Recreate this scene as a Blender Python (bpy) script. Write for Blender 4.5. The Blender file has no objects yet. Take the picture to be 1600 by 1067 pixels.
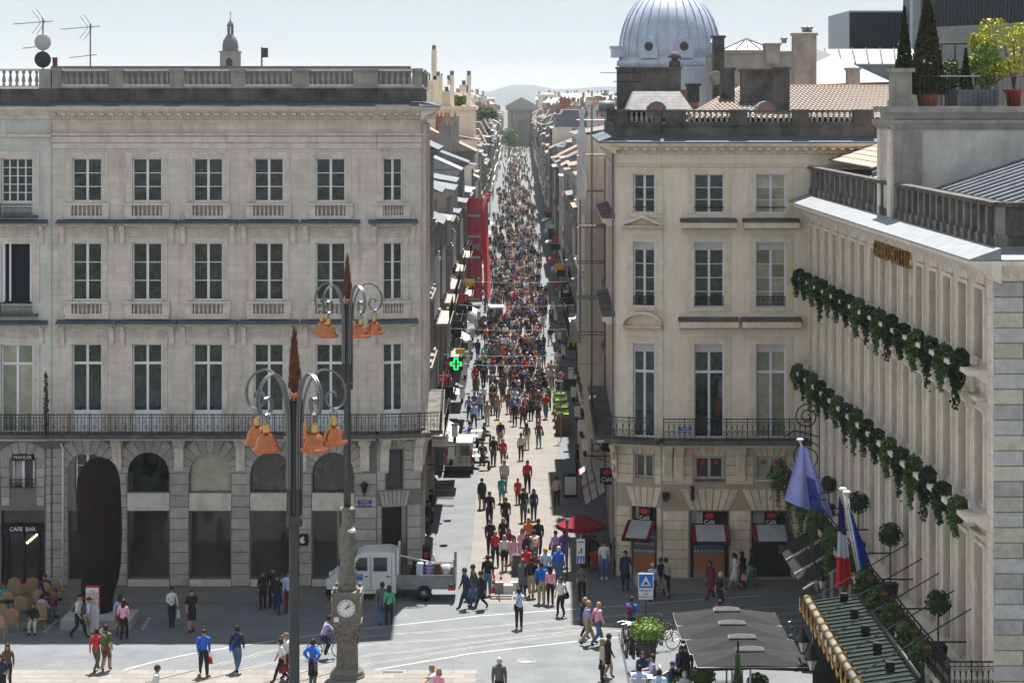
import bpy, math, random
from mathutils import Vector, Matrix
R = math.radians; PI = math.pi
sc = bpy.context.scene
col = sc.collection
# ---------------------------------------------------------------- camera
FX, CX, HY, CH = 3250.0, 804.0, 160.0, 22.0
cam = bpy.data.cameras.new('camera'); camo = bpy.data.objects.new('camera', cam); col.objects.link(camo)
camo.location = (0, 0, CH); camo.rotation_euler = (R(90), 0, 0)
cam.sensor_width = 36; cam.lens = FX / 1600 * 36
cam.shift_x = -(CX - 800) / 1600; cam.shift_y = -(533.5 - HY) / 1600
cam.clip_start = 1; cam.clip_end = 40000
sc.camera = camo
# ---------------------------------------------------------------- light
SUN_EL, SUN_AZ = 67.5, 10.0          # azimuth from +Y towards +X
w = bpy.data.worlds.new('World'); sc.world = w; w.use_nodes = True
nt = w.node_tree; bg = nt.nodes['Background']
sky = nt.nodes.new('ShaderNodeTexSky'); sky.sky_type = 'NISHITA'; sky.sun_disc = False
sky.sun_elevation = R(SUN_EL); sky.sun_rotation = R(SUN_AZ)
sky.air_density = 1.0; sky.dust_density = 0.15; sky.ozone_density = 1.0; sky.altitude = 20
SKYS = 0.057
mxs = nt.nodes.new('ShaderNodeMix'); mxs.data_type = 'RGBA'; mxs.inputs['Factor'].default_value = 0.85
mxs.inputs['B'].default_value = (4.0, 4.4, 4.85, 1)          # thin even veil of pale haze over the whole sky
nt.links.new(sky.outputs[0], mxs.inputs['A']); nt.links.new(mxs.outputs['Result'], bg.inputs['Color']); bg.inputs['Strength'].default_value = SKYS
sun = bpy.data.lights.new('sun', 'SUN'); suno = bpy.data.objects.new('sun', sun); col.objects.link(suno)
sun.energy = 4.8; sun.angle = R(0.5); sun.color = (1.0, 0.95, 0.88)
_d = Vector((math.sin(R(SUN_AZ)) * math.cos(R(SUN_EL)), math.cos(R(SUN_AZ)) * math.cos(R(SUN_EL)), math.sin(R(SUN_EL))))
suno.rotation_euler = _d.to_track_quat('Z', 'Y').to_euler()
sc.view_settings.view_transform = 'Standard'; sc.view_settings.look = 'None'
sc.view_settings.exposure = 1.4; sc.view_settings.gamma = 1.0
sc.view_settings.use_curve_mapping = False
HAZE = 0.00011
sc.cycles.volume_bounces = 0; sc.cycles.max_bounces = 6; sc.cycles.diffuse_bounces = 3
sc.cycles.use_denoising = True
sc.cycles.sample_clamp_indirect = 6

# ---------------------------------------------------------------- helpers
def gp(px, py, z=0.0):
    Y = (CH - z) * FX / (py - HY)
    return Vector(((px - CX) * Y / FX, Y, z))
def at(px, py, Y):
    return Vector(((px - CX) * Y / FX, Y, CH - (py - HY) * Y / FX))

class MB:
    def __init__(s): s.v = []; s.f = []; s.m = []; s.sm = []
    def add(s, vs, fs, mi=0, smooth=False):
        b = len(s.v); s.v.extend([tuple(p) for p in vs])
        for f in fs: s.f.append([b + i for i in f]); s.m.append(mi); s.sm.append(smooth)
    def box(s, x0, x1, y0, y1, z0, z1, mi=0):
        s.add([(x0,y0,z0),(x1,y0,z0),(x1,y1,z0),(x0,y1,z0),(x0,y0,z1),(x1,y0,z1),(x1,y1,z1),(x0,y1,z1)],
              [(3,2,1,0),(4,5,6,7),(0,1,5,4),(1,2,6,5),(2,3,7,6),(3,0,4,7)], mi)
    def frus(s, a, b, z0, z1, mi=0):      # a,b = (x0,x1,y0,y1) at z0 and z1
        s.add([(a[0],a[2],z0),(a[1],a[2],z0),(a[1],a[3],z0),(a[0],a[3],z0),(b[0],b[2],z1),(b[1],b[2],z1),(b[1],b[3],z1),(b[0],b[3],z1)],
              [(3,2,1,0),(4,5,6,7),(0,1,5,4),(1,2,6,5),(2,3,7,6),(3,0,4,7)], mi)
    def poly(s, pts, mi=0): s.add(pts, [tuple(range(len(pts)))], mi)
    def prism(s, pts, off, mi=0):         # polygon pts extruded by vector off
        n = len(pts); o = Vector(off); P = [Vector(p) for p in pts]
        s.add(P + [p + o for p in P], [tuple(range(n))[::-1], tuple(range(n, 2*n))] + [(i, (i+1) % n, n + (i+1) % n, n + i) for i in range(n)], mi)
    def tube(s, pts, r, n=6, mi=0, caps=True):
        P = [Vector(p) for p in pts]; k = len(P)
        rr = r if isinstance(r, (list, tuple)) else [r] * k
        vs = []; fs = []; up = None
        for i in range(k):
            d = (P[min(i+1, k-1)] - P[max(i-1, 0)])
            if d.length < 1e-9: d = Vector((0, 0, 1))
            d.normalize()
            if up is None: up = Vector((0, 0, 1)) if abs(d.z) < 0.9 else Vector((1, 0, 0))
            a = d.cross(up)
            if a.length < 1e-6: a = d.orthogonal()
            a.normalize(); b = a.cross(d).normalized(); up = b
            for j in range(n):
                t = 2 * PI * j / n; vs.append(P[i] + (a * math.cos(t) + b * math.sin(t)) * rr[i])
        for i in range(k - 1):
            for j in range(n):
                fs.append((i*n + j, i*n + (j+1) % n, (i+1)*n + (j+1) % n, (i+1)*n + j))
        if caps: fs.append(tuple(range(n))[::-1]); fs.append(tuple(range((k-1)*n, k*n)))
        s.add(vs, fs, mi, n > 5)
    def lathe(s, prof, c=(0, 0, 0), n=12, mi=0, smooth=True, sx=1, sy=1):
        vs = []; fs = []; k = len(prof)
        for r, z in prof:
            for j in range(n):
                t = 2 * PI * (j + .5) / n; vs.append((c[0] + r*sx*math.cos(t), c[1] + r*sy*math.sin(t), c[2] + z))
        for i in range(k - 1):
            for j in range(n): fs.append((i*n + j, i*n + (j+1) % n, (i+1)*n + (j+1) % n, (i+1)*n + j))
        fs.append(tuple(range(n))[::-1]); fs.append(tuple(range((k-1)*n, k*n)))
        s.add(vs, fs, mi, smooth)
    def ell(s, c, r, n=10, m=6, mi=0):
        rx, ry, rz = r if isinstance(r, (list, tuple)) else (r, r, r)
        prof = [(max(math.sin(PI*i/m), .02), -math.cos(PI*i/m)) for i in range(m + 1)]
        vs = []; fs = []
        for a, z in prof:
            for j in range(n):
                t = 2*PI*j/n; vs.append((c[0] + rx*a*math.cos(t), c[1] + ry*a*math.sin(t), c[2] + rz*z))
        for i in range(m):
            for j in range(n): fs.append((i*n + j, i*n + (j+1) % n, (i+1)*n + (j+1) % n, (i+1)*n + j))
        s.add(vs, fs, mi, True)
    def merge(s, o, M=None, dmi=0):
        b = len(s.v)
        s.v.extend([tuple(M @ Vector(p)) for p in o.v] if M else o.v)
        for f, m, q in zip(o.f, o.m, o.sm): s.f.append([b + i for i in f]); s.m.append(m + dmi); s.sm.append(q)
    def mesh(s, name, mats, shift=None):
        me = bpy.data.meshes.new(name)
        vs = s.v if shift is None else [(p[0]-shift[0], p[1]-shift[1], p[2]-shift[2]) for p in s.v]
        me.from_pydata(vs, [], s.f)
        if not isinstance(mats, (list, tuple)): mats = [mats]
        for m in mats: me.materials.append(M_(m))
        me.polygons.foreach_set('material_index', s.m)
        me.polygons.foreach_set('use_smooth', s.sm)
        me.update(); return me

W = {}                                   # origin of each object in its site's coordinates
def tag(o, label=None, cat=None, group=None, kind=None):
    if label: o['label'] = label
    if cat: o['category'] = cat
    if group: o['group'] = group
    if kind: o['kind'] = kind
    return o
def thing(name, loc, label, cat, group=None, rot=0.0, local=False):
    o = bpy.data.objects.new(name, None); col.objects.link(o); o.location = loc; o.rotation_euler = (0, 0, rot)
    o.empty_display_size = .2
    W[o] = Vector((0, 0, 0)) if (local or rot) else Vector(loc)
    return tag(o, label, cat, group)
def obj(name, me, parent=None, loc=(0, 0, 0), rot=0.0, rel=False):
    o = bpy.data.objects.new(name, me); col.objects.link(o)
    if parent is not None:
        o.parent = parent; o.location = Vector(loc) if rel else Vector(loc) - W[parent]
    else: o.location = loc
    if isinstance(rot, (int, float)): o.rotation_euler = (0, 0, rot)
    else: o.rotation_euler = rot
    W[o] = Vector(loc); return o
def part(mb, name, mats, parent=None, kind=None):      # mb in site coordinates
    xs = [p[0] for p in mb.v]; ys = [p[1] for p in mb.v]; zs = [p[2] for p in mb.v]
    c = Vector(((min(xs)+max(xs))/2, (min(ys)+max(ys))/2, min(zs)))
    o = obj(name, mb.mesh(name, mats, c), parent, c)
    if kind: o['kind'] = kind
    return o
class Spec:                               # a shareable piece: mesh + children, all local
    def __init__(s, name, mb, mats, kids=(), loc=(0, 0, 0)):
        s.name = name; s.me = mb.mesh(name, mats) if mb else None; s.kids = list(kids); s.loc = loc
def place(sp, parent=None, loc=(0, 0, 0), rot=0.0, rel=False, swap=None):
    o = obj(sp.name, sp.me, parent, loc, rot, rel)
    for k in sp.kids: place(k, o, k.loc, 0.0, True, swap)
    return o

# ---------------------------------------------------------------- materials
_M = {}; DEFS = {}
def M_(m):
    if not isinstance(m, str): return m
    if m not in _M:
        d = DEFS[m]; _M[m] = d() if callable(d) else mk(m, **d)
    return _M[m]
def mk(name, c=(.5,.5,.5), c2=None, r=.7, metal=0.0, sc1=1.5, amt=.5, bump=0.0, bs=30.0, spec=.22, rnd=0.0, streak=0.0, sc_=(.06,.055,.05), brick=None, coat=0, emit=0, trans=0, det=4):
    m = bpy.data.materials.new(name); m.use_nodes = True; t = m.node_tree; N = t.nodes; L = t.links
    b = N['Principled BSDF']; b.inputs['Roughness'].default_value = r; b.inputs['Metallic'].default_value = metal
    b.inputs['Specular IOR Level'].default_value = spec
    b.inputs['Base Color'].default_value = (*c, 1)
    if emit: b.inputs['Emission Color'].default_value = (*c, 1); b.inputs['Emission Strength'].default_value = emit
    if trans: b.inputs['Transmission Weight'].default_value = trans
    if coat: b.inputs['Coat Weight'].default_value = coat
    out = None
    geo = None
    if c2 or streak or bump or brick: geo = N.new('ShaderNodeNewGeometry')
    cur = None
    if c2:
        n = N.new('ShaderNodeTexNoise'); n.inputs['Scale'].default_value = sc1; n.inputs['Detail'].default_value = det; n.inputs['Roughness'].default_value = .65
        L.new(geo.outputs['Position'], n.inputs['Vector'])
        rp = N.new('ShaderNodeMapRange'); rp.inputs['From Min'].default_value = .5 - .28*amt*1.2; rp.inputs['From Max'].default_value = .5 + .28*amt*1.2 
        L.new(n.outputs['Fac'], rp.inputs['Value'])
        mx = N.new('ShaderNodeMix'); mx.data_type = 'RGBA'; mx.inputs['A'].default_value = (*c, 1); mx.inputs['B'].default_value = (*c2, 1)
        L.new(rp.outputs['Result'], mx.inputs['Factor']); cur = mx.outputs['Result']
    if brick:                             # (width, height, mortar, strength)
        sx = N.new('ShaderNodeSeparateXYZ'); L.new(geo.outputs['Position'], sx.inputs[0])
        ad = N.new('ShaderNodeMath'); ad.operation = 'ADD'; L.new(sx.outputs['X'], ad.inputs[0])
        cb = N.new('ShaderNodeCombineXYZ')
        if brick[4:] and brick[4] == 'flat':
            L.new(sx.outputs['X'], cb.inputs['X']); L.new(sx.outputs['Y'], cb.inputs['Y'])
        else:
            L.new(sx.outputs['Y'], ad.inputs[1]); L.new(ad.outputs[0], cb.inputs['X']); L.new(sx.outputs['Z'], cb.inputs['Y'])
        bk = N.new('ShaderNodeTexBrick'); bk.inputs['Scale'].default_value = 1; bk.inputs['Brick Width'].default_value = brick[0]; bk.inputs['Row Height'].default_value = brick[1]
        bk.inputs['Mortar Size'].default_value = brick[2]; bk.inputs['Mortar Smooth'].default_value = .3
        k = brick[3]
        bk.inputs['Color1'].default_value = (1,1,1,1); bk.inputs['Color2'].default_value = (1-k*.5,)*3 + (1,); bk.inputs['Mortar'].default_value = (1-k,)*3 + (1,)
        L.new(cb.outputs[0], bk.inputs['Vector'])
        mm = N.new('ShaderNodeMix'); mm.data_type = 'RGBA'; mm.blend_type = 'MULTIPLY'; mm.inputs['Factor'].default_value = 1
        if cur: L.new(cur, mm.inputs['A'])
        else: mm.inputs['A'].default_value = (*c, 1)
        L.new(bk.outputs['Color'], mm.inputs['B']); cur = mm.outputs['Result']
    if streak:
        mp = N.new('ShaderNodeMapping'); mp.inputs['Scale'].default_value = (2.2, 2.2, .22); L.new(geo.outputs['Position'], mp.inputs['Vector'])
        n2 = N.new('ShaderNodeTexNoise'); n2.inputs['Scale'].default_value = 1.3; n2.inputs['Detail'].default_value = 6; n2.inputs['Roughness'].default_value = .7; L.new(mp.outputs[0], n2.inputs['Vector'])
        r2 = N.new('ShaderNodeMapRange'); r2.inputs['From Min'].default_value = .5; r2.inputs['From Max'].default_value = .72; r2.inputs['To Max'].default_value = streak
        L.new(n2.outputs['Fac'], r2.inputs['Value'])
        m2 = N.new('ShaderNodeMix'); m2.data_type = 'RGBA'; L.new(r2.outputs[0], m2.inputs['Factor'])
        if cur: L.new(cur, m2.inputs['A'])
        else: m2.inputs['A'].default_value = (*c, 1)
        m2.inputs['B'].default_value = (*sc_, 1); cur = m2.outputs['Result']
    if rnd:
        oi = N.new('ShaderNodeObjectInfo'); mr = N.new('ShaderNodeMapRange'); mr.inputs['To Min'].default_value = 1 - rnd; mr.inputs['To Max'].default_value = 1 + rnd
        L.new(oi.outputs['Random'], mr.inputs['Value'])
        m3 = N.new('ShaderNodeMix'); m3.data_type = 'RGBA'; m3.blend_type = 'MULTIPLY'; m3.inputs['Factor'].default_value = 1
        if cur: L.new(cur, m3.inputs['A'])
        else: m3.inputs['A'].default_value = (*c, 1)
        L.new(mr.outputs[0], m3.inputs['B']); cur = m3.outputs['Result']
    if cur: L.new(cur, b.inputs['Base Color'])
    if bump:
        nb = N.new('ShaderNodeTexNoise'); nb.inputs['Scale'].default_value = bs; nb.inputs['Detail'].default_value = 3; L.new(geo.outputs['Position'], nb.inputs['Vector'])
        bp = N.new('ShaderNodeBump'); bp.inputs['Strength'].default_value = bump; bp.inputs['Distance'].default_value = .02
        L.new(nb.outputs['Fac'], bp.inputs['Height']); L.new(bp.outputs[0], b.inputs['Normal'])
    return m
def D(name, **k): DEFS[name] = k
D('stone_left', c=(0.700,0.635,0.565), c2=(0.560,0.500,0.445), sc1=.9, streak=.5, sc_=(.22,.20,.185), bump=.3, bs=14, r=.9, brick=(.85,.34,.016,.22))
D('stone_left_edge', c=(0.640,0.645,0.600), c2=(0.500,0.505,0.470), sc1=.9, streak=.5, sc_=(.22,.20,.185), bump=.3, bs=14, r=.9, brick=(.85,.34,.012,.14))
D('stone_left_trim', c=(0.700,0.630,0.560), c2=(0.530,0.470,0.410), sc1=2.5, streak=.3, sc_=(.2,.18,.16), r=.9)
D('stone_block', c=(0.450,0.415,0.375), c2=(0.330,0.305,0.280), sc1=2.0, rnd=.12, bump=.5, bs=12, r=.95, streak=.2, sc_=(.24,.22,.19))  # darker than the upper stone: shade low on the front put into the colour
D('stone_cream_joint', c=(.40,.345,.265), c2=(.33,.285,.215), sc1=2, r=.95, streak=.3, sc_=(.2,.16,.11))
D('stone_joint', c=(0.200,0.190,0.180), c2=(0.160,0.150,0.145), sc1=2, r=.95)  # joint tone lowered along with the blocks for the same painted shade
D('stone_cream', c=(0.800,0.720,0.600), c2=(0.700,0.610,0.490), sc1=.8, streak=.35, sc_=(.34,.29,.22), bump=.3, bs=14, r=.9, brick=(.8,.36,.01,.05))
D('stone_cream_trim', c=(0.740,0.655,0.520), c2=(0.600,0.510,0.380), sc1=2.4, streak=.3, sc_=(.30,.26,.19), r=.9)
D('stone_cream_block', c=(0.729,0.620,0.466), c2=(0.573,0.481,0.355), sc1=2.0, rnd=.1, bump=.5, bs=12, r=.95, streak=.35, sc_=(.24,.19,.13))
D('stone_soot', c=(.30,.28,.25), c2=(.09,.085,.08), sc1=1.6, amt=.8, streak=.7, sc_=(.035,.034,.033), r=.95)
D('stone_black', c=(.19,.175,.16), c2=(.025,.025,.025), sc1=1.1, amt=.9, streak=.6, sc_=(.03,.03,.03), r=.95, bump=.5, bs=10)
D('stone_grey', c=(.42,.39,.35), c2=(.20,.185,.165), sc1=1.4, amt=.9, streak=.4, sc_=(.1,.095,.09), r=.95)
D('lead', c=(0.065,0.080,0.105), c2=(0.100,0.115,0.140), sc1=2, r=.75, spec=.25)
D('zinc', c=(0.288,0.306,0.322), c2=(0.219,0.236,0.259), sc1=2, r=.45, metal=.3)
D('zinc_dark', c=(0.112,0.126,0.147), c2=(0.168,0.182,0.203), sc1=2, r=.5)
D('slate', c=(.16,.16,.17), c2=(.26,.25,.25), sc1=3, r=.6, brick=(.25,.14,.02,.3))
D('slate_far', c=(0.105,0.105,0.115), c2=(0.189,0.182,0.189), sc1=1, r=.6)
D('tile', c=(0.330,0.220,0.165), c2=(0.220,0.165,0.135), sc1=5, amt=.7, r=.85, rnd=.1)
D('tile_pale', c=(0.370,0.315,0.275), c2=(0.230,0.195,0.170), sc1=6, amt=.7, r=.9, rnd=.1)
D('brick_red', c=(.28,.12,.085), c2=(.2,.10,.08), sc1=3, r=.9)
D('hotel', c=(0.734,0.649,0.553), c2=(0.586,0.513,0.436), sc1=1.2, streak=.25, sc_=(.27,.24,.21), bump=.3, bs=14, r=.9, brick=(.9,.4,.01,.1))
D('hotel_trim', c=(0.800,0.712,0.606), c2=(0.627,0.552,0.464), sc1=2.2, streak=.25, sc_=(.27,.24,.2), r=.9)
D('hotel_shutter', c=(.40,.35,.29), c2=(.33,.29,.24), sc1=3, r=.7)
D('hotel_block_grey', c=(0.479,0.462,0.447), c2=(0.351,0.334,0.319), sc1=3, rnd=.2, bump=.5, bs=12, r=.95)
D('hotel_block_tan', c=(0.560,0.504,0.406), c2=(0.406,0.371,0.308), sc1=3, rnd=.15, bump=.5, bs=12, r=.95)
D('render_white', c=(0.644,0.621,0.575), c2=(0.460,0.443,0.402), sc1=.9, streak=.3, sc_=(.3,.28,.25), r=.9)
D('frame_white', c=(0.720,0.740,0.760), r=.5)
D('frame_lilac', c=(.62,.62,.70), r=.5)
D('iron', c=(.014,.014,.016), r=.6, spec=.25)
D('iron_grey', c=(.075,.075,.078), r=.45, metal=.5)
D('galv', c=(0.200,0.205,0.210), r=.35, metal=.85)
D('copper', c=(0.600,0.210,0.090), c2=(0.420,0.140,0.060), sc1=5, r=.2, metal=.95)
D('brass', c=(.62,.40,.13), r=.3, metal=.9)
D('gold', c=(0.450,0.270,0.080), c2=(0.300,0.180,0.050), sc1=12, r=.3, metal=.9)
D('rust', c=(.085,.03,.018), c2=(.14,.05,.03), sc1=8, r=.85, bump=.8, bs=25)
D('rust_dark', c=(.012,.007,.006), c2=(.02,.011,.009), sc1=4, r=.8, spec=.1, bump=.3, bs=18)
D('column', c=(.22,.20,.17), c2=(.14,.127,.11), sc1=6, streak=.3, sc_=(.12,.11,.1), r=.6, bump=.4, bs=30)
D('white_paint', c=(0.624,0.632,0.640), r=.35, coat=.3)
D('offwhite', c=(0.527,0.518,0.493), c2=(0.425,0.416,0.391), sc1=3, r=.7)
D('tyre', c=(.02,.02,.02), r=.9)
D('black', c=(.01,.01,.011), r=.6, spec=.25)
D('dark_grey', c=(.07,.07,.075), c2=(.05,.05,.055), sc1=4, r=.8)
D('parasol', c=(0.024,0.024,0.026), c2=(0.018,0.018,0.020), sc1=2, r=.95)
D('glass_dark', c=(.008,.010,.012), c2=(.075,.073,.07), sc1=.45, amt=.9, det=2, r=.06, spec=.4)  # paler noise patches are reflections painted into the glass colour
D('red', c=(.50,.02,.03), r=.6)
D('red_awning', c=(0.162,0.007,0.015), r=.9)
D('grey_awning', c=(.36,.36,.385), c2=(.29,.29,.31), sc1=2, r=.9)
D('orange', c=(.75,.16,.03), r=.5)
D('wood', c=(.42,.15,.05), c2=(.32,.11,.04), sc1=5, r=.6)
D('wicker', c=(.50,.32,.16), c2=(.36,.22,.10), sc1=20, r=.8)
D('wicker_orange', c=(.48,.15,.06), r=.7)
D('terracotta', c=(.50,.20,.12), c2=(.4,.15,.09), sc1=6, r=.85)
D('green_dark', c=(.02,.045,.03), r=.5)
D('green_bin', c=(.02,.10,.06), r=.5)
D('blue_sign', c=(.02,.16,.55), r=.4)
D('blue_plate', c=(.02,.05,.25), r=.3)
D('sign_white', c=(0.680,0.680,0.680), r=.5)
D('concrete', c=(0.270,0.270,0.262), c2=(0.203,0.203,0.199), sc1=2, r=.9, streak=.3, sc_=(.18,.18,.17))
D('clad', c=(.035,.042,.055), c2=(.05,.058,.072), sc1=1, r=.45)
D('clad_light', c=(.34,.38,.40), r=.5)
D('terrace_stone', c=(0.368,0.368,0.368), c2=(0.304,0.304,0.308), sc1=1, r=.9)
D('net_red', c=(0.744,0.084,0.120), c2=(0.420,0.060,0.084), sc1=1.2, r=.9)
D('leaf', c=(.035,.075,.018), c2=(.075,.13,.03), sc1=3.5, r=.6, amt=.8)
D('leaf_dark', c=(.012,.032,.012), c2=(.03,.06,.02), sc1=4, r=.6, amt=.8)
D('leaf_light', c=(0.088,0.160,0.032), c2=(0.176,0.256,0.056), sc1=4, r=.6, amt=.8)
D('leaf_yellow', c=(0.495,0.432,0.027), c2=(0.216,0.288,0.036), sc1=2.0, r=.6, amt=.8)
D('leaf_brown', c=(.04,.03,.015), c2=(.05,.06,.02), sc1=4, r=.7, amt=.8)
D('bark', c=(.10,.07,.05), c2=(.06,.045,.03), sc1=10, r=.9)
D('paving_grey', c=(0.165,0.178,0.190), c2=(0.105,0.114,0.124), sc1=.55, amt=.9, r=.85, brick=(.8,.34,.014,.20,'flat'), streak=0, bump=.2, bs=20)
D('paving_warm', c=(0.215,0.203,0.188), c2=(0.145,0.137,0.125), sc1=.5, amt=.9, r=.85, brick=(1.1,.62,.02,.22,'flat'), bump=.2, bs=20)
D('pavement', c=(0.167,0.161,0.152), c2=(0.136,0.130,0.124), sc1=.8, r=.85, brick=(.8,.5,.012,.18,'flat'))
D('kerb', c=(0.211,0.198,0.180), c2=(0.180,0.167,0.155), sc1=3, r=.85, rnd=.12)
D('line_white', c=(0.446,0.446,0.439), c2=(0.302,0.310,0.310), sc1=4, r=.7)
D('rail', c=(.13,.13,.135), r=.35, metal=.7)
D('far_ground', c=(0.120,0.120,0.102), c2=(0.084,0.096,0.066), sc1=.01, r=.95)
D('hill', c=(0.035,0.050,0.055), c2=(0.045,0.060,0.065), sc1=.004, r=1)  # bluish grey, with distance haze put into the hill colour
D('green_neon', c=(.02,1.0,.12), emit=1.6)
D('bulb', c=(1.0,.75,.4), emit=2.0)
D('yellow', c=(.80,.48,.02), r=.5)
D('lantern_glass', c=(.62,.62,.56), r=.3)
D('photo_print', c=(.45,.44,.43), c2=(.12,.12,.12), sc1=1.1, amt=.5, r=.5)
D('food', c=(.55,.16,.04), c2=(.7,.5,.3), sc1=9, r=.6)
D('counter_blue', c=(.10,.2,.32), r=.4)
D('poster', c=(.45,.05,.05), c2=(.5,.3,.05), sc1=2.5, r=.5)
D('tram_green', c=(0.009,0.014,0.014), c2=(0.014,0.020,0.019), sc1=3, r=.4)
D('bluewhite', c=(.50,.54,.62), r=.7)
for _n, _c in dict(skin=(.38,.225,.155), skin_dark=(.16,.08,.05), hair_black=(.015,.012,.01), hair_brown=(.035,.021,.014), hair_blond=(.30,.20,.10), hair_grey=(.42,.41,.40),
    c_black=(.018,.018,.021), c_navy=(.02,.03,.075), c_grey=(.11,.11,.115), c_lightgrey=(.46,.46,.47), c_white=(.60,.60,.60), c_red=(.50,.025,.03), c_maroon=(.16,.025,.04),
    c_pink=(.70,.33,.42), c_blue=(.02,.12,.50), c_lightblue=(.38,.50,.72), c_teal=(.02,.28,.32), c_green=(.06,.42,.24), c_purple=(.14,.06,.28), c_khaki=(.34,.27,.17),
    c_brown=(.12,.065,.04), c_beige=(.50,.43,.33), c_orange=(.60,.17,.03), c_yellow=(.65,.52,.06), c_denim=(.07,.13,.25), c_lilac=(.36,.31,.50), c_olive=(.09,.10,.05)).items():
    D(_n, c=_c, r=.85 if _n[:2] == 'c_' else .6, spec=.2)

def glass_mat():
    m = bpy.data.materials.new('window_glass'); m.use_nodes = True; t = m.node_tree; N = t.nodes; L = t.links
    b = N['Principled BSDF']; b.inputs['Roughness'].default_value = .04; b.inputs['Specular IOR Level'].default_value = .55
    g = N.new('ShaderNodeNewGeometry'); oi = N.new('ShaderNodeObjectInfo')
    ad = N.new('ShaderNodeVectorMath'); ad.operation = 'ADD'; L.new(g.outputs['Position'], ad.inputs[0])
    ms = N.new('ShaderNodeVectorMath'); ms.operation = 'SCALE'; ms.inputs['Scale'].default_value = 9; L.new(oi.outputs['Random'], ms.inputs[0]); L.new(ms.outputs[0], ad.inputs[1])
    n = N.new('ShaderNodeTexNoise'); n.inputs['Scale'].default_value = 1.6; n.inputs['Detail'].default_value = 2; n.inputs['Distortion'].default_value = 1.5; L.new(ad.outputs[0], n.inputs['Vector'])
    cr = N.new('ShaderNodeValToRGB'); e = cr.color_ramp; e.elements[0].position = .35; e.elements[0].color = (.006,.009,.009,1); e.elements[1].position = .78; e.elements[1].color = (.06,.06,.05,1)  # greenish mottling paints blurred reflections into the pane colour
    x = e.elements.new(.55); x.color = (.022,.034,.026,1)
    L.new(n.outputs['Fac'], cr.inputs[0]); L.new(cr.outputs[0], b.inputs['Base Color'])
    bp = N.new('ShaderNodeBump'); bp.inputs['Strength'].default_value = .25; bp.inputs['Distance'].default_value = .05
    n2 = N.new('ShaderNodeTexNoise'); n2.inputs['Scale'].default_value = 1.2; L.new(ad.outputs[0], n2.inputs['Vector']); L.new(n2.outputs['Fac'], bp.inputs['Height']); L.new(bp.outputs[0], b.inputs['Normal'])
    return m
DEFS['glass'] = glass_mat
def curtain_reflect(name, c):
    def f():
        m = mk(name, c=c, c2=tuple(x*.6 for x in c), sc1=1.5, r=.1, spec=.8); return m
    DEFS[name] = f
curtain_reflect('glass_curtain_reflect', (.42,.40,.30)); curtain_reflect('glass_green', (.26,.28,.20))  # opaque pane tones: curtains, with cream reflections painted into the same colour

def rnd(seed): return random.Random(seed)
def foliage(mb, c, rad, n, size, rg, mi=0, shape='ell', shell=.55):
    for _ in range(n):
        while True:
            p = Vector((rg.uniform(-1,1), rg.uniform(-1,1), rg.uniform(-1,1)))
            if p.length <= 1: break
        if p.length > .01: p = p.normalized() * (p.length ** shell)
        if shape == 'cone':
            h = rg.random() ** 1.4; a = rg.uniform(0, 2*PI); q = (1 - h) * (.75 + .25*rg.random()); p = Vector((math.cos(a)*q, math.sin(a)*q, h*2 - 1))
        q = Vector((c[0] + p.x*rad[0], c[1] + p.y*rad[1], c[2] + p.z*rad[2]))
        s = size * rg.uniform(.6, 1.3)
        a = Vector((rg.gauss(0,1), rg.gauss(0,1), rg.gauss(0,1))).normalized(); b = a.orthogonal().normalized(); b = (Matrix.Rotation(rg.uniform(0, 6.28), 3, a) @ b)
        d = a.cross(b)
        mb.add([q - b*s*.5, q + d*s*.35, q + b*s*.5, q - d*s*.35], [(0,1,2,3)], mi)
def spiral(c, r, turns, ax, ay, n=24, r_end=.15, start=0.0):
    out = []
    for i in range(n + 1):
        t = i/n; rr = r * (1 - t*(1 - r_end)); a = start + t*turns*2*PI
        out.append(Vector(c) + Vector(ax)*rr*math.cos(a) + Vector(ay)*rr*math.sin(a))
    return out

def text_mesh(txt, size, mat, depth=.01, bold=0, align='CENTER'):
    cu = bpy.data.curves.new('lettering', 'FONT'); cu.body = txt; cu.size = size; cu.extrude = depth; cu.align_x = align; cu.align_y = 'CENTER'; cu.offset = bold; cu.resolution_u = 2
    o = bpy.data.objects.new('lettering', cu)
    me = bpy.data.meshes.new_from_object(o)
    bpy.data.objects.remove(o); bpy.data.curves.remove(cu)
    me.materials.clear(); me.materials.append(M_(mat)); return me
def text(txt, size, mat, parent, loc, rot=0.0, depth=.01, name='lettering', bold=0, tilt=90):
    return obj(name, text_mesh(txt, size, mat, depth, bold), parent, loc, (R(tilt), 0, rot))

# facade frame: u along the wall, w outwards, z up
class Frame:
    def __init__(s, o, ang): # ang: rotation of a wall that faces -Y
        s.o = Vector((o[0], o[1], 0)); s.ang = ang; s.U = Vector((math.cos(ang), math.sin(ang), 0)); s.N = Vector((math.sin(ang), -math.cos(ang), 0))
    def p(s, u, w, z): return s.o + s.U*u + s.N*w + Vector((0, 0, z))
    def box(s, mb, u0, u1, w0, w1, z0, z1, mi=0):
        q = [s.p(u0,w1,z0), s.p(u1,w1,z0), s.p(u1,w0,z0), s.p(u0,w0,z0), s.p(u0,w1,z1), s.p(u1,w1,z1), s.p(u1,w0,z1), s.p(u0,w0,z1)]
        mb.add(q, [(3,2,1,0),(4,5,6,7),(0,1,5,4),(1,2,6,5),(2,3,7,6),(3,0,4,7)], mi)
    def prof(s, mb, u0, u1, pr, mi=0):      # profile [(w,z),...] swept along u
        mb.prism([s.p(u0, w, z) for w, z in pr], s.U*(u1 - u0), mi)
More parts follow.
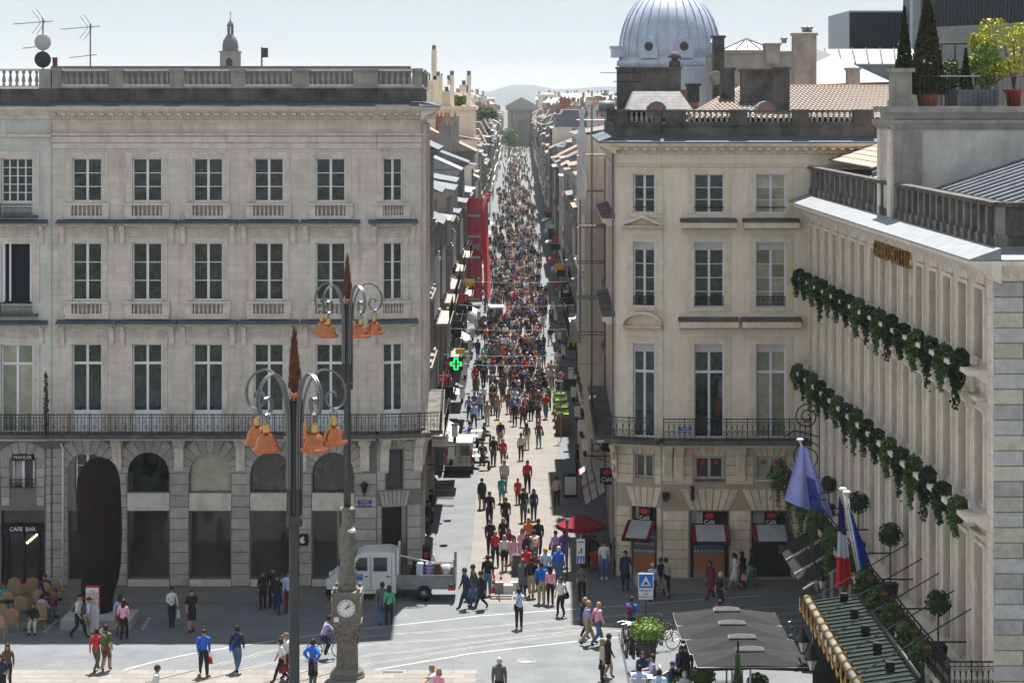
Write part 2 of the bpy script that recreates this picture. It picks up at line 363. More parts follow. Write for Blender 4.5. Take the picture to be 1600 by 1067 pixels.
def wall(mb, F, u0, u1, z0, z1, holes, depth=.3, mi=0, rmi=None):
    if rmi is None: rmi = mi
    us = sorted({u0, u1, *[h[0] for h in holes], *[h[1] for h in holes]}); zs = sorted({z0, z1, *[h[2] for h in holes], *[h[3] for h in holes]})
    us = [u for u in us if u0 - 1e-6 <= u <= u1 + 1e-6]; zs = [z for z in zs if z0 - 1e-6 <= z <= z1 + 1e-6]
    for a, b in zip(us, us[1:]):
        for c, d in zip(zs, zs[1:]):
            if b - a < 1e-5 or d - c < 1e-5: continue
            um, zm = (a+b)/2, (c+d)/2
            if any(h[0] < um < h[1] and h[2] < zm < h[3] for h in holes): continue
            mb.add([F.p(a,0,c), F.p(b,0,c), F.p(b,0,d), F.p(a,0,d)], [(0,1,2,3)], mi)
    for h in holes:
        a, b, c, d = h[:4]; arch = len(h) > 4 and h[4]
        zt = d - (b - a)/2*(h[4] if arch else 0)
        mb.add([F.p(a,0,c), F.p(a,0,zt), F.p(a,-depth,zt), F.p(a,-depth,c)], [(0,1,2,3)], rmi)
        mb.add([F.p(b,0,c), F.p(b,0,zt), F.p(b,-depth,zt), F.p(b,-depth,c)], [(3,2,1,0)], rmi)
        mb.add([F.p(a,0,c), F.p(b,0,c), F.p(b,-depth,c), F.p(a,-depth,c)], [(3,2,1,0)], rmi)
        if not arch: mb.add([F.p(a,0,d), F.p(b,0,d), F.p(b,-depth,d), F.p(a,-depth,d)], [(0,1,2,3)], rmi)
        else:
            n = 12; um = (a+b)/2; r = (b-a)/2; pts = [(um - r*math.cos(PI*i/n), zt + r*h[4]*math.sin(PI*i/n)) for i in range(n+1)]
            for (ua, za), (ub, zb) in zip(pts, pts[1:]):
                mb.add([F.p(ua,0,za), F.p(ub,0,zb), F.p(ub,0,d), F.p(ua,0,d)], [(0,1,2,3)], mi)
                mb.add([F.p(ua,0,za), F.p(ub,0,zb), F.p(ub,-depth,zb), F.p(ua,-depth,za)], [(0,1,2,3)], rmi)

_blk = {}
def block_spec(w, h, mat, proud=.035, bev=.015):
    k = (round(w, 2), round(h, 2), mat, proud)
    if k not in _blk:
        w, h = k[0], k[1]; mb = MB(); b = bev
        mb.add([(-w/2,0,0),(w/2,0,0),(w/2,0,h),(-w/2,0,h),(-w/2+b,-proud,b),(w/2-b,-proud,b),(w/2-b,-proud,h-b),(-w/2+b,-proud,h-b)],
               [(4,5,6,7),(0,1,5,4),(1,2,6,5),(2,3,7,6),(3,0,4,7)])
        _blk[k] = Spec('stone_block', mb, mat)
    return _blk[k]
def courses(F, parent, u0, u1, z0, z1, h, mat, rg, gap=.025, maxw=.9, proud=.035, w=0.0):
    n = max(1, round((z1 - z0)/h)); h = (z1 - z0)/n
    for i in range(n):
        L_ = u1 - u0; k = max(1, math.ceil(L_/maxw - .05)); off = .5 if (i % 2 and k > 1) else 0
        cuts = [u0] + [u0 + L_*(j + off)/k for j in range(0 if off else 1, k)] + [u1]
        for a, b in zip(cuts, cuts[1:]):
            if b - a > .08: place(block_spec(b - a - gap, h - gap, mat, proud), parent, F.p((a+b)/2, w, z0 + i*h + gap/2), F.ang)

# window: frame mesh with a separate pane object for each light
_win = {}
def window_spec(w, h, nc, rows, fr='frame_white', gl='glass', transom=None, bar=.035, fw=.07, blind=0):
    k = (w, h, nc, rows, fr, gl, transom, bar, fw, blind)
    if k in _win: return _win[k]
    mb = MB(); kids = []
    mb.box(-w/2, -w/2+fw, -.05, .05, 0, h); mb.box(w/2-fw, w/2, -.05, .05, 0, h)
    mb.box(-w/2+fw, w/2-fw, -.05, .05, 0, fw*1.2); mb.box(-w/2+fw, w/2-fw, -.05, .05, h-fw, h)
    cm = .055 if nc == 2 else .03
    xs = [-w/2+fw] + [-w/2 + w*j/nc for j in range(1, nc)] + [w/2-fw]
    zb, zt = fw*1.2, h - fw - blind
    if blind: mb.box(-w/2+fw, w/2-fw, -.04, .02, zt, h-fw, 1)
    zs = [zb]
    if transom:
        t0 = h*transom; zs += [zb + (t0-zb)*(i+1)/rows for i in range(rows)]; zs += [zt]
    else: zs += [zb + (zt-zb)*(i+1)/rows for i in range(rows)]
    for j in range(1, nc): mb.box(xs[j]-cm, xs[j]+cm, -.045, .03, zb, zt)
    for i, z in enumerate(zs[1:-1]):
        b2 = .06 if (transom and i == rows-1) else bar/2
        for j in range(nc):
            a = xs[j] + (cm if j else 0); b = xs[j+1] - (cm if j < nc-1 else 0); mb.box(a, b, -.035, .02, z-b2, z+b2)
    for j in range(nc):
        a = xs[j] + (cm if j else 0); b = xs[j+1] - (cm if j < nc-1 else 0)
        for c, d in zip(zs, zs[1:]):
            pm = MB(); pm.box(a-(a+b)/2, b-(a+b)/2, -.008, .008, -(d-c)/2, (d-c)/2)
            g = gl[(j + len(kids)) % len(gl)] if isinstance(gl, tuple) else gl
            kids.append(Spec('pane', pm, g, loc=((a+b)/2, 0, (c+d)/2)))
    _win[k] = Spec('window', mb, [fr, 'offwhite'], kids); return _win[k]

def baluster_spec(h, r, mat, n=6):
    mb = MB(); mb.lathe([(r*1.0,0),(r*1.0,h*.08),(r*.55,h*.14),(r*1.15,h*.34),(r*.9,h*.5),(r*.45,h*.78),(r*.9,h*.9),(r*.9,h)], n=n); return Spec('baluster', mb, mat)
D('c_lavender', c=(.33,.36,.70), c2=(.25,.28,.60), sc1=2, r=.7)
D('c_darkviolet', c=(.03,.05,.25), r=.7)
D('red_pot', c=(.30,.05,.03), r=.4)
D('flag_blue', c=(.01,.02,.12), r=.8); D('flag_white', c=(.62,.65,.78), r=.8); D('flag_red', c=(.62,.02,.04), r=.8); D('eu_blue', c=(.01,.06,.42), r=.8)
D('zinc_blue', c=(.48,.54,.63), c2=(.38,.44,.53), sc1=1.2, r=.5, metal=.2, streak=.3, sc_=(.25,.29,.36))
D('slate_pale', c=(.32,.33,.34), c2=(.24,.25,.27), sc1=4, r=.35, brick=(.25,.14,.02,.3))
D('house_grey', c=(.30,.28,.25), c2=(.18,.165,.15), sc1=.6, amt=.9, streak=.5, sc_=(.07,.065,.06), r=.95)
D('house_dark', c=(.17,.16,.145), c2=(.09,.085,.08), sc1=.6, amt=.9, streak=.5, sc_=(.05,.05,.05), r=.95)
D('shutter_grey', c=(.36,.37,.37), r=.6); D('shutter_white', c=(.66,.66,.64), r=.6)
D('wood_grey', c=(.22,.21,.19), r=.9); D('sheeting', c=(.72,.73,.74), c2=(.6,.61,.63), sc1=1.5, r=.6)
D('wicker_pale', c=(.34,.27,.17), c2=(.26,.20,.12), sc1=20, r=.8)
D('galv_dull', c=(.27,.27,.275), c2=(.15,.15,.15), sc1=3, amt=.8, r=.6, metal=.3)
D('red_bright', c=(.75,.03,.03), r=.5)
# ---------------------------------------------------------------- people: one skinned surface per pose, shared by everyone in that pose
LEG = {'stand': (((.10,-.02,.50),(.10,.0,.08),(.11,-.15,.03)), ((-.10,.02,.50),(-.10,.03,.08),(-.12,-.12,.03))),
 'walk': (((.10,-.20,.52),(.10,-.33,.10),(.10,-.48,.06)), ((-.10,-.02,.50),(-.09,.30,.17),(-.09,.20,.04))),
 'walk2': (((.09,-.10,.51),(.09,.12,.10),(.09,-.02,.03)), ((-.10,-.14,.52),(-.10,-.14,.10),(-.11,-.28,.04))),
 'sit': (((.12,-.42,.50),(.12,-.40,.08),(.12,-.54,.03)), ((-.12,-.42,.50),(-.13,-.34,.08),(-.13,-.48,.03))),
 'cycle': (((.10,-.34,.72),(.10,-.18,.42),(.10,-.32,.38)), ((-.10,-.28,.55),(-.10,-.05,.22),(-.10,-.18,.17)))}
ARM = {'down': (((.225,.02,1.14),(.235,-.05,.90),(.235,-.08,.82)), ((-.225,.02,1.14),(-.235,-.05,.90),(-.235,-.08,.82))),
 'swing': (((.225,.11,1.16),(.235,.10,.91),(.235,.09,.83)), ((-.225,-.06,1.15),(-.22,-.19,.94),(-.21,-.24,.87))),
 'phone': (((.24,-.06,1.15),(.10,-.26,1.20),(.06,-.30,1.25)), ((-.225,.02,1.14),(-.26,-.04,.90),(-.26,-.06,.82))),
 'shade': (((.34,-.10,1.42),(.16,-.20,1.56),(.10,-.22,1.60)), ((-.225,.02,1.14),(-.235,-.05,.90),(-.235,-.08,.82))),
 'photo': (((.24,-.16,1.24),(.08,-.30,1.46),(.05,-.33,1.53)), ((-.24,-.16,1.24),(-.08,-.30,1.46),(-.05,-.33,1.53))),
 'hips': (((.36,.10,1.20),(.20,.02,1.02),(.14,-.04,1.0)), ((-.36,.10,1.20),(-.20,.02,1.02),(-.14,-.04,1.0))),
 'point': (((.34,-.24,1.36),(.44,-.46,1.42),(.47,-.54,1.44)), ((-.24,-.04,1.14),(-.18,-.25,1.05),(-.16,-.33,1.05))),
 'bag': (((.27,.02,1.14),(.30,-.02,.89),(.30,-.03,.80)), ((-.24,-.04,1.15),(-.12,-.22,1.12),(-.06,-.25,1.12))),
 'table': (((.26,-.12,1.14),(.18,-.36,1.13),(.12,-.42,1.13)), ((-.26,-.12,1.14),(-.18,-.36,1.13),(-.12,-.42,1.13))),
 'bars': (((.24,-.28,1.20),(.24,-.50,1.10),(.24,-.56,1.08)), ((-.24,-.28,1.20),(-.24,-.50,1.10),(-.24,-.56,1.08)))}
POSES = {'stand':('stand','down'),'walk':('walk','swing'),'walk2':('walk2','swing'),'walkd':('walk','down'),'phone':('stand','phone'),'photo':('stand','photo'),'shade':('walk2','shade'),'hips':('stand','hips'),
 'point':('stand','point'),'bag':('walk2','bag'),'sit':('sit','table'),'cycle':('cycle','bars')}
def build_bodies():
    tmp = {}
    for pn, (lg, ar) in POSES.items():
        for sex in 'mf':
            k = 1.0 if sex == 'm' else .88; sw = .185 if sex == 'm' else .16; dz = -.42 if pn == 'sit' else 0.0; lean = 0.0
            dy = 0.0
            if pn == 'cycle': dz = -.02
            def up(p, f=1.0): 
                ly = -.28*max(0, (p[2]-.95)/.6) if pn == 'cycle' else (-.05*max(0,(p[2]-.95)/.6) if 'walk' in pn else 0)
                return (p[0], p[1] + ly, p[2] + dz)
            V = []; E = []; Rr = []; seg = []
            def v(p, r): V.append(p); Rr.append(r); return len(V)-1
            def e(a, b, z): E.append((a,b)); seg.append((a,b,z))
            pel = v(up((0,0,.95)), .165*(1.02 if sex=='f' else 1)); wa = v(up((0,0,1.10)), .155*k); ch = v(up((0,0,1.28)), .18*k); uc = v(up((0,.0,1.42)), .13*k); nk = v(up((0,-.005,1.50)), .064*k); hd = v(up((0,-.01,1.59)), .055)
            e(pel,wa,2); e(wa,ch,2); e(ch,uc,2); e(uc,nk,2); e(nk,hd,0)
            for s, L_, A_ in ((1, LEG[lg][0], ARM[ar][0]), (-1, LEG[lg][1], ARM[ar][1])):
                hip = v(up((s*.09, -.03 if pn=='sit' else 0, .90)), .125); e(pel,hip,3)
                kn = v(L_[0], .088*k); an = v(L_[1], .062*k); to = v(L_[2], .045)
                mid = v(tuple(Vector(V[hip]).lerp(Vector(L_[0]), .5)), .112*k); e(hip,mid,3); e(mid,kn,3); e(kn,an,4); e(an,to,5)
                sh = v(up((s*sw, 0, 1.40)), .085*k); el = v(up((A_[0][0]*(.93 if sex=='f' else 1), A_[0][1], A_[0][2])), .062*k); wr = v(up((A_[1][0]*(.93 if sex=='f' else 1), A_[1][1], A_[1][2])), .042*k); ha = v(up((A_[2][0]*(.93 if sex=='f' else 1), A_[2][1], A_[2][2])), .042*k)
                e(uc,sh,2); e(sh,el,2); e(el,wr,6); e(wr,ha,0)
            me = bpy.data.meshes.new('skeleton'); me.from_pydata(V, E, [])
            o = bpy.data.objects.new('skeleton', me); col.objects.link(o)
            mo = o.modifiers.new('skin', 'SKIN'); mo.use_smooth_shade = True; sb = o.modifiers.new('sub', 'SUBSURF'); sb.levels = 1; sb.render_levels = 1
            for i, sv in enumerate(me.skin_vertices[0].data): sv.radius = (Rr[i], Rr[i]*(.78 if i < 4 else 1)); sv.use_root = (i == 0)
            tmp[(pn, sex)] = (o, V, seg)
    bpy.context.view_layer.update(); dg = bpy.context.evaluated_depsgraph_get(); out = {}
    for key, (o, V, seg) in tmp.items():
        ev = bpy.data.meshes.new_from_object(o.evaluated_get(dg)); mb = MB(); vs = [tuple(v.co) for v in ev.vertices]; mb.v = vs
        S = [(Vector(V[a]), Vector(V[b]), z) for a, b, z in seg]; k = 1.0 if key[1] == 'm' else .88
        for p in ev.polygons:
            c = p.center; best = 9; bz = 2
            for a, b, z in S:
                d = b - a; t = max(0, min(1, (c-a).dot(d)/d.length_squared)); q = (c - (a + d*t)).length
                if q < best: best = q; bz = z
            if bz == 2 and c.z < V[0][2] + .02: bz = 3
            mb.f.append(list(p.vertices)); mb.m.append({0:0,2:1,3:2,4:3,5:4,6:5}[bz]); mb.sm.append(True)
        bpy.data.meshes.remove(ev)
        # head
        hx, hy, hz = V[5][0], V[5][1] - .012, V[5][2] + .035
        h = MB(); h.ell((0,0,0), (.078,.096,.118), 12, 8, 0)
        h.v = [(x*(1 - .28*max(0,-z/.118)**1.5), y*(1-.12*max(0,-z/.118)) , z) for x,y,z in h.v]
        h.add([(-.014,-.088,-.015),(.014,-.088,-.015),(0,-.118,-.018),(0,-.09,.03)], [(0,2,1),(0,3,2),(1,2,3)], 0)
        for s in (-1,1): h.ell((s*.03,-.086,.012), (.013,.01,.008), 6, 4, 6); h.ell((s*.08,.0,-.005), (.012,.022,.03), 6, 4, 0)
        h.box(-.022,.022,-.088,-.076,-.058,-.05,7)
        mb.merge(h, Matrix.Translation((hx,hy,hz)) @ Matrix.Scale(1.1, 4))
        # fingers
        n0 = 12 if False else None
        legs = [i for i,(a,b,z) in enumerate(seg) if z == 0][1:]
        for i in legs:
            a, b, _ = seg[i]; w_, e_ = Vector(V[a]), Vector(V[b]); d = (e_-w_).normalized(); s = 1 if w_.x > 0 else -1
            lat = Vector((0,1,0)) if abs(d.y) < .8 else Vector((1,0,0)); lat = (lat - d*lat.dot(d)).normalized(); inn = d.cross(lat).normalized()
            if inn.x*s > 0: inn = -inn
            for q, ln in enumerate((.062,.072,.068,.054)):
                o_ = e_ + lat*(.028 - .018*q); mb.tube([o_, o_ + d*ln*.55 + inn*.006, o_ + d*ln + inn*.022], [.0095,.009,.007], 4, 0)
            o_ = w_.lerp(e_, .45) + lat*.03; mb.tube([o_, o_ + lat*.022 + d*.03, o_ + lat*.02 + d*.058 + inn*.012], [.011,.010,.008], 4, 0)
        nm = mb.mesh('person', ['skin','c_grey','c_navy','c_navy','c_black','skin','hair_black','c_maroon'])
        out[key] = (nm, Vector((hx,hy,hz)), {z: V for z in ()}, V)
    for o, _, _ in tmp.values(): m = o.data; bpy.data.objects.remove(o); bpy.data.meshes.remove(m)
    return out
BODY = build_bodies()
def hair_mesh(kind):
    m = MB()
    if kind in ('short','crop'):
        q = MB(); g_ = .012 if kind == 'short' else .005; q.ell((0,.012,.018), (.08+g_,.096+g_,.108+g_), 12, 8); 
        q.f, q.m, q.sm = zip(*[(f, a, b) for f, a, b in zip(q.f, q.m, q.sm) if sum(q.v[i][2] for i in f)/len(f) > (.035 if sum(q.v[i][1] for i in f)/len(f) < -.02 else -.05)]) ; q.f = list(q.f); q.m = list(q.m); q.sm = list(q.sm); m.merge(q)
    elif kind == 'long':
        q = MB(); q.ell((0,.015,.018), (.092,.108,.12), 12, 8); keep = [(f,a,b) for f,a,b in zip(q.f,q.m,q.sm) if sum(q.v[i][2] for i in f)/len(f) > .03 or sum(q.v[i][1] for i in f)/len(f) > -.02]; q.f, q.m, q.sm = [list(x) for x in zip(*keep)]; m.merge(q)
        m.ell((0,.055,-.12), (.095,.06,.17), 10, 6); m.ell((.075,-.01,-.09), (.025,.04,.12), 6, 5); m.ell((-.075,-.01,-.09), (.025,.04,.12), 6, 5)
    elif kind == 'bun':
        m.merge(_h['short']); m.ell((0,.11,.05), (.045,.045,.045), 8, 5)
    elif kind == 'tail':
        m.merge(_h['short']); m.ell((0,.13,-.05), (.03,.035,.12), 7, 5)
    elif kind == 'cap':
        q = MB(); q.ell((0,.0,.035), (.09,.108,.095), 12, 8); keep = [(f,a,b) for f,a,b in zip(q.f,q.m,q.sm) if sum(q.v[i][2] for i in f)/len(f) > .03]; q.f, q.m, q.sm = [list(x) for x in zip(*keep)]; m.merge(q)
        m.prism([(-.07,-.09,.035),(.07,-.09,.035),(.05,-.17,.025),(-.05,-.17,.025)], (0,0,.012))
    elif kind == 'hat':
        m.lathe([(.16,.03),(.16,.04),(.095,.045),(.085,.13),(.02,.14)], (0,0,.01), 14)
    return m
_h = {}
for k in ('short','crop','long','bun','tail','cap','hat'): _h[k] = hair_mesh(k)
_hme = {}
def acc_mesh(kind):
    m = MB()
    if kind == 'backpack': m.ell((0,.20,1.24), (.155,.10,.23), 10, 7); m.ell((0,.29,1.18), (.11,.05,.13), 8, 5); m.tube([(.1,.12,1.42),(.12,-.02,1.47),(.12,-.13,1.36),(.13,-.03,1.12)], .02, 5); m.tube([(-.1,.12,1.42),(-.12,-.02,1.47),(-.12,-.13,1.36),(-.13,-.03,1.12)], .02, 5)
    elif kind == 'crossbag': m.box(.13,.22,-.10,.16,.84,1.04); m.tube([(.19,.0,1.02),(.02,-.16,1.26),(-.13,-.02,1.48)], .012, 5); m.tube([(.19,.04,1.02),(.02,.14,1.26),(-.13,.0,1.48)], .012, 5)
    elif kind == 'shoulderbag': m.frus((.22,.34,-.15,.15),(.24,.31,-.12,.12),.82,1.08); m.tube([(.27,-.1,1.08),(.2,0,1.44),(.27,.1,1.08)], .012, 5)
    elif kind == 'handbag': m.frus((.20,.34,-.14,.14),(.22,.31,-.12,.12),.46,.70); m.tube([(.27,-.07,.70),(.28,-.03,.82),(.27,.05,.70)], .010, 5)
    elif kind == 'shopper': m.frus((.2,.36,-.14,.14),(.24,.32,-.15,.15),.38,.72); m.tube([(.28,-.06,.72),(.28,-.03,.82),(.28,.04,.72)], .008, 5)
    elif kind == 'skirt': m.lathe([(.235,-.50),(.2,-.25),(.165,0),(.155,.08)], (0,0,1.0), 12, sy=.8)
    elif kind == 'miniskirt': m.lathe([(.205,-.30),(.18,-.12),(.155,.06)], (0,0,1.0), 12, sy=.8)
    elif kind == 'coat': m.lathe([(.24,-.42),(.2,-.15),(.175,.1),(.2,.32),(.19,.42)], (0,0,1.0), 12, sy=.8)
    elif kind == 'apron': m.lathe([(.20,-.55),(.18,-.2),(.16,.05)], (0,0,.98), 12, sy=.85)
    elif kind == 'phone': m.box(.02,.09,-.36,-.345,1.24,1.38)
    elif kind == 'flowers': m.tube([(.235,-.08,.82),(.34,-.16,.62)], .03, 6); m.ell((.35,-.17,.58), (.06,.06,.06), 7, 5)
    return m
_acc = {}
ANAME = {'crossbag':'shoulder_bag','shoulderbag':'shoulder_bag','shopper':'shopping_bag','miniskirt':'skirt'}
def person(pos, pose, head, top, bottom, sex='m', hair='short', hc='hair_brown', shin=None, sleeve=None, shoe='c_black', skin='skin', acc=(), label='', scale=None, group='people walking in the square and street', z=0):
    me, hpos, _, V = BODY[(pose, sex)]
    o = bpy.data.objects.new('person', me); col.objects.link(o); sc_ = scale or (1.02 if sex == 'm' else .96)
    o.location = (pos[0], pos[1], z); o.rotation_euler = (0, 0, R(head)); o.scale = (sc_*1.0, sc_*1.0, sc_)
    for i, mt in enumerate((skin, top, bottom, shin or bottom, shoe, sleeve or top, 'hair_black', 'c_maroon')):
        o.material_slots[i].link = 'OBJECT'; o.material_slots[i].material = M_(mt)
    W[o] = Vector((0,0,0)); tag(o, label, 'person', group)
    if hair and hair != 'bald':
        if (hair) not in _hme: _hme[hair] = _h[hair].mesh('hair', 'hair_brown')
        c = bpy.data.objects.new('hat' if hair in ('cap','hat') else 'hair', _hme[hair]); col.objects.link(c); c.parent = o; c.location = hpos; c.scale = (1.1,)*3; c.material_slots[0].link = 'OBJECT'; c.material_slots[0].material = M_(hc)
    for a, mt in acc:
        if a not in _acc: _acc[a] = acc_mesh(a).mesh(ANAME.get(a, a), 'c_black')
        c = bpy.data.objects.new(ANAME.get(a, a), _acc[a]); col.objects.link(c); c.parent = o; c.material_slots[0].link = 'OBJECT'; c.material_slots[0].material = M_(mt)
        if pose == 'sit': c.location = (0,0,-.42)
    return o
# ---------------------------------------------------------------- ground
def sheet(name, pts, mat, z, kind='structure'):
    mb = MB(); mb.poly([(p[0], p[1], z) for p in pts]); o = part(mb, name, mat); o['kind'] = kind; return o
def ribbon(name, pts, wd, mat, z, th=0):
    mb = MB(); P = [Vector((p[0], p[1], 0)) for p in pts]; L_ = []; R_ = []
    for i, p in enumerate(P):
        d = (P[min(i+1, len(P)-1)] - P[max(i-1, 0)]).normalized(); n = Vector((-d.y, d.x, 0))
        L_.append(p + n*wd/2 + Vector((0,0,z))); R_.append(p - n*wd/2 + Vector((0,0,z)))
    for i in range(len(P)-1): mb.add([R_[i], R_[i+1], L_[i+1], L_[i]], [(0,1,2,3)])
    o = part(mb, name, mat); o['kind'] = 'structure'; return o
def smooth_curve(pts, n=8):
    out = []; P = [Vector((p[0], p[1], 0)) for p in pts]
    for i in range(len(P)-1):
        a = P[max(i-1,0)]; b = P[i]; c = P[i+1]; d = P[min(i+2, len(P)-1)]
        for k in range(n):
            t = k/n; out.append(.5*((2*b) + (c-a)*t + (2*a-5*b+4*c-d)*t*t + (3*b-a-3*c+d)*t**3))
    out.append(P[-1]); return out
mb = MB()
g = [(-9000, -300), (9000, -300), (9000, 700), (-9000, 700), (-9000, 1400), (9000, 1400), (9000, 12000), (-9000, 12000)]
mb.add([(-9000,-300,-.05),(9000,-300,-.05),(9000,900,-.05),(-9000,900,-.05),(-9000,2200,10),(9000,2200,10),(9000,14000,12),(-9000,14000,12)], [(0,1,2,3),(3,2,5,4),(4,5,6,7)])
o = part(mb, 'ground', 'far_ground'); o['kind'] = 'structure'
sheet('square', [(-60,20),(60,20),(60,96.9),(-60,96.9)], 'paving_grey', 0)
sheet('street', [(-7,96.9),(7,96.9),(9,1010),(-9,1010)], 'paving_grey', 0)
sheet('street_path', [(-2.1,91.3),(2.75,91.3),(3.0,1005),(-2.3,1005)], 'paving_warm', .006)
# warm stone area at the lower left with separate slabs
rg = rnd(5)
edge = [gp(-10,1046), gp(530,1050), gp(742,1050), gp(742,1090)]
sheet('paving_panel', [(-40,60),(-1.5,60),(gp(742,1050).x, gp(742,1050).y),(-40, gp(0,1046).y)], 'stone_joint', .003)
slab = MB(); slab.frus((-.44,.44,-.29,.29), (-.435,.435,-.285,.285), 0, .008)
sp = Spec('paving_slab', slab, 'paving_warm_slab' if False else 'kerb')
pav = [o for o in col.objects if o.name == 'paving_panel'][0]; W[pav] = pav.location.copy()
y1 = gp(0,1046).y
k = 0
for j in range(10):
    y = y1 - .32 - j*.6
    x = -1.9 - (.45 if j % 2 else 0)
    while x > -20 and k < 295:
        place(sp, pav, (x, y, .004)); x -= .9; k += 1
# pavements before the two corner blocks
mb = MB(); mb.prism([(-60,91.3,0),(-5.6,91.3,0),(-4.6,92.3,0),(-4.4,96.9,0),(-60,96.9,0)], (0,0,.05)); part(mb, 'pavement', 'pavement', kind='structure')
mb = MB(); mb.prism([(4.6,93.2,0),(13.4,92.6,0),(13.4,99,0),(4.6,99,0)], (0,0,.05)); part(mb, 'pavement', 'pavement', kind='structure')
kr = []
L1 = smooth_curve([gp(-300,1180), gp(121,1066), gp(270,1027), gp(400,1005), gp(471,995), gp(569,982), gp(700,968), gp(750,962), gp(887,952), gp(960,947), gp(1100,936), gp(1290,925)])
L2 = smooth_curve([gp(250,1120), gp(400,1081), gp(565,1050), gp(700,1027), gp(750,1019), gp(908,1001), gp(960,996), gp(1060,989), gp(1290,975)])
def between(t):
    n = min(len(L1), len(L2)); out = []
    for i in range(60):
        s = i/59; a = L1[int(s*(len(L1)-1))]; b = L2[int(s*(len(L2)-1))]
        out.append(a.lerp(b, t))
    return out
sheetz = .010
ribbon('road_line', L1, .10, 'line_white', .008); ribbon('road_line', L2, .11, 'line_white', .008)
def rc(ps): return smooth_curve([gp(*p) for p in ps])
RA = rc([(-100,1150),(100,1098),(379,1015+14),(420,1018),(560,996),(700,985),(800,976),(900,967),(1000,960),(1290,944)])
RB = rc([(100,1120),(379,1047),(430,1036),(560,1010),(640,1003),(700,999),(830,985),(930,977),(1290,955)])
RC_ = rc([(250,1105),(430,1062),(565,1026),(640,1018),(750,1003),(900,986),(960,981),(1290,965)])
RD_ = rc([(300,1112),(430,1075),(565,1040),(640,1029),(700,1018),(800,1003),(900,990),(960,986),(1290,968)])
for c in (RA, RB, RC_, RD_):
    ribbon('tram_rail', c, .07, 'rail', .012)
    ribbon('tram_track', c, .3, 'concrete', .009)
# parking marks round the sculpture, manholes, drain
def dash(a, b, n, wd=.09):
    A = gp(*a); B = gp(*b)
    for i in range(n):
        p = A.lerp(B, (i + .15)/n); q = A.lerp(B, (i + .75)/n); ribbon('bay_marking', [p, q], wd, 'line_white', .012)
dash((68,988), (90,968), 6, .16); dash((222,984), (234,964), 6, .16); dash((68,989),(100,989),2,.05); dash((205,986),(220,986),1,.05)
mb = MB(); c = gp(823,1032); mb.lathe([(.40,0),(.40,.012),(.34,.012),(.34,.004)], (c.x, c.y, .002), 20); tag(part(mb, 'manhole_cover', 'concrete'), 'round iron manhole cover in the lit paving behind the man in the suit', 'manhole cover')
mb = MB()
for i in range(14): c = gp(600 + i*2.2, 1050); mb.box(c.x-.02, c.x+.02, c.y-.12, c.y+.12, .004, .016)
c = gp(614,1050); mb.box(c.x-.42, c.x+.42, c.y-.15, c.y+.15, .0, .008); tag(part(mb, 'drain_grate', 'black'), 'narrow dark slotted drain in the paving right of the clock column', 'drain', kind='stuff')
# hills
mb = MB(); rg = rnd(3); prev = None; n = 90
for i in range(n + 1):
    px = -700 + i*3000/n; h = 140 + 3*math.sin(px*.011) + 2*math.sin(px*.037+1) - 10*math.exp(-((px-818)/38)**2) + 4*math.exp(-((px-760)/30)**2)
    Y = 6000; p = at(px, h, Y); top = Vector((p.x, Y, p.z)); f = Vector((p.x*.85, Y*.85, 10)); b = Vector((p.x*1.2, Y*1.2, p.z*.8))
    if prev: mb.add([prev[1], f, top, prev[0]], [(0,1,2,3)]); mb.add([prev[0], top, b, prev[2]], [(0,1,2,3)])
    prev = (top, f, b)
part(mb, 'hills', 'hill', kind='structure')
# ---------------------------------------------------------------- left corner building
YL = 94.2; SL = YL/FX
def uL(px): return (px - CX)*SL
def zL(py): return CH - (py - HY)*SL
FL = Frame((0, YL), 0.0)
rg = rnd(11)
TOP = zL(186)
def railing_spec(name, w, h, motif, mat='iron'):
    mb = MB(); r = .012
    mb.box(-w/2, w/2, -.025, .025, h-.04, h); mb.box(-w/2, w/2, -.015, .015, .05, .08); mb.box(-w/2, w/2, -.012, .012, h-.17, h-.145)
    if motif == 'bars':
        n = 6
        for i in range(n): x = -w/2 + w*(i+.5)/n; mb.box(x-r, x+r, -r, r, .08, h-.04)
        for x in (-w/4, w/4): mb.tube([(x+.07*math.cos(t), 0, h*.42+.07*math.sin(t)) for t in [i*PI/4 for i in range(9)]], .012, 4)
        mb.tube([(-w/8+.05*math.cos(t), 0, h*.68+.09*math.sin(t)) for t in [i*PI/3 for i in range(7)]], .011, 4)
        mb.tube([(w/8+.05*math.cos(t), 0, h*.68+.09*math.sin(t)) for t in [i*PI/3 for i in range(7)]], .011, 4)
    elif motif == 'circles':
        n = 4
        for i in range(n):
            x = -w/2 + w*(i+.5)/n
            mb.tube([(x + w/n*.48*math.cos(t), 0, h*.5 + h*.30*math.sin(t)) for t in [k*PI/5 for k in range(11)]], .011, 4)
            mb.tube([(x + .05*math.cos(t), 0, h*.42 + .05*math.sin(t)) for t in [k*PI/3 for k in range(7)]], .014, 4)
            mb.box(x-w/n/2-.008, x-w/n/2+.008, -.01, .01, .08, h)
    else:
        n = max(3, int(w/.12))
        for i in range(n):
            a = -w/2 + w*i/n; b = a + w/n
            mb.tube([(a,0,.08),((a+b)/2,0,h*.4),(b,0,h-.15)], .009, 4); mb.tube([(b,0,.08),((a+b)/2,0,h*.4),(a,0,h-.15)], .009, 4)
    mb.box(-w/2-.018, -w/2+.018, -.02, .02, 0, h+.03)
    return Spec(name, mb, mat)
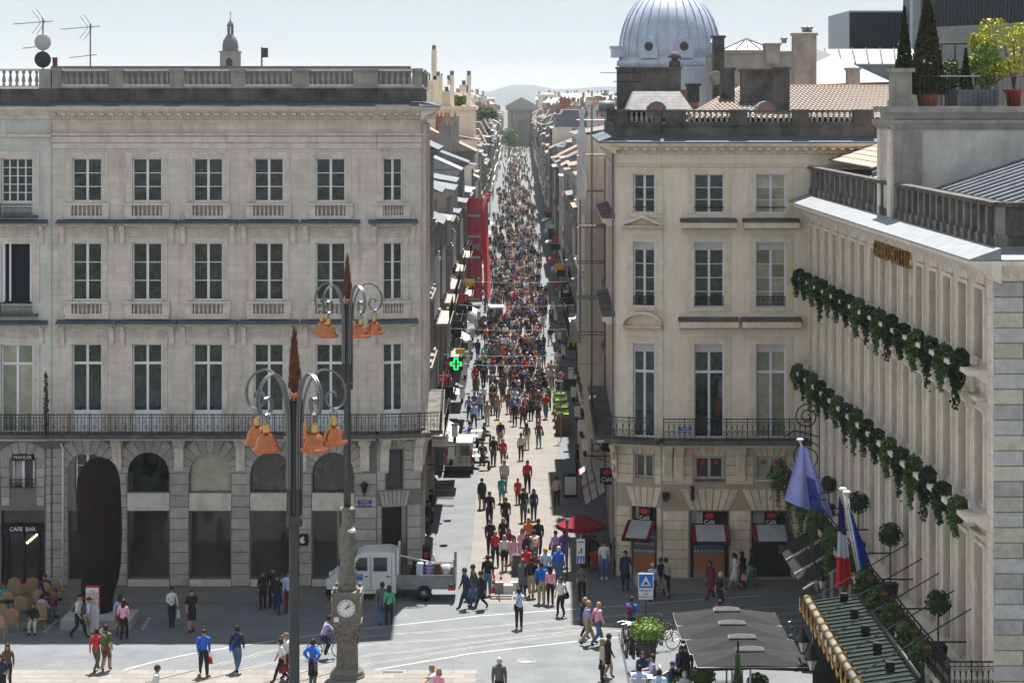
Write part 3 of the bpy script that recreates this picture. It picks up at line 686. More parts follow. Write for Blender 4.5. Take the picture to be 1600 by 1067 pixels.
def balustrade(F, parent, u0, u1, z0, z1, w, mat, bmat, nb, capmat=None):
    mb = MB(); F.box(mb, u0, u1, w-.13, w+.13, z0, z0+.10); F.box(mb, u0, u1, w-.16, w+.16, z1-.10, z1); part(mb, 'handrail', capmat or mat, parent)
    h = z1 - z0 - .2; s = baluster_spec(round(h,2), .085, bmat)
    for i in range(nb): place(s, parent, F.p(u0 + (u1-u0)*(i+.5)/nb, w, z0+.1), F.ang)

b = thing('corner_building', (uL(370), YL+7, 0), 'grey limestone corner building with arched shop windows and six window bays left of the street', 'building')
cols = [136, 230, 325, 420, 516.5]; cb = 613.5
# chamfered last bay and street side
uC = uL(588); ang = R(13); FC = Frame((uC, YL), ang); lenC = (uL(657) - uC)/math.cos(ang)
pe = FC.p(lenC, 0, 0); FS = Frame((pe.x, pe.y), R(91.5)); lenS = 13.4
U0 = uL(81)
ww = 23.5*SL
H = []
for c in cols:
    u = uL(c)
    H += [(u-ww, u+ww, zL(337), zL(320.5)), (u-ww, u+ww, zL(490), zL(474)), (u-ww, u+ww, zL(316), zL(247)), (u-ww, u+ww, zL(470), zL(379)), (u-ww, u+ww, zL(676), zL(537))]
GH = []
for c, i in zip((232, 328.5, 424, 520.5), range(4)):
    a, bb = uL(c-32.5), uL(c+32)
    GH += [(a, bb, zL(769), zL(706.5), 1.0), (a, bb, zL(904), zL(797.5))]
GH += [(uL(117), uL(155), zL(765), zL(707), .9), (uL(107), uL(166), zL(906), zL(797.5))]
mb = MB(); wall(mb, FL, U0, uC, zL(676), TOP, H, .28); part(mb, 'upper_wall', 'stone_left', b)
mb = MB(); wall(mb, FL, U0, uC, 0, zL(676), GH, .35); part(mb, 'ground_wall', 'stone_joint', b)
wc = 15.5*SL/math.cos(ang); uc = (uL(cb) - uC)/math.cos(ang)
HC = [(uc-wc, uc+wc, zL(337), zL(320.5)), (uc-wc, uc+wc, zL(490), zL(474)), (uc-wc, uc+wc, zL(316), zL(247)), (uc-wc, uc+wc, zL(468), zL(378)), (uc-wc, uc+wc, zL(676), zL(536))]
mb = MB(); wall(mb, FC, 0, lenC, zL(676), TOP, HC, .28); part(mb, 'upper_wall', 'stone_left', b)
ucg = (uL(616) - uC)/math.cos(ang); wg = 13*SL; dg_ = 19.5*SL
mb = MB(); wall(mb, FC, 0, lenC, 0, zL(676), [(ucg-wg, ucg+wg, zL(766), zL(703)), (ucg-dg_, ucg+dg_, 0, zL(793))], .35); part(mb, 'ground_wall', 'stone_joint', b)
# street side: pilasters and narrow windows
HS = [(1.6+i*2.6, 2.85+i*2.6, z0, z1) for i in range(4) for z0, z1 in ((zL(316),zL(247)),(zL(470),zL(379)),(zL(660),zL(537)))]
HS = [h for h in HS if h[1] < lenS]
mb = MB(); wall(mb, FS, 0, lenS, zL(676), TOP, HS, .3); part(mb, 'upper_wall', 'stone_left', b)
HG = [(1.4+i*2.6, 2.9+i*2.6, .2, zL(793)) for i in range(4)]
mb = MB(); wall(mb, FS, 0, lenS, 0, zL(676), HG, .5); part(mb, 'ground_wall', 'stone_joint', b)
mb = MB()
for i in range(6): FS.box(mb, .5+i*2.5-.18, .5+i*2.5+.18, 0, .22, zL(670), TOP-.3)
part(mb, 'pilaster', 'stone_left_trim', b, 'stuff')
for i in range(4):
    courses(FS, b, .1+i*2.6, 1.3+i*2.6, .1, zL(793), .5, 'stone_block', rg)
    for z0, z1 in ((zL(316),zL(247)),(zL(470),zL(379)),(zL(660),zL(537))):
        place(window_spec(1.25, round(z1-z0,2), 2, 3), b, FS.p(2.22+i*2.6, -.2, z0), FS.ang)
    mb = MB(); FS.box(mb, 1.42+i*2.6, 2.88+i*2.6, -.3, -.28, .2, zL(793)); part(mb, 'shop_window', 'glass_dark', b)
# core
mb = MB(); y2 = YL + 13.2
mb.prism([(uL(60),y2,0),(uL(60),YL+.5,0),(uC,YL+.5,0),(pe.x-.5,pe.y+.5,0),(pe.x-.5,y2,0)], (0,0,zL(160)-.3)); part(mb, 'core', 'dark_grey', b)
# cornice, parapet
SEG = [(FL, U0, uC), (FC, 0, lenC), (FS, 0, lenS)]
cor = MB(); strg = MB(); par = MB(); led = MB(); cap = MB()
zc = zL(165); zp0 = zL(160); zp1 = zL(138.5); zt = zL(108)
for F, a, e in SEG:
    e2 = e + (.1 if F is FL else .62 if F is FC else 0); a2 = a - (.1 if F is FC else .6 if F is FS else 0); dz = .004*SEG.index((F, a, e))
    F.prof(cor, a2, e2, [(0,zL(187)+dz),(.15,zL(186)+dz),(.22,zL(181)),(.5,zL(177)),(.72,zL(172)),(.8,zL(167)-dz),(0,zL(167)-dz)])
    F.prof(led, a2, e2, [(0,zL(167)+.012+dz),(.80,zL(166.8)+dz),(.80,zL(165.5)+dz),(.1,zL(160)+dz),(0,zL(159.8)+dz)])
    F.prof(strg, a, e, [(0,zL(213)),(.10,zL(212)),(.14,zL(208.5)),(0,zL(208))])
    F.box(strg, a, e, 0, .05, zL(232), zL(224)); F.box(strg, a, e, 0, .08, zL(223), zL(214))
    F.box(par, a, e, -.25, .05, zL(159), zp1); F.box(cap, a, e, -.3, .12, zp1, zp1+.08)
    F.box(cor, a, e, 0, .04, zL(192), zL(187))
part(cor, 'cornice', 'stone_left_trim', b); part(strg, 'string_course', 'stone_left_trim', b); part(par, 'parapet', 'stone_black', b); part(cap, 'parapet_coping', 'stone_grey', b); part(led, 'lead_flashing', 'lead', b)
mb = MB()
for F, a, e in SEG[:2]:
    n = int((e-a)/.17)
    for i in range(n): u = a + (e-a)*(i+.5)/n; F.box(mb, u-.05, u+.05, .1, .24, zL(186), zL(182))
    n = int((e-a)/.42)
    for i in range(n): u = a + (e-a)*(i+.5)/n; F.box(mb, u-.09, u+.09, .2, .62, zL(180), zL(176.6))
part(mb, 'dentils', 'stone_left_trim', b, 'stuff')
ped = [(82,97), (171,193), (266,288), (361,383), (457,483), (552,590)]
blkm = MB()
def pedestal(F, a, e):
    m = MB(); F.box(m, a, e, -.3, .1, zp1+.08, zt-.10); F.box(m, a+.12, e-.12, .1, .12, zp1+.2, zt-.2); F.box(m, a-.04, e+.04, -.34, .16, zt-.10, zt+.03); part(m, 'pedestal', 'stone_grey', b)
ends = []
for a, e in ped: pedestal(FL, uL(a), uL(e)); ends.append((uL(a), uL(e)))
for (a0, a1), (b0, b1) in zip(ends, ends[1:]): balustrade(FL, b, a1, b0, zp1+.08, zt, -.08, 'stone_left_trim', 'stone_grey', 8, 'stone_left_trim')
balustrade(FC, b, .05, lenC-.35, zp1+.08, zt, -.08, 'stone_left_trim', 'stone_grey', 6)
pedestal(FC, lenC-.35, lenC+.02)
for i in range(3): balustrade(FS, b, .5+i*4, 4.0+i*4, zp1+.08, zt, -.08, 'stone_left_trim', 'stone_grey', 7); pedestal(FS, 4.0+i*4 if i else 4.0, 4.5+i*4)
# roof behind
mb = MB(); zr = zL(103)
mb.prism([(uL(70),YL+1.2,zp0),(uL(640),YL+1.2,zp0),(pe.x-1.2,pe.y+2,zp0),(pe.x-1.2,y2,zp0),(uL(70),y2,zp0)], (0,0,zr-zp0)); part(mb, 'roof', 'zinc_dark', b)
# upper windows, surrounds, balustrades, hoods, consoles, friezes
def hood(F, parent, u, half, ztop, zbot, mat, leadm, proj=.42):
    m = MB(); F.prof(m, u-half, u+half, [(0,zbot),(.12,zbot),(proj*.75,zbot+.10),(proj,zbot+.14),(proj,ztop-.12),(0,ztop-.12)]); part(m, 'window_hood', mat, parent)
    m = MB(); F.prof(m, u-half-.03, u+half+.03, [(0,ztop-.118),(proj+.03,ztop-.118),(proj+.03,ztop-.09),(0,ztop+.06)]); part(m, 'hood_flashing', leadm, parent)
    m = MB(); n = int(half*2/.11)
    for i in range(n): x = u - half + half*2*(i+.5)/n; F.box(m, x-.03, x+.03, .1, proj*.7, zbot+.0, zbot+.07)
    part(m, 'dentils', mat, parent, 'stuff')
def surround(F, parent, u, hw, z0, z1, mat, steps=((.12,.05),(.26,.03))):
    m = MB()
    for i, (o_, w_) in enumerate(steps):
        i_ = steps[i-1][0] if i else 0
        F.box(m, u-hw-o_, u-hw-i_, 0, w_, z0, z1+o_); F.box(m, u+hw+i_, u+hw+o_, 0, w_, z0, z1+o_); F.box(m, u-hw-i_, u+hw+i_, 0, w_, z1+i_, z1+o_)
    part(m, 'window_surround', mat, parent)
def console(F, parent, u, ztop, h, wd, mat):
    m = MB(); F.prof(m, u-wd/2, u+wd/2, [(0,ztop-h),(.10,ztop-h),(.13,ztop-h*.8),(.08,ztop-h*.6),(.17,ztop-h*.3),(.32,ztop-.05),(.32,ztop),(0,ztop)]); part(m, 'console', mat, parent)
def frieze(F, parent, u, half, z0, z1, mat, kind):
    m = MB(); F.box(m, u-half, u+half, 0, .03, z0, z1); n = int(half*2/.17); h = z1 - z0
    for i in range(n):
        x = u - half + half*2*(i+.5)/n; z = (z0+z1)/2 + (0 if kind else .03*(-1)**i)
        M2 = MB(); M2.tube([(x+.065*math.cos(t), 0, z+h*.36*math.sin(t)) for t in [k*PI/3 for k in range(7)]], .034, 4)
        m.add([F.p(p[0], .04+p[1]*1, p[2]) for p in M2.v], M2.f)
    part(m, 'carved_frieze', mat, parent)
def rowset(F, u, hw, name=''):
    mb = MB(); F.box(mb, u-hw, u+hw, -.30, -.22, zL(338), zL(320)); part(mb, 'recess_back', 'stone_left', b); mb = MB(); F.box(mb, u-hw, u+hw, -.30, -.22, zL(491), zL(473)); part(mb, 'recess_back', 'stone_left', b)
    place(window_spec(round(hw*2,2), round(zL(247)-zL(316),2), 2, 3), b, F.p(u, -.18, zL(316)), F.ang)
    surround(F, b, u, hw, zL(316), zL(247), 'stone_left_trim')
    mb = MB(); F.box(mb, u-hw-.34, u+hw+.34, 0, .20, zL(320.5), zL(317.3)); F.box(mb, u-hw-.3, u+hw+.3, 0, .12, zL(342), zL(337)); F.box(mb, u-hw-.34, u-hw, 0, .12, zL(337), zL(320.5)); F.box(mb, u+hw, u+hw+.34, 0, .12, zL(337), zL(320.5)); part(mb, 'sill', 'stone_left_trim', b)
    s = baluster_spec(round(zL(320.5)-zL(337),2), .05, 'stone_left_trim', 5)
    for i in range(7): place(s, b, F.p(u - hw + hw*2*(i+.5)/7, .06, zL(337)), F.ang)
    # second floor
    place(window_spec(round(hw*2,2), round(zL(379)-zL(470),2), 2, 3), b, F.p(u, -.18, zL(470)), F.ang)
    surround(F, b, u, hw, zL(470), zL(379), 'stone_left_trim', ((.10,.06),(.22,.04)))
    half = hw + 22*SL
    hood(F, b, u, half, zL(345), zL(353), 'stone_left_trim', 'lead'); frieze(F, b, u, hw+.22, zL(370), zL(357), 'stone_left_trim', 1)
    for s_ in (-1, 1): console(F, b, u + s_*(hw+.44), zL(353), .8, .2, 'stone_left_trim')
    mb = MB(); F.box(mb, u-hw-.34, u+hw+.34, 0, .20, zL(474), zL(470.5)); F.box(mb, u-hw-.3, u+hw+.3, 0, .12, zL(498), zL(490)); F.box(mb, u-hw-.34, u-hw, 0, .12, zL(490), zL(474)); F.box(mb, u+hw, u+hw+.34, 0, .12, zL(490), zL(474)); part(mb, 'sill', 'stone_left_trim', b)
    s = baluster_spec(round(zL(474)-zL(490),2), .05, 'stone_left_trim', 5)
    for i in range(7): place(s, b, F.p(u - hw + hw*2*(i+.5)/7, .06, zL(490)), F.ang)
    # first floor
    place(window_spec(round(hw*2,2), round(zL(537)-zL(676),2), 2, 1, transom=.78), b, F.p(u, -.18, zL(676)), F.ang)
    mb = MB(); F.box(mb, u-hw+.05, u+hw-.05, -.19, -.10, zL(676), zL(641)); part(mb, 'door_panel', 'frame_white', b)
    surround(F, b, u, hw, zL(676), zL(537), 'stone_left_trim', ((.10,.06),(.22,.04)))
    hood(F, b, u, half, zL(501), zL(509.5), 'stone_left_trim', 'lead'); frieze(F, b, u, hw+.2, zL(530), zL(514), 'stone_left_trim', 0)
    for s_ in (-1, 1): console(F, b, u + s_*(hw+.44), zL(510), .85, .2, 'stone_left_trim')
for c in cols: rowset(FL, uL(c), ww)
rowset(FC, uc, wc)
# ground floor glazing
for c in (232, 328.5, 424, 520.5):
    u = uL(c); r = 32.2*SL
    m = MB(); pts = [FL.p(u - r*math.cos(PI*i/14), -.30, zL(738.5) + r*math.sin(PI*i/14)) for i in range(15)] + [FL.p(u+r,-.30,zL(769)), FL.p(u-r,-.30,zL(769))]
    m.prism(pts, (0,.02,0)); part(m, 'fanlight', 'glass_curtain_reflect' if c < 400 and c > 300 else 'glass', b)
    m = MB(); FL.box(m, u-r, u-r+.05, -.3, -.2, zL(904), zL(797.5)); FL.box(m, u+r-.05, u+r, -.3, -.2, zL(904), zL(797.5)); FL.box(m, u-r, u+r, -.3, -.2, zL(904), zL(902)); FL.box(m, u-r, u+r, -.3, -.2, zL(799.5), zL(797.5))
    if c > 500:
        for q in (528-520.5, 538-520.5): FL.box(m, u+q*SL-.05, u+q*SL+.05, -.3, -.18, zL(904), zL(797.5))
    sf = part(m, 'shop_window', 'galv', b)
    m = MB(); FL.box(m, u-r+.05, u+r-.05, -.29, -.27, zL(902), zL(799.5)); part(m, 'pane', 'glass_dark', sf)
    m = MB(); FL.box(m, u-r-.02, u+r+.02, 0, .05, zL(797), zL(770)); part(m, 'lintel', 'stone_left_trim', b); m = MB(); FL.box(m, u-r, u+r, -.05, .03, 0.1, zL(905)); part(m, 'plinth', 'stone_left_trim', b)
    m = MB()
    for i in range(22): x = u - r + 2*r*(i+.5)/22; FL.box(m, x-.028, x+.028, .02, .05, .15, zL(907))
    part(m, 'plinth_grille', 'stone_left_trim', b, 'stuff')
u = uL(136); place(window_spec(1.05, 1.65, 2, 3), b, FL.p(u, -.2, zL(765)), 0)
m = MB(); FL.box(m, uL(107), uL(166), -.3, -.28, zL(906), zL(797.5)); part(m, 'shop_window', 'glass_dark', b)
# rusticated piers and voussoirs
piers = [(99,106),(166,198.5),(265.5,295),(361.5,390.5),(457,487),(554,588)]
for a, e in piers: courses(FL, b, uL(a), uL(e), .12, zL(739), .50, 'stone_block', rg, maxw=1.2)
courses(FL, b, uL(82), uL(99), .12, zL(700), .42, 'stone_block', rg, maxw=.6)
def voussoirs(F, u, zs, r, r2, n, ztop, mat, parent, proud=.03, half=None):
    for i in range(n):
        a0 = PI*(i+.06)/n; a1 = PI*(i+.94)/n
        def lim(a, rr):
            x = u - rr*math.cos(a); z = zs + rr*math.sin(a)
            if half is not None and abs(x-u) > half: k = half/abs(math.cos(a)*1.0); x = u - math.copysign(half, math.cos(a)); z = zs + k*math.sin(a)
            return (x, min(z, ztop))
        q = [(u - r*math.cos(a0), zs + r*math.sin(a0)), (u - r*math.cos(a1), zs + r*math.sin(a1)), lim(a1, r2), lim(a0, r2)]
        m = MB(); m.prism([F.p(x, proud, z) for x, z in q][::-1], -F.N*proud*.98); part(m, 'stone_block', mat, parent)
for c in (136, 232, 328.5, 424, 520.5): voussoirs(FL, uL(c), zL(739), 32.5*SL, 56*SL, 11, zL(686), 'stone_block', b, half=47.3*SL)
courses(FC, b, 0.02, ucg-dg_-.02, .12, zL(790), .5, 'stone_block', rg, maxw=1.2)
courses(FC, b, ucg+dg_+.02, lenC, .12, zL(790), .5, 'stone_block', rg, maxw=1.2)
courses(FC, b, 0.02, ucg-wg-.05, zL(766), zL(690), .45, 'stone_block', rg, maxw=1.2)
courses(FC, b, ucg+wg+.05, lenC, zL(766), zL(690), .45, 'stone_block', rg, maxw=1.2)
def flatarch(F, u, hw, z0, z1, n, mat, parent, splay=.35, proud=.035):
    for i in range(n):
        a = -1 + 2*i/n + .03; e = -1 + 2*(i+1)/n - .03
        m = MB(); m.prism([F.p(u+a*hw, proud, z0), F.p(u+e*hw, proud, z0), F.p(u+e*(hw+splay), proud, z1), F.p(u+a*(hw+splay), proud, z1)], -F.N*proud*.98); part(m, 'stone_block', mat, parent)
flatarch(FC, ucg, dg_, zL(792), zL(768), 7, 'stone_block', b, .15); flatarch(FC, ucg, wg, zL(702), zL(686), 5, 'stone_block', b, .2)
m = MB(); FC.box(m, ucg-wg, ucg+wg, -.32, -.3, zL(766), zL(703)); part(m, 'pane', 'glass_dark', b)
m = MB(); FC.box(m, ucg-dg_, ucg+dg_, -.34, -.32, 0.05, zL(793)); part(m, 'doorway', 'black', b)
for q in (5,): 
    m = MB(); FC.box(m, ucg+dg_-.22, ucg+dg_-.02, -.3, -.1, 0.05, zL(793)); part(m, 'door_leaf', 'galv', b)
for c in (183, 280, 376, 472, 570):
    m = MB(); u = uL(c); FL.prof(m, u-.21, u+.21, [(0,zL(736)),(.10,zL(735)),(.16,zL(725)),(.18,zL(700)),(.5,zL(688)),(.75,zL(683)),(.75,zL(681)),(0,zL(681))]); FL.box(m, u-.27, u+.27, .02, .3, zL(695), zL(685)); part(m, 'corbel', 'stone_left_trim', b)
for F, u in ((FC, .35), (FC, lenC-.15), (FS, 1.5), (FS, 4.3)):
    m = MB(); F.prof(m, u-.2, u+.2, [(0,zL(740)),(.15,zL(735)),(.2,zL(722)),(.3,zL(700)),(.8,zL(684)),(.8,zL(681)),(0,zL(681))]); part(m, 'corbel', 'stone_left_trim', b)
# balcony
m = MB()
for F, a, e in SEG: F.box(m, a - (.0 if F is FL else .1), e + (.3 if F is FC else .12 if F is FL else 0), .002, 1.0, zL(680.5), zL(674))
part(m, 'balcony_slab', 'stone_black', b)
m = MB()
for F, a, e in SEG: F.box(m, a, e, .003, .85, zL(683.5), zL(681))
part(m, 'balcony_moulding', 'stone_left_trim', b)
zb = zL(676); rh = .98
def railing(F, a, e, parent, motif, pw=.9, w=.92, z=zb, h=rh, mat='iron'):
    n = max(1, round((e-a)/pw)); s = railing_spec('railing_panel', round((e-a)/n,3), h, motif, mat)
    for i in range(n): place(s, parent, F.p(a + (e-a)*(i+.5)/n, w, z), F.ang)
railing(FL, uL(83), uC+.1, b, 'bars'); railing(FC, .05, lenC+.65, b, 'bars'); railing(FS, -.6, lenS-.1, b, 'bars')
# things fixed to it: street lamp bracket lantern, street plate, shop emblem sign
t = thing('wall_lantern', FL.p(uL(570), .1, zL(770)), 'small black lantern on the pier left of the corner shop door', 'lantern')
m = MB(); c = FL.p(uL(570), .3, zL(768)); m.lathe([(.10,0),(.16,.3),(.2,.33),(.22,.36),(.05,.5),(.03,.55)], c, 6); part(m, 'lamp_head', 'iron', t)
m = MB(); m.tube([FL.p(uL(570), .04, zL(772)), FL.p(uL(570), .28, zL(774)), FL.p(uL(570), .3, zL(768))], .025, 5); part(m, 'bracket', 'iron', t)
pl = MB(); FL.box(pl, uL(559), uL(581), .04, .07, zL(791), zL(781)); o = tag(part(pl, 'street_plate', 'blue_plate'), 'dark blue street name plate on the pier by the corner door', 'street sign')
for i, s in enumerate(('PLACE', 'DE LA COMEDIE')): text(s, .13, 'sign_white', o, FL.p(uL(570), .075, zL(783.6 + i*4.4)), 0, .004)
# shop emblem: pale apple with a bite on a black square
sg = MB(); FL.box(sg, uL(464.5), uL(482), .05, .14, zL(851), zL(833)); sgo = tag(part(sg, 'shop_sign', 'black'), 'black square shop sign with a white bitten apple beside the lamp pole', 'sign')
m = MB(); cx, cz = uL(473.2), zL(842.6); pts = []
for i in range(28):
    a = 2*PI*i/28 + PI/2; r = .135*(1 - .10*math.cos(2*a) - .05*abs(math.sin(a))); x = r*math.cos(a)*1.02; z = r*math.sin(a)
    if abs(x) < .03 and z > 0: z -= .02
    if x > .085 and -.03 < z < .09: x = .085 - .04*math.cos((z-.03)/.06*PI/2)
    pts.append(FL.p(cx + x, .155, cz + z))
m.prism(pts[::-1], (0, .01, 0)); m.prism([FL.p(cx+.0+.05*(math.cos(t)*.5+.5)*1.0, .155, cz+.14+.05*math.sin(t)+.03*(math.cos(t)*.5+.5)) for t in [k*PI/4 for k in range(8)]][::-1], (0,.01,0)); part(m, 'emblem', 'sign_white', sgo)

# ---------------------------------------------------------------- far left building (cafe)
e = thing('cafe_building', (uL(0), YL+7, 0), 'pale stone building at the photo edge with a cafe bar on its ground floor', 'building')
Ue = uL(-90); Uf = uL(81)-.01
u1 = uL(27)
FE = Frame((0, YL-.03), 0)
ph = [(u1-.72, u1+.72, zL(317), zL(247)), (u1-.64, u1+.64, zL(471), zL(381)), (u1-.72, u1+.72, zL(676), zL(538))]
ph2 = [(a-2.85, b_-2.85, c, d) for a, b_, c, d in ph]
m = MB(); wall(m, FE, Ue, Uf, zL(676), TOP, ph+ph2, .3); part(m, 'upper_wall', 'stone_left_edge', e)
gh = [(uL(19), uL(54), zL(762), zL(705.5), .25), (uL(2), uL(70), .1, zL(797))]
m = MB(); wall(m, FE, Ue, Uf, 0, zL(676), gh, .35); part(m, 'ground_wall', 'stone_joint', e)
m = MB(); FE.prof(m, Ue, Uf, [(0,zL(187)),(.15,zL(186)),(.22,zL(181)),(.5,zL(177)),(.72,zL(172)),(.8,zL(168)),(0,zL(168))]); FE.box(m, Ue, Uf, 0, .12, zL(214), zL(210)); part(m, 'cornice', 'stone_left_trim', e)
m = MB(); FE.prof(m, Ue, Uf, [(0,zL(168)+.01),(.80,zL(167.5)),(.80,zL(166.5)),(.1,zL(160)),(0,zL(159))]); part(m, 'lead_flashing', 'lead', e)
m = MB(); FE.box(m, Ue, Uf, -.25, .05, zL(160), zp1); part(m, 'parapet', 'stone_black', e)
m = MB(); FE.box(m, uL(62), uL(80.5), -.3, .1, zp1, zt); part(m, 'pedestal', 'stone_grey', e)
balustrade(FE, e, uL(-30), uL(62), zp1+.02, zt, -.08, 'stone_left_trim', 'stone_grey', 9)
m = MB(); m.box(uL(-90), uL(80), YL+.5, YL+14, 0, zL(160)-.3); part(m, 'core', 'dark_grey', e)
place(window_spec(1.44, round(zL(247)-zL(317),2), 4, 5), e, FE.p(u1, -.18, zL(317)), 0)
place(window_spec(1.44, round(zL(538)-zL(676),2), 2, 1, transom=.78, gl=('glass_green','glass_curtain_reflect')), e, FE.p(u1, -.18, zL(676)), 0)
m = MB(); FE.box(m, u1-.64, u1+.64, -.3, -.27, zL(471), zL(381)); part(m, 'open_window', 'black', e)
m = MB(); FE.box(m, u1-.64, u1-.56, -.2, .0, zL(471), zL(381)); FE.box(m, u1+.58, u1+.64, -.2, .0, zL(471), zL(381)); FE.box(m, u1-.38, u1-.3, -.2, -.1, zL(471), zL(381)); FE.box(m, u1-.64, u1+.64, -.2, .0, zL(473), zL(471)); part(m, 'window_frame', 'frame_white', e)
for z0, z1 in ((317,247),(471,381),(676,538)): surround(FE, e, u1, .72, zL(z0), zL(z1), 'stone_left_trim', ((.12,.06),(.3,.04)))
for zt_ in (345, 502):
    hood(FE, e, uL(27), 47*SL, zL(zt_), zL(zt_+8), 'stone_left_trim', 'lead'); frieze(FE, e, uL(27), .95, zL(zt_+24), zL(zt_+12), 'stone_left_trim', 1); console(FE, e, uL(65), zL(zt_+8), .8, .2, 'stone_left_trim')
for z in (336, 490):
    place(railing_spec('window_rail', 1.45, .5, 'x'), e, FE.p(u1, .15, zL(z)), 0)
    m = MB(); FE.box(m, u1-.95, u1+.95, 0, .25, zL(z+4), zL(z)); part(m, 'sill', 'stone_black', e)
m = MB(); FE.box(m, Ue, Uf, .002, 1.0, zL(680.5), zL(674)); part(m, 'balcony_slab', 'stone_black', e)
m = MB(); FE.box(m, Ue, Uf, .003, .85, zL(684), zL(681)); part(m, 'balcony_moulding', 'stone_left_trim', e)
railing(FE, uL(-30), Uf, e, 'bars')
m = MB(); u = uL(36); FE.box(m, u-.5, u+.5, -.25, -.22, zL(762), zL(706)); mw = part(m, 'window', 'glass_dark', e)
m = MB(); FE.box(m, uL(19), uL(22), -.2, -.1, zL(762), zL(712)); FE.box(m, uL(34), uL(38), -.2, -.1, zL(762), zL(712)); FE.box(m, uL(51), uL(54), -.2, -.1, zL(762), zL(712)); part(m, 'window_frame', 'frame_white', e)
m = MB(); FE.box(m, uL(22.5), uL(33.5), -.2, -.17, zL(758), zL(718)); part(m, 'poster', 'photo_print', e)
m = MB(); FE.box(m, uL(19), uL(54), .0, .05, zL(719), zL(709)); sgn = part(m, 'sign_board', 'black', e)
text('MAHLER', .22, 'sign_white', e, FE.p(uL(36), .06, zL(714)), 0, .004)
place(railing_spec('window_rail', 1.1, .42, 'x'), e, FE.p(uL(36), .12, zL(762)), 0)
m = MB(); FE.box(m, uL(2), uL(70), -.3, -.28, .1, zL(797)); part(m, 'shop_front', 'glass_dark', e)
m = MB(); FE.box(m, uL(2), uL(70), -.2, .04, zL(832), zL(820)); part(m, 'sign_board', 'black', e)
text('CAFE  BAR', .25, 'sign_white', e, FE.p(uL(36), .06, zL(826)), 0, .006, bold=.004)
m = MB()
for a in (3, 12, 36, 60, 68): FE.box(m, uL(a)-.05, uL(a)+.05, -.27, -.15, .1, zL(832))
part(m, 'door_frame', 'black', e)
for i in range(5):
    m = MB(); p = FE.p(uL(41+i*3.6), -.24, zL(849-i*3)); m.ell(p, .055, 6, 4); part(m, 'bulb', 'bulb', e)
courses(FE, e, uL(72), uL(80.6), .1, zL(700), .42, 'stone_block', rg)
courses(FE, e, uL(-30), uL(0), .1, zL(700), .42, 'stone_block', rg)
courses(FE, e, uL(2), uL(16), zL(790), zL(700), .42, 'stone_block', rg); courses(FE, e, uL(57), uL(70), zL(790), zL(700), .42, 'stone_block', rg)
voussoirs(FE, uL(36), zL(742), 34*SL, 52*SL, 11, zL(686), 'stone_block', e, half=35*SL)
t = MB(); t.tube([FE.p(uL(99.5), .12, .1), FE.p(uL(99.5), .12, zL(700)), FE.p(uL(96), .12, zL(692))], .05, 6); tag(part(t, 'drainpipe', 'frame_white'), 'pale drainpipe running down left of the dark tall sculpture', 'pipe')
t = MB(); t.tube([FE.p(uL(80), .95, zL(676)), FE.p(uL(79), .98, zL(640)), FE.p(uL(80.5), .98, zL(610)), FE.p(uL(79), .95, zL(575))], [.05,.09,.07,.02], 6)
foliage(t, FE.p(uL(79.5), .96, zL(625)), (.12,.1,1.4), 160, .12, rg); tag(part(t, 'climbing_plant', 'leaf_brown'), 'withered dark climbing plant standing up from the long balcony', 'plant')

# rooftop things on the left
def antenna(X, Y, z0, z1, label, seed):
    t = thing('antenna', (X, Y, z0), label, 'antenna'); r = rnd(seed)
    m = MB(); m.tube([(X,Y,z0),(X,Y,z1)], .035, 5); part(m, 'mast', 'iron_grey', t)
    for k, (dz, L_) in enumerate(((.15, 1.9), (1.5 if seed == 2 else 1.3, 1.3))):
        m = MB(); z = z1 - dz; a = X - L_*.75; m.tube([(a,Y,z-.1),(X+L_*.25,Y,z+.05)], .018, 4)
        for i in range(9): x = a + L_*(i+.3)/9; m.tube([(x,Y-.25,z-.1+.15*i/9),(x,Y+.25,z-.1+.15*i/9)], .012, 4)
        if k == 0:
            for s_ in (-1, 1): m.tube([(X-.1,Y,z),(X-.5,Y,z+.55*s_)], .012, 4); m.tube([(X+.1,Y,z),(X-.3,Y,z+.6*s_)], .012, 4)
        part(m, 'aerial', 'iron_grey', t)
    return t
Yr = 99.0
p = at(67,103,Yr); antenna(p.x, Yr, p.z-.3, at(67,30,Yr).z, 'tall television aerial above the two satellite dishes', 1)
p = at(141,103,Yr); antenna(p.x, Yr, p.z-.3, at(141,38,Yr).z, 'television aerial standing alone on the roof right of the dishes', 2)
for py, lab, mt in ((67,'upper round satellite dish on the left roof','offwhite'),(94,'lower dark round satellite dish on the left roof','dark_grey')):
    c = at(66, py, Yr-.4); t = thing('satellite_dish', c, lab, 'satellite dish'); m = MB()
    prof = [(.02,0),(.2,.02),(.39,.09),(.40,.10)]; q = MB(); q.lathe(prof, n=16); m.merge(q, Matrix.Translation(c) @ Matrix.Rotation(R(-80), 4, 'X') ); part(m, 'dish', 'dish_'+mt if False else mt, t)
    m = MB(); m.tube([c + Vector((0,.1,-.1)), c + Vector((0,.4,-.3))], .03, 5); part(m, 'arm', 'iron_grey', t)
m = MB(); p = at(409,103,Yr); m.tube([(p.x,Yr,p.z-.3),(p.x,Yr,at(0,74,Yr).z)], .04, 5); q = at(412,82,Yr); m.box(q.x-.1,q.x+.2,Yr-.15,Yr+.15,q.z-.25,q.z+.2); tag(part(m, 'roof_floodlight', 'iron_grey'), 'small floodlight on a short mast above the left roof', 'floodlight')
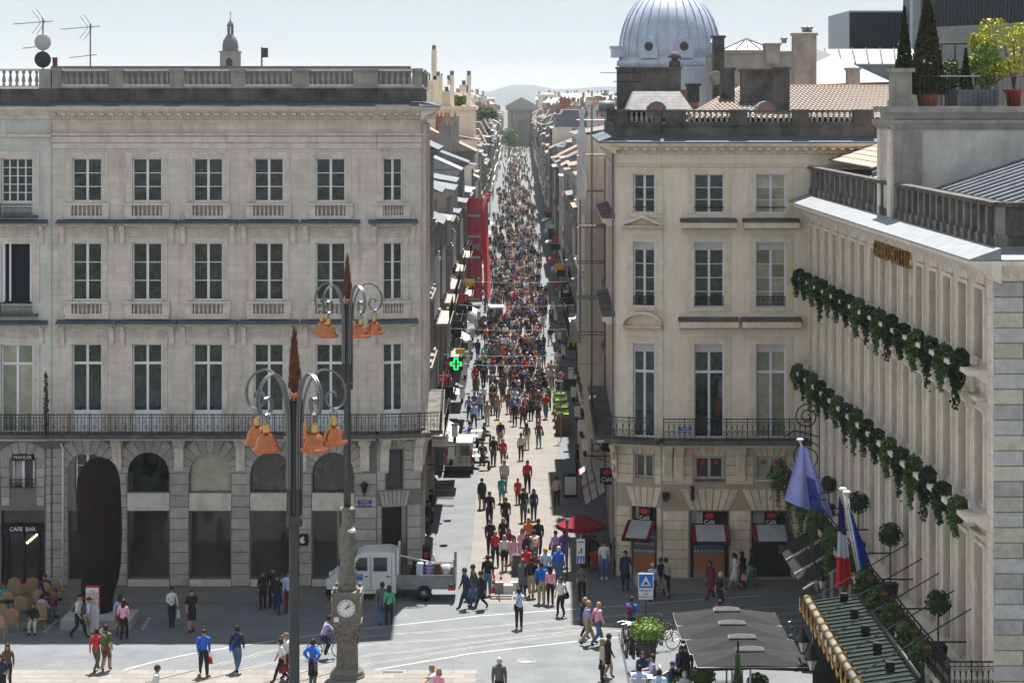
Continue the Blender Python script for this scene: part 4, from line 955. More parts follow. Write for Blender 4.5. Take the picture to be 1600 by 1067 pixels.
m = MB(); p = at(86,103,Yr+.5); m.box(p.x-.1,p.x+.1,Yr+.4,Yr+.6,p.z-.3,at(0,91,Yr).z); m.box(p.x-.14,p.x+.14,Yr+.36,Yr+.64,at(0,91,Yr).z,at(0,90,Yr).z); tag(part(m, 'chimney_pot', 'brick_red'), 'single red chimney pot beside the satellite dishes', 'chimney')
# church tower far behind
Yt = 420.0; c = at(358,130,Yt); s = Yt/FX
t = thing('church_tower', (c.x, Yt, 0), 'stone church tower with a slate dome and lantern beyond the left roof', 'tower')
m = MB(); m.box(c.x-14.5*s, c.x+14.5*s, Yt, Yt+29*s, 0, at(0,82,Yt).z); m.box(c.x-16.5*s, c.x+16.5*s, Yt-2*s, Yt+31*s, at(0,82,Yt).z, at(0,80,Yt).z); part(m, 'shaft', 'stone_grey', t)
m = MB(); q = [at(358-5,103,Yt-.1), at(358+5,103,Yt-.1)]; m.prism([(c.x-5*s,Yt-.05,at(0,108,Yt).z),(c.x+5*s,Yt-.05,at(0,108,Yt).z),(c.x+5*s,Yt-.05,at(0,95,Yt).z),(c.x,Yt-.05,at(0,90,Yt).z),(c.x-5*s,Yt-.05,at(0,95,Yt).z)], (0,.04,0)); part(m, 'belfry_opening', 'black', t)
m = MB(); cc = (c.x, Yt+14.5*s, at(0,80,Yt).z); m.lathe([(13*s,0),(13*s,8*s),(11.5*s,17*s),(7*s,24*s),(5*s,26*s)], cc, 8); part(m, 'dome', 'zinc_dark', t)
m = MB(); zz = at(0,54,Yt).z
for k in range(6): a = k*PI/3; m.tube([(cc[0]+4*s*math.cos(a),cc[1]+4*s*math.sin(a),zz),(cc[0]+4*s*math.cos(a),cc[1]+4*s*math.sin(a),zz+14*s)], 1.1*s, 5)
m.lathe([(5.3*s,13*s),(5.3*s,15*s),(4.5*s,18*s),(1.5*s,21*s),(.4*s,30*s)], (cc[0],cc[1],zz), 8); m.box(cc[0]-2.4*s,cc[0]+2.4*s,cc[1]-.3*s,cc[1]+.3*s,zz+33*s,zz+34*s); m.box(cc[0]-.35*s,cc[0]+.35*s,cc[1]-.3*s,cc[1]+.3*s,zz+29*s,zz+36.5*s); part(m, 'lantern', 'zinc_dark', t)
# ---------------------------------------------------------------- right corner building
YR = 95.8; SR = YR/FX
def uR(px): return (px - CX)*SR
def zR(py): return CH - (py - HY)*SR
rg = rnd(21)
c_ = thing('corner_building', (uR(1110), YR+7, 0), 'cream stone corner building with red and grey cafe awnings right of the street', 'building')
uK = uR(1034); FR = Frame((0, YR), 0)
angK = R(-17); lenK = (uK - uR(963))/math.cos(angK)
o0 = Vector((uK, YR, 0)) - Vector((math.cos(angK), math.sin(angK), 0))*lenK
FK = Frame((o0.x, o0.y), angK)                 # chamfered bay
lenT = 17.0; sa = R(-91); So = Vector((o0.x, o0.y, 0)) - Vector((math.cos(sa), math.sin(sa), 0))*lenT
FT = Frame((So.x, So.y), sa)                   # street side
UE = uR(1392); TOPR = zR(240)
hw = 23.5*SR
H = []
for c in (1108, 1204.5): u = uR(c); H += [(u-hw, u+hw, zR(334), zR(272)), (u-hw, u+hw, zR(480), zR(378)), (u-hw, u+hw, zR(684), zR(537))]
m = MB(); wall(m, FR, uK, UE, zR(684), TOPR, H, .22); part(m, 'upper_wall', 'stone_cream', c_)
GH = [(uR(1078), uR(1139), .1, zR(798)), (uR(1174), uR(1236), .1, zR(798)), (uR(1087), uR(1130), zR(748), zR(714)), (uR(1182), uR(1225), zR(748), zR(714))]
m = MB(); wall(m, FR, uK, UE, 0, zR(684), GH, .4); part(m, 'ground_wall', 'stone_cream_joint', c_)
uk = lenK - (uK - uR(1007))/math.cos(angK); hk = 17.5*SR
HK = [(uk-hk, uk+hk, zR(333), zR(272)), (uk-hk, uk+hk, zR(478), zR(377)), (uk-hk, uk+hk, zR(684), zR(536))]
m = MB(); wall(m, FK, 0, lenK, zR(684), TOPR, HK, .22); part(m, 'upper_wall', 'stone_cream', c_)
m = MB(); wall(m, FK, 0, lenK, 0, zR(684), [(uk-.42, uk+.42, zR(748), zR(711)), (uk-.58, uk+.58, .1, zR(793))], .4); part(m, 'ground_wall', 'stone_cream_joint', c_)
HT = [(lenT-2.6-i*2.7, lenT-1.3-i*2.7, a, d) for i in range(5) for a, d in ((zR(333),zR(272)),(zR(478),zR(377)),(zR(684),zR(536)))]
m = MB(); wall(m, FT, 0, lenT, zR(684), TOPR, HT, .3); part(m, 'upper_wall', 'stone_cream', c_)
m = MB(); wall(m, FT, 0, lenT, 0, zR(684), [(lenT-2.9-i*2.7, lenT-1.1-i*2.7, .1, zR(793)) for i in range(5)], .4); part(m, 'ground_wall', 'stone_cream_joint', c_)
for i in range(5):
    m = MB(); FT.box(m, lenT-2.9-i*2.7, lenT-1.1-i*2.7, -.32, -.3, .1, zR(793)); part(m, 'shop_window', 'glass_dark', c_)
    for a, d in ((zR(333),zR(272)),(zR(478),zR(377)),(zR(684),zR(536))): place(window_spec(1.3, round(d-a,2), 2, 3), c_, FT.p(lenT-1.95-i*2.7, -.2, a), FT.ang)
    hood(FT, c_, lenT-1.95-i*2.7, 1.1, zR(340), zR(356), 'stone_cream_trim', 'stone_black', .6); hood(FT, c_, lenT-1.95-i*2.7, 1.1, zR(496), zR(512), 'stone_cream_trim', 'stone_black', .6)
m = MB(); m.prism([(o0.x+.5,o0.y+.6,0),(uK,YR+.5,0),(UE,YR+.5,0),(UE,YR+16,0),(So.x+.5,YR+16,0)], (0,0,zR(215)-.3)); part(m, 'core', 'dark_grey', c_)
SEGR = [(FR, uK, UE), (FK, 0, lenK), (FT, 0, lenT)]
cor = MB(); led = MB(); st = MB(); par = MB(); cap = MB(); top = MB()
zp0, zp1, zt = zR(212), zR(196.5), zR(172)
for F, a, e in SEGR:
    a2 = a - (.6 if F is FK else .1 if F is FR else 0); e2 = e + (.1 if F is FK else .6 if F is FT else 0); dz = .004*SEGR.index((F, a, e))
    F.prof(cor, a2, e2, [(0,zR(241)+dz),(.15,zR(240)+dz),(.22,zR(236)),(.5,zR(232)),(.72,zR(228)),(.8,zR(223.5)-dz),(0,zR(223.5)-dz)])
    F.prof(led, a2, e2, [(0,zR(223)+.012+dz),(.80,zR(223)+dz),(.80,zR(221.5)+dz),(.1,zR(213)+dz),(0,zR(212.8)+dz)])
    F.prof(st, a, e, [(0,zR(262)),(.08,zR(261)),(.11,zR(257.5)),(0,zR(257))])
    F.box(par, a, e, -.25, .05, zp0-.2, zp1); F.box(top, a, e, -.32, .14, zp1, zp1+.06)
part(cor, 'cornice', 'stone_cream_trim', c_); part(led, 'lead_flashing', 'lead', c_); part(st, 'string_course', 'stone_cream_trim', c_); part(par, 'parapet', 'stone_black', c_); part(top, 'parapet_coping', 'stone_black', c_)
m = MB()
for F, a, e in SEGR[:2]:
    n = int((e-a)/.17)
    for i in range(n): u = a + (e-a)*(i+.5)/n; F.box(m, u-.05, u+.05, .1, .24, zR(240), zR(236))
    n = int((e-a)/.42)
    for i in range(n): u = a + (e-a)*(i+.5)/n; F.box(m, u-.09, u+.09, .2, .62, zR(234), zR(231))
part(m, 'dentils', 'stone_cream_trim', c_, 'stuff')
def pedR(F, a, e):
    m = MB(); F.box(m, a, e, -.3, .08, zp1+.06, zt-.09); F.box(m, a-.02, e+.02, -.34, .15, zt-.09, zt+.02); part(m, 'pedestal', 'stone_black', c_)
pr = [(1040,1072),(1141,1168),(1238,1264),(1333,1365)]
for a, e in pr: pedR(FR, uR(a), uR(e))
prv = [uR(e) for a, e in pr]; nx = [uR(a) for a, e in pr[1:]]
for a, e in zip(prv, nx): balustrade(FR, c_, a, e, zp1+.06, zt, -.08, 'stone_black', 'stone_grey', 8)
pedR(FK, lenK-.35, lenK-.02); pedR(FK, .02, .6); balustrade(FK, c_, .62, lenK-.37, zp1+.06, zt, -.08, 'stone_black', 'stone_grey', 5)
for i in range(4): balustrade(FT, c_, lenT-4.0-i*4, lenT-.7-i*4, zp1+.06, zt, -.08, 'stone_black', 'stone_grey', 7); pedR(FT, lenT-.7-i*4, lenT-.02-i*4)
# windows
def upper(F, u, hw_, k, g2='glass', g1='glass', g3='glass'):
    fr = 'frame_lilac'
    place(window_spec(round(hw_*2,2), round(zR(272)-zR(334),2), 2, 3, fr, g3), c_, F.p(u, -.14, zR(334)), F.ang)
    place(window_spec(round(hw_*2,2), round(zR(378)-zR(480),2), 2, 4, fr, g2, blind=.32), c_, F.p(u, -.14, zR(480)), F.ang)
    place(window_spec(round(hw_*2,2), round(zR(537)-zR(684),2), 2, 1, fr, g1, transom=.70, blind=.32), c_, F.p(u, -.14, zR(684)), F.ang)
    for z0, z1 in ((334,272),(480,378),(684,537)): surround(F, c_, u, hw_, zR(z0), zR(z1), 'stone_cream_trim', ((.14,.06),(.30,.04)))
    m = MB(); F.box(m, u-hw_-.3, u+hw_+.3, 0, .06, zR(488), zR(481)); F.box(m, u-hw_-.3, u+hw_+.3, 0, .06, zR(342), zR(335)); part(m, 'sill', 'stone_cream_trim', c_) if False else None
    m = MB(); F.box(m, u-hw_-.3, u+hw_+.3, 0, .06, zR(486), zR(480.5)); part(m, 'sill', 'stone_cream_trim', c_)
    m = MB(); F.box(m, u-hw_-.3, u+hw_+.3, 0, .06, zR(340), zR(334.5)); part(m, 'sill', 'stone_cream_trim', c_)
    place(railing_spec('window_rail', round(hw_*2,2), .46, 'circles'), c_, F.p(u, -.03, zR(479)), F.ang)
    m = MB(); F.box(m, u-hw_, u+hw_, -.05, -.02, zR(325), zR(323.5)); part(m, 'window_bar', 'iron', c_)
CG = ('glass_curtain_reflect', 'glass_green')
upper(FR, uR(1108), hw, 0); upper(FR, uR(1204.5), hw, 1, CG, CG, CG); upper(FK, uk, hk, 2)
for c in (1106.5, 1204): hood(FR, c_, uR(c), 43*SR, zR(343), zR(360), 'stone_cream_trim', 'stone_black', .55); hood(FR, c_, uR(c), 46*SR, zR(497), zR(515), 'stone_cream_trim', 'stone_black', .55)
# pediments on the chamfer
hp = 31*SR
m = MB(); F = FK; u = uk
F.prof(m, u-hp, u+hp, [(0,zR(359)),(.2,zR(359)),(.45,zR(354)),(.45,zR(352.5)),(0,zR(352.5))])
for sg in (-1, 1): m.prism([F.p(u+sg*hp,.45,zR(352.5)), F.p(u,.45,zR(340)), F.p(u,.45,zR(336)), F.p(u+sg*hp*1.03,.45,zR(350))][::sg], -F.N*.44)
m.prism([F.p(u-hp,.15,zR(352)), F.p(u+hp,.15,zR(352)), F.p(u,.15,zR(340))], -F.N*.14); part(m, 'triangular_pediment', 'stone_cream_trim', c_)
m = MB(); F.prof(m, u-hp, u+hp, [(0,zR(516)),(.2,zR(516)),(.45,zR(511)),(.45,zR(509.5)),(0,zR(509.5))])
arc = [(u - hp*math.cos(PI*i/10), zR(509.5) + .58*math.sin(PI*i/10)) for i in range(11)]
for (a0, z0), (a1, z1) in zip(arc, arc[1:]): m.prism([F.p(a0,.45,z0-.02), F.p(a1,.45,z1-.02), F.p(a1,.45,z1+.1), F.p(a0,.45,z0+.1)], -F.N*.44)
m.prism([F.p(a,.15,z) for a, z in arc], -F.N*.14); part(m, 'curved_pediment', 'stone_cream_trim', c_)
m = MB(); FR.box(m, uR(1033), uR(1036), -.0, .05, zR(680), zR(262)); part(m, 'wall_edge', 'stone_cream_trim', c_)
m = MB(); q = FK.p(-.1, .12, 0); m.tube([(q.x,q.y,.3),(q.x,q.y,zR(232))], .055, 5); part(m, 'drainpipe', 'zinc_dark', c_)
# balcony
m = MB()
for F, a, e in SEGR: F.box(m, a-(.3 if F is FK else 0), e, .003, 1.0, zR(691), zR(684))
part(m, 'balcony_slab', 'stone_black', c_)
m = MB()
for F, a, e in SEGR: F.box(m, a, e, .003, .85, zR(694), zR(691.3))
part(m, 'balcony_moulding', 'stone_cream_trim', c_)
railing(FR, uK+.02, UE, c_, 'circles', .95, .92, zR(684), 1.02); railing(FK, -.3, lenK-.15, c_, 'circles', .95, .92, zR(684), 1.02); railing(FT, 5, lenT+.5, c_, 'circles', .95, .92, zR(684), 1.02)
pl = MB(); FR.box(pl, uR(1057), uR(1078), .95, .98, zR(671), zR(662)); o = tag(part(pl, 'street_plate', 'blue_plate'), 'dark street name plate fixed to the balcony railing of the cream building', 'street sign')
for i, s in enumerate(('COURS', "DE L'INTENDANCE")): text(s, .11, 'sign_white', o, FR.p(uR(1067.5), .985, zR(664.4 + i*4)), 0, .004)
# ground floor
for (a, e) in ((1036,1076),(1141,1172),(1238,1262)):
    courses(FR, c_, uR(a), uR(e), .1, zR(798), .44, 'stone_cream_block', rg, maxw=1.25)
courses(FK, c_, .02, uk-.62, .1, zR(793), .44, 'stone_cream_block', rg, maxw=1.2); courses(FK, c_, uk+.62, lenK-.02, .1, zR(793), .44, 'stone_cream_block', rg, maxw=1.2)
for (a, e) in ((1036,1082),(1134.5,1177.5),(1229.5,1262)): courses(FR, c_, uR(a), uR(e), zR(757), zR(697), .44, 'stone_cream_block', rg, maxw=1.6)
courses(FK, c_, .02, uk-.5, zR(757), zR(697), .44, 'stone_cream_block', rg); courses(FK, c_, uk+.5, lenK-.02, zR(757), zR(697), .44, 'stone_cream_block', rg)
for c in (1108.5, 1204): flatarch(FR, uR(c), 30.5*SR, zR(796), zR(764), 7, 'stone_cream_block', c_, .45); flatarch(FR, uR(c), 21.5*SR, zR(712), zR(696), 5, 'stone_cream_block', c_, .25)
flatarch(FK, uk, .58, zR(792), zR(762), 5, 'stone_cream_block', c_, .28); flatarch(FK, uk, .42, zR(710), zR(696), 5, 'stone_cream_block', c_, .2)
for i in range(4): courses(FT, c_, lenT-1.05-i*2.7, lenT-.05-i*2.7, .1, zR(697), .5, 'stone_cream_block', rg)
for a in (1042, 1060, 1156.5):
    m = MB(); u = uR(a); FR.prof(m, u-.22, u+.22, [(0,zR(752)),(.12,zR(751)),(.16,zR(742)),(.2,zR(738)),(.26,zR(712)),(.6,zR(699)),(.8,zR(694)),(0,zR(694))])
    for k in (-.12, 0, .12): FR.prof(m, u+k-.03, u+k+.03, [(.15,zR(736)),(.25,zR(736)),(.32,zR(712)),(.45,zR(706)),(.2,zR(706))])
    part(m, 'corbel', 'stone_cream_trim', c_)
m = MB()
for i in range(2):
    z = zR(712 + i*22); F = FK; m.tube(spiral(F.p(-.02, .35-.02, z), .28-.06*i, 2, F.N, (0,0,1)), .05, 5)
FK.prof(m, -.12, .12, [(0,zR(752)),(.12,zR(751)),(.3,zR(730)),(.3,zR(712)),(.9,zR(694)),(0,zR(694))]); part(m, 'corbel', 'stone_cream_trim', c_)
for c in (1108.5, 1203.5):
    w_ = window_spec(round(43*SR,2), round(zR(714)-zR(748),2), 2, 1, 'offwhite', 'glass_dark' if c < 1150 else 'glass_curtain_reflect'); place(w_, c_, FR.p(uR(c), -.2, zR(748)), 0)
    m = MB(); FR.box(m, uR(c-24), uR(c+24), 0, .1, zR(751), zR(748.5)); part(m, 'sill', 'stone_black' if c<1150 else 'stone_cream_trim', c_)
    for q in (-10.5, 10.5):
        m = MB(); FR.box(m, uR(c+q)-.1, uR(c+q)+.1, -.13, -.12, zR(726), zR(720)); part(m, 'window_sticker', 'red', c_)
place(window_spec(.84, round(zR(711)-zR(748),2), 2, 1, 'offwhite', 'glass_dark'), c_, FK.p(uk, -.25, zR(748)), FK.ang)
def cafe_bay(F, u, hb, zt_, kind, lab):
    m = MB(); F.box(m, u-hb, u+hb, -.38, -.36, .1, zt_); part(m, 'shop_front', 'black', c_)
    m = MB(); F.box(m, u-hb, u-hb+.06, -.36, -.25, .1, zt_); F.box(m, u+hb-.06, u+hb, -.36, -.25, .1, zt_); part(m, 'door_frame', 'dark_grey', c_)
    m = MB(); F.box(m, u-hb+.08, u-.28, -.34, -.31, zt_-.6, zt_-.05); part(m, 'fanlight', 'glass_curtain_reflect', c_)
    s = MB(); F.box(s, u-.27, u+.27, -.15, -.08, zt_-.65, zt_-.02); so = tag(part(s, 'cafe_sign', 'black'), lab, 'sign')
    m = MB(); m.prism([F.p(u+.2*math.cos(t), -.07, zt_-.2+.12*math.sin(t)) for t in [k*PI/7 for k in range(14)]], F.N*.015); part(m, 'emblem', 'red', so)
    text('Café', .27, 'sign_white', so, F.p(u, -.06, zt_-.5), F.ang, .004)
def awning(F, u, hb, z1, z0, proj, lab, grp=None, w0=.04):
    t = thing('awning', F.p(u, w0, z0), lab, 'awning', grp)
    def quad(a, e, mat, nm):
        m = MB(); q = [F.p(a,w0,z1), F.p(e,w0,z1), F.p(e,w0+proj,z0), F.p(a,w0+proj,z0)]; m.prism([q[3],q[2],q[1],q[0]], (0,0,.025)); part(m, nm, mat, t)
    b_ = hb*.26
    quad(u-hb, u-hb+b_, 'red_awning', 'red_band'); quad(u-hb+b_, u+hb-b_, 'grey_awning', 'canvas'); quad(u+hb-b_, u+hb, 'red_awning', 'red_band')
    m = MB(); F.box(m, u-hb, u+hb, w0+proj-.02, w0+proj+.03, z0-.16, z0); part(m, 'valance', 'black', t)
    m = MB()
    for s_ in (-1, 1): m.tube([F.p(u+s_*hb*.9, w0, z0-.3), F.p(u+s_*hb*.9, w0+proj, z0)], .02, 4)
    part(m, 'arm', 'iron', t)
cafe_bay(FR, uR(1108.5), 30*SR, zR(799), 0, 'black cafe sign with red oval above the middle awning of the cream building')
cafe_bay(FR, uR(1205), 30.5*SR, zR(799), 1, 'black cafe sign with red oval above the open cafe doorway near the hotel')
cafe_bay(FK, uk, .56, zR(794), 0, 'black cafe sign with red oval above the awning on the angled corner')
awning(FR, uR(1108.5), 30*SR, zR(820), zR(839), .9, 'grey awning with red ends above the blue pastry counter')
awning(FR, uR(1204), 30*SR, zR(820), zR(839), .9, 'grey awning with red ends above the open dark cafe doorway')
awning(FK, uk-.1, .66, zR(815), zR(834), 1.2, 'grey awning with red ends on the angled street corner of the cafe')
m = MB(); u = uR(1108.5)
def counter(F, u, hb, z0, z1, lab):
    t = thing('pastry_counter', F.p(u, -.1, 0), lab, 'display counter')
    m = MB(); F.box(m, u-hb, u+hb, -.3, .05, .12, .35); part(m, 'base', 'zinc', t)
    m = MB(); F.box(m, u-hb, u+hb, -.3, .06, .355, z0); part(m, 'front_panel', 'wood', t)
    m = MB(); F.box(m, u-hb, u+hb, -.3, -.22, z0, z1); part(m, 'back', 'counter_blue', t)
    for i in range(3):
        z = z0 + (z1-z0)*i/3; m = MB(); F.box(m, u-hb, u+hb, -.22, .04, z, z+.03); part(m, 'shelf', 'zinc', t)
        m = MB(); r = rnd(i)
        for k in range(9): x = u - hb + 2*hb*(k+.5)/9; m.ell(F.p(x, -.08, z+.09), (.08,.08,.06+.02*r.random()), 6, 4)
        o = part(m, 'pastries', 'food' if i else 'offwhite', t, 'stuff')
counter(FR, uR(1108), 24*SR, 1.25, 2.35, 'pastry counter with wooden front and blue back under the middle awning')
counter(FK, uk, .5, 1.2, 2.2, 'pastry counter with wooden front on the angled corner of the cafe')
m = MB(); FR.box(m, uR(1218), uR(1233), -.3, -.2, 1.2, zR(843)); tag(part(m, 'poster', 'poster'), 'red and yellow food poster on the door pillar of the cafe', 'poster')
m = MB(); FR.box(m, uR(1034.5), uR(1045), .1, .5, zR(777), zR(768)); FR.box(m, uR(1037), uR(1042), .1, .4, zR(781), zR(777)); tag(part(m, 'wall_lamp', 'iron'), 'dark lamp head on the cream wall between corbels and cafe awnings', 'lamp')
m = MB(); FR.box(m, uR(1079), uR(1084), .05, .25, zR(780), zR(759)); tag(part(m, 'loudspeaker', 'black'), 'narrow black box fixed to the cream wall above the middle awning', 'box')
# roof behind the balustrade
zro = zR(205)
def rolltiles(name, A, Bv, Cv, Dv, pitch, mat, parent, rad=.07):
    """A-B lower edge, D-C upper edge; half-round rolls run from the eave to the ridge"""
    A, Bv, Cv, Dv = map(Vector, (A, Bv, Cv, Dv)); n = max(2, int((Bv-A).length/pitch)); nrm = (Bv-A).cross(Dv-A).normalized()
    if nrm.z < 0: nrm = -nrm
    m = MB(); k = 5; rows = max(1, int((Dv-A).length/.45))
    for j in range(rows):
        t0, t1 = j/rows, (j+1)/rows; vs = []
        for t, dz in ((t0, .035), (t1, .0)):
            a = A.lerp(Dv, t); e = Bv.lerp(Cv, t)
            for i in range(n*4 + 1): s = i/(n*4); vs.append(a.lerp(e, s) + nrm*(dz + rad*abs(math.sin(PI*i/4))))
        w_ = n*4 + 1; m.add(vs, [(i, i+1, w_+i+1, w_+i) for i in range(n*4)])
    o = part(m, name, mat, parent); o['kind'] = 'stuff'; return o
ridY = YR + 9.5
def P3(px, py, Y): return at(px, py, Y)
A = P3(1080,186,YR+1.6); B_ = P3(1400,186,YR+1.6); C = P3(1400,136,ridY); D_ = P3(1160,136,ridY)
rolltiles('roof_tiles', A, B_, C, D_, .24, 'tile_pale', c_)
m = MB(); m.tube([D_, C], .12, 6); m.tube([A, D_], .11, 6); part(m, 'ridge_tiles', 'tile', c_)
E = P3(985,186,YR+1.8); Fv = P3(1078,186,YR+1.6)
rolltiles('roof_tiles', P3(1078,178,YR+2.2), P3(1079,186,YR+1.6), D_, P3(1140,140,ridY), .24, 'tile_pale', c_)
m = MB(); m.add([P3(1400,136,ridY), D_, Vector((D_.x,ridY+7,19)), Vector((C.x,ridY+7,19))], [(3,2,1,0)]); m.add([P3(1079,186,YR+1.6), D_, Vector((D_.x,ridY+7,19)), Vector((A.x-.3,ridY+6,19))], [(0,1,2,3)]); part(m, 'rear_roof', 'tile', c_)
m = MB(); m.box(A.x-3.2, UE, YR+1.2, YR+16, zR(215)-.3, zR(192)); part(m, 'gutter_deck', 'zinc_dark', c_)
# small mansard lantern roof and dormers
def frustum_px(m, px0, px1, pt0, pt1, py0, py1, Y, dep, mi=0):
    a = P3(px0, py0, Y); b2 = P3(px1, py0, Y); c2 = P3(pt0, py1, Y+dep*.3); d2 = P3(pt1, py1, Y+dep*.3)
    m.frus((a.x, b2.x, Y, Y+dep), (c2.x, d2.x, Y+dep*.3, Y+dep*.75), a.z, c2.z, mi)
t = c_
m = MB(); frustum_px(m, 979, 1083, 990, 1062, 172, 143, YR+3, 3.0); part(m, 'slate_roof', 'slate', t)
m = MB(); a = P3(962,171,YR+6); m.box(P3(965,0,YR+6).x, P3(1064,0,YR+6).x, YR+6, YR+7, a.z-1, P3(0,108,YR+6).z); m.box(P3(963,0,YR+6).x, P3(1066,0,YR+6).x, YR+5.9, YR+7.1, P3(0,108,YR+6).z, P3(0,105,YR+6).z); part(m, 'chimney_wall', 'stone_black', t)
m = MB(); c = P3(1054,104,YR+6.5); m.lathe([(.28,-.1),(.28,.25),(.15,.3),(.15,.4),(.34,.42),(.34,.46),(.28,.62),(.12,.72),(.03,.75)], c, 10); part(m, 'chimney_cowl', 'stone_black', t)
for px0, px1, py0, py1, Y, mt in ((1115,1132,175,56,YR+9,'stone_black'),(1211,1234,185,105,YR+3.2,'stone_black'),(1159,1212,170,108,YR+5,'stone_black'),(1240,1276,140,52,YR+13,'stone_grey'),(1196,1219,100,68,YR+16,'stone_grey'),(1325,1344,140,106,YR+12,'stone_grey'),(1127,1148,170,106,YR+6,'stone_black'),(1074,1093,160,131,YR+8,'stone_black')):
    m = MB(); a = P3(px0,py0,Y); b2 = P3(px1,py1,Y); m.box(a.x, b2.x, Y, Y+.8, a.z, b2.z-.12); m.box(a.x-.07, b2.x+.07, Y-.07, Y+.87, b2.z-.12, b2.z); part(m, 'chimney_stack', mt, t)
for px, w_ in ((1258,9),(1266,7),(1226,8)):
    m = MB(); c = P3(px-1, 51 if px>1230 else 68, YR+13.4); m.lathe([(.14,0),(.14,.18),(.2,.2),(.2,.28),(.05,.33)], c, 8); part(m, 'chimney_pot', 'zinc', t)
for px, Y in ((1198,YR+2.6),(1026,YR+2.6)):
    m = MB(); c = P3(px,172,Y); m.prism([(c.x-.45,Y,c.z-.4),(c.x+.45,Y,c.z-.4),(c.x+.45,Y,c.z+.15),(c.x+.25,Y,c.z+.35),(c.x,Y,c.z+.42),(c.x-.25,Y,c.z+.35),(c.x-.45,Y,c.z+.15)], (0,1.2,0)); dm = part(m, 'dormer', 'zinc_dark', t)
    m = MB(); m.box(c.x-.25,c.x+.25,Y-.02,Y-.005,c.z-.35,c.z+.15); part(m, 'pane', 'copper' if False else 'wood', dm)
m = MB(); c = P3(1119,123,YR+8); q = MB(); q.lathe([(.02,0),(.2,.02),(.36,.08),(.37,.09)], n=14); m.merge(q, Matrix.Translation(c) @ Matrix.Rotation(R(-75),4,'X')); tag(part(m, 'satellite_dish', 'stone_grey'), 'grey satellite dish leaning by the tiled roof below the zinc dome', 'satellite dish')
m = MB(); z = at(0,111,YR+6).z
for zz in (114, 128):
    a = P3(939 if zz==114 else 960, zz, YR+6); e2 = P3(1000 if zz==114 else 1005, zz, YR+6); m.tube([a, e2], .02, 4)
    for i in range(10): x = a.x + (e2.x-a.x)*i/9; m.tube([(x,YR+5.8,a.z),(x,YR+6.2,a.z)], .03, 4)
tag(part(m, 'antenna', 'iron_grey'), 'horizontal aerials reaching left from the dark chimney wall', 'antenna')
m = MB(); c = P3(948,166,YR+9); m.tube([(c.x-.4,YR+9,c.z),(c.x+.4,YR+9,c.z)], .28, 10); tag(part(m, 'vent_duct', 'zinc'), 'fat pale ventilation pipe behind the corner balustrade', 'duct')

# building behind with glass pyramid and slate roofs
bb = thing('rear_building', (uR(1230), 113, 0), 'grey building with glass pyramid and white slate roofs behind the tiled roof', 'building')
Yb = 112.0
m = MB(); a = P3(1124,135,Yb); b2 = P3(1244,84,Yb); m.box(a.x, b2.x, Yb, Yb+8, 0, b2.z); m.box(a.x-.1, b2.x+.1, Yb-.1, Yb+8, b2.z, b2.z+.12); part(m, 'wall', 'stone_grey', bb)
A = P3(1126,84,Yb-.05); B_ = P3(1212,84,Yb-.05); ap = P3(1166,61,Yb+1.5)
m = MB(); m.add([A+Vector((0,0,.15)), B_+Vector((0,0,.15)), ap, Vector((A.x,Yb+3,A.z+.15)), Vector((B_.x,Yb+3,A.z+.15))], [(0,1,2),(1,4,2),(4,3,2),(3,0,2)]); gp_ = part(m, 'glass_pyramid', 'zinc', bb)
m = MB()
for s in (0, .25, .5, .75, 1): m.tube([A.lerp(B_, s)+Vector((0,-.02,.17)), ap+Vector((0,-.03,.02))], .035, 4)
m.tube([A+Vector((0,-.03,.16)), B_+Vector((0,-.03,.16))], .05, 4); part(m, 'glazing_bar', 'zinc_dark', gp_, 'stuff')
m = MB(); Yc = 116; A = P3(1200,135,Yc); ap = P3(1262,72,Yc+4); B_ = P3(1392,128,Yc); ap2 = P3(1300,86,Yc+4)
m.add([A, B_, Vector((B_.x,Yc+8,B_.z)), Vector((A.x,Yc+8,A.z)), ap, ap2], [(0,1,5,4),(1,2,5),(2,3,4,5),(3,0,4)]); part(m, 'slate_roof', 'slate_pale', bb)
m = MB(); m.box(A.x, B_.x+2, Yc+.2, Yc+8, 0, A.z-.05); part(m, 'rear_wall', 'stone_grey', bb)
# domed turret
td = thing('domed_turret', (P3(1046,140,134).x, 138, 0), 'pale zinc ribbed dome with round windows behind the right balustrade', 'dome')
Yd = 138.0; sd = Yd/FX; cx = P3(1046,140,Yd).x; Z = lambda py: at(0,py,Yd).z; rd = 79*sd
m = MB(); m.lathe([(rd*1.0,Z(260)-Z(104)),(rd*1.0,Z(112)-Z(104)),(rd*1.03,Z(110)-Z(104)),(rd*1.0,0)], (cx,Yd,Z(104)), 28); m.lathe([(rd*1.0,0),(rd*1.04,Z(99)-Z(104)),(rd*1.04,Z(96)-Z(104)),(rd*1.0,Z(94)-Z(104)),(rd*1.0,Z(88)-Z(104))], (cx,Yd,Z(104)), 28); part(m, 'drum', 'zinc_blue', td)
m = MB(); prof = [(rd*math.cos(a)**.8 if a < 1.5 else .3, (Z(-14)-Z(90))*math.sin(a)) for a in [PI/2*i/10 for i in range(11)]]; m.lathe(prof, (cx,Yd,Z(90)), 36); part(m, 'dome', 'zinc_blue', td)
for k in range(28):
    a = 2*PI*(k+.5)/28; m = MB(); m.tube([(cx+r_*1.005*math.cos(a), Yd+r_*1.005*math.sin(a), Z(90)+z_) for r_, z_ in prof], .055, 4); part(m, 'rib', 'zinc_blue', td)
m = MB(); n = 60
for i in range(n): a = 2*PI*i/n; q = (cx+rd*1.03*math.cos(a), Yd+rd*1.03*math.sin(a)); m.box(q[0]-.05,q[0]+.05,q[1]-.05,q[1]+.05,Z(103.5),Z(99))
part(m, 'dentils', 'zinc_blue', td, 'stuff')
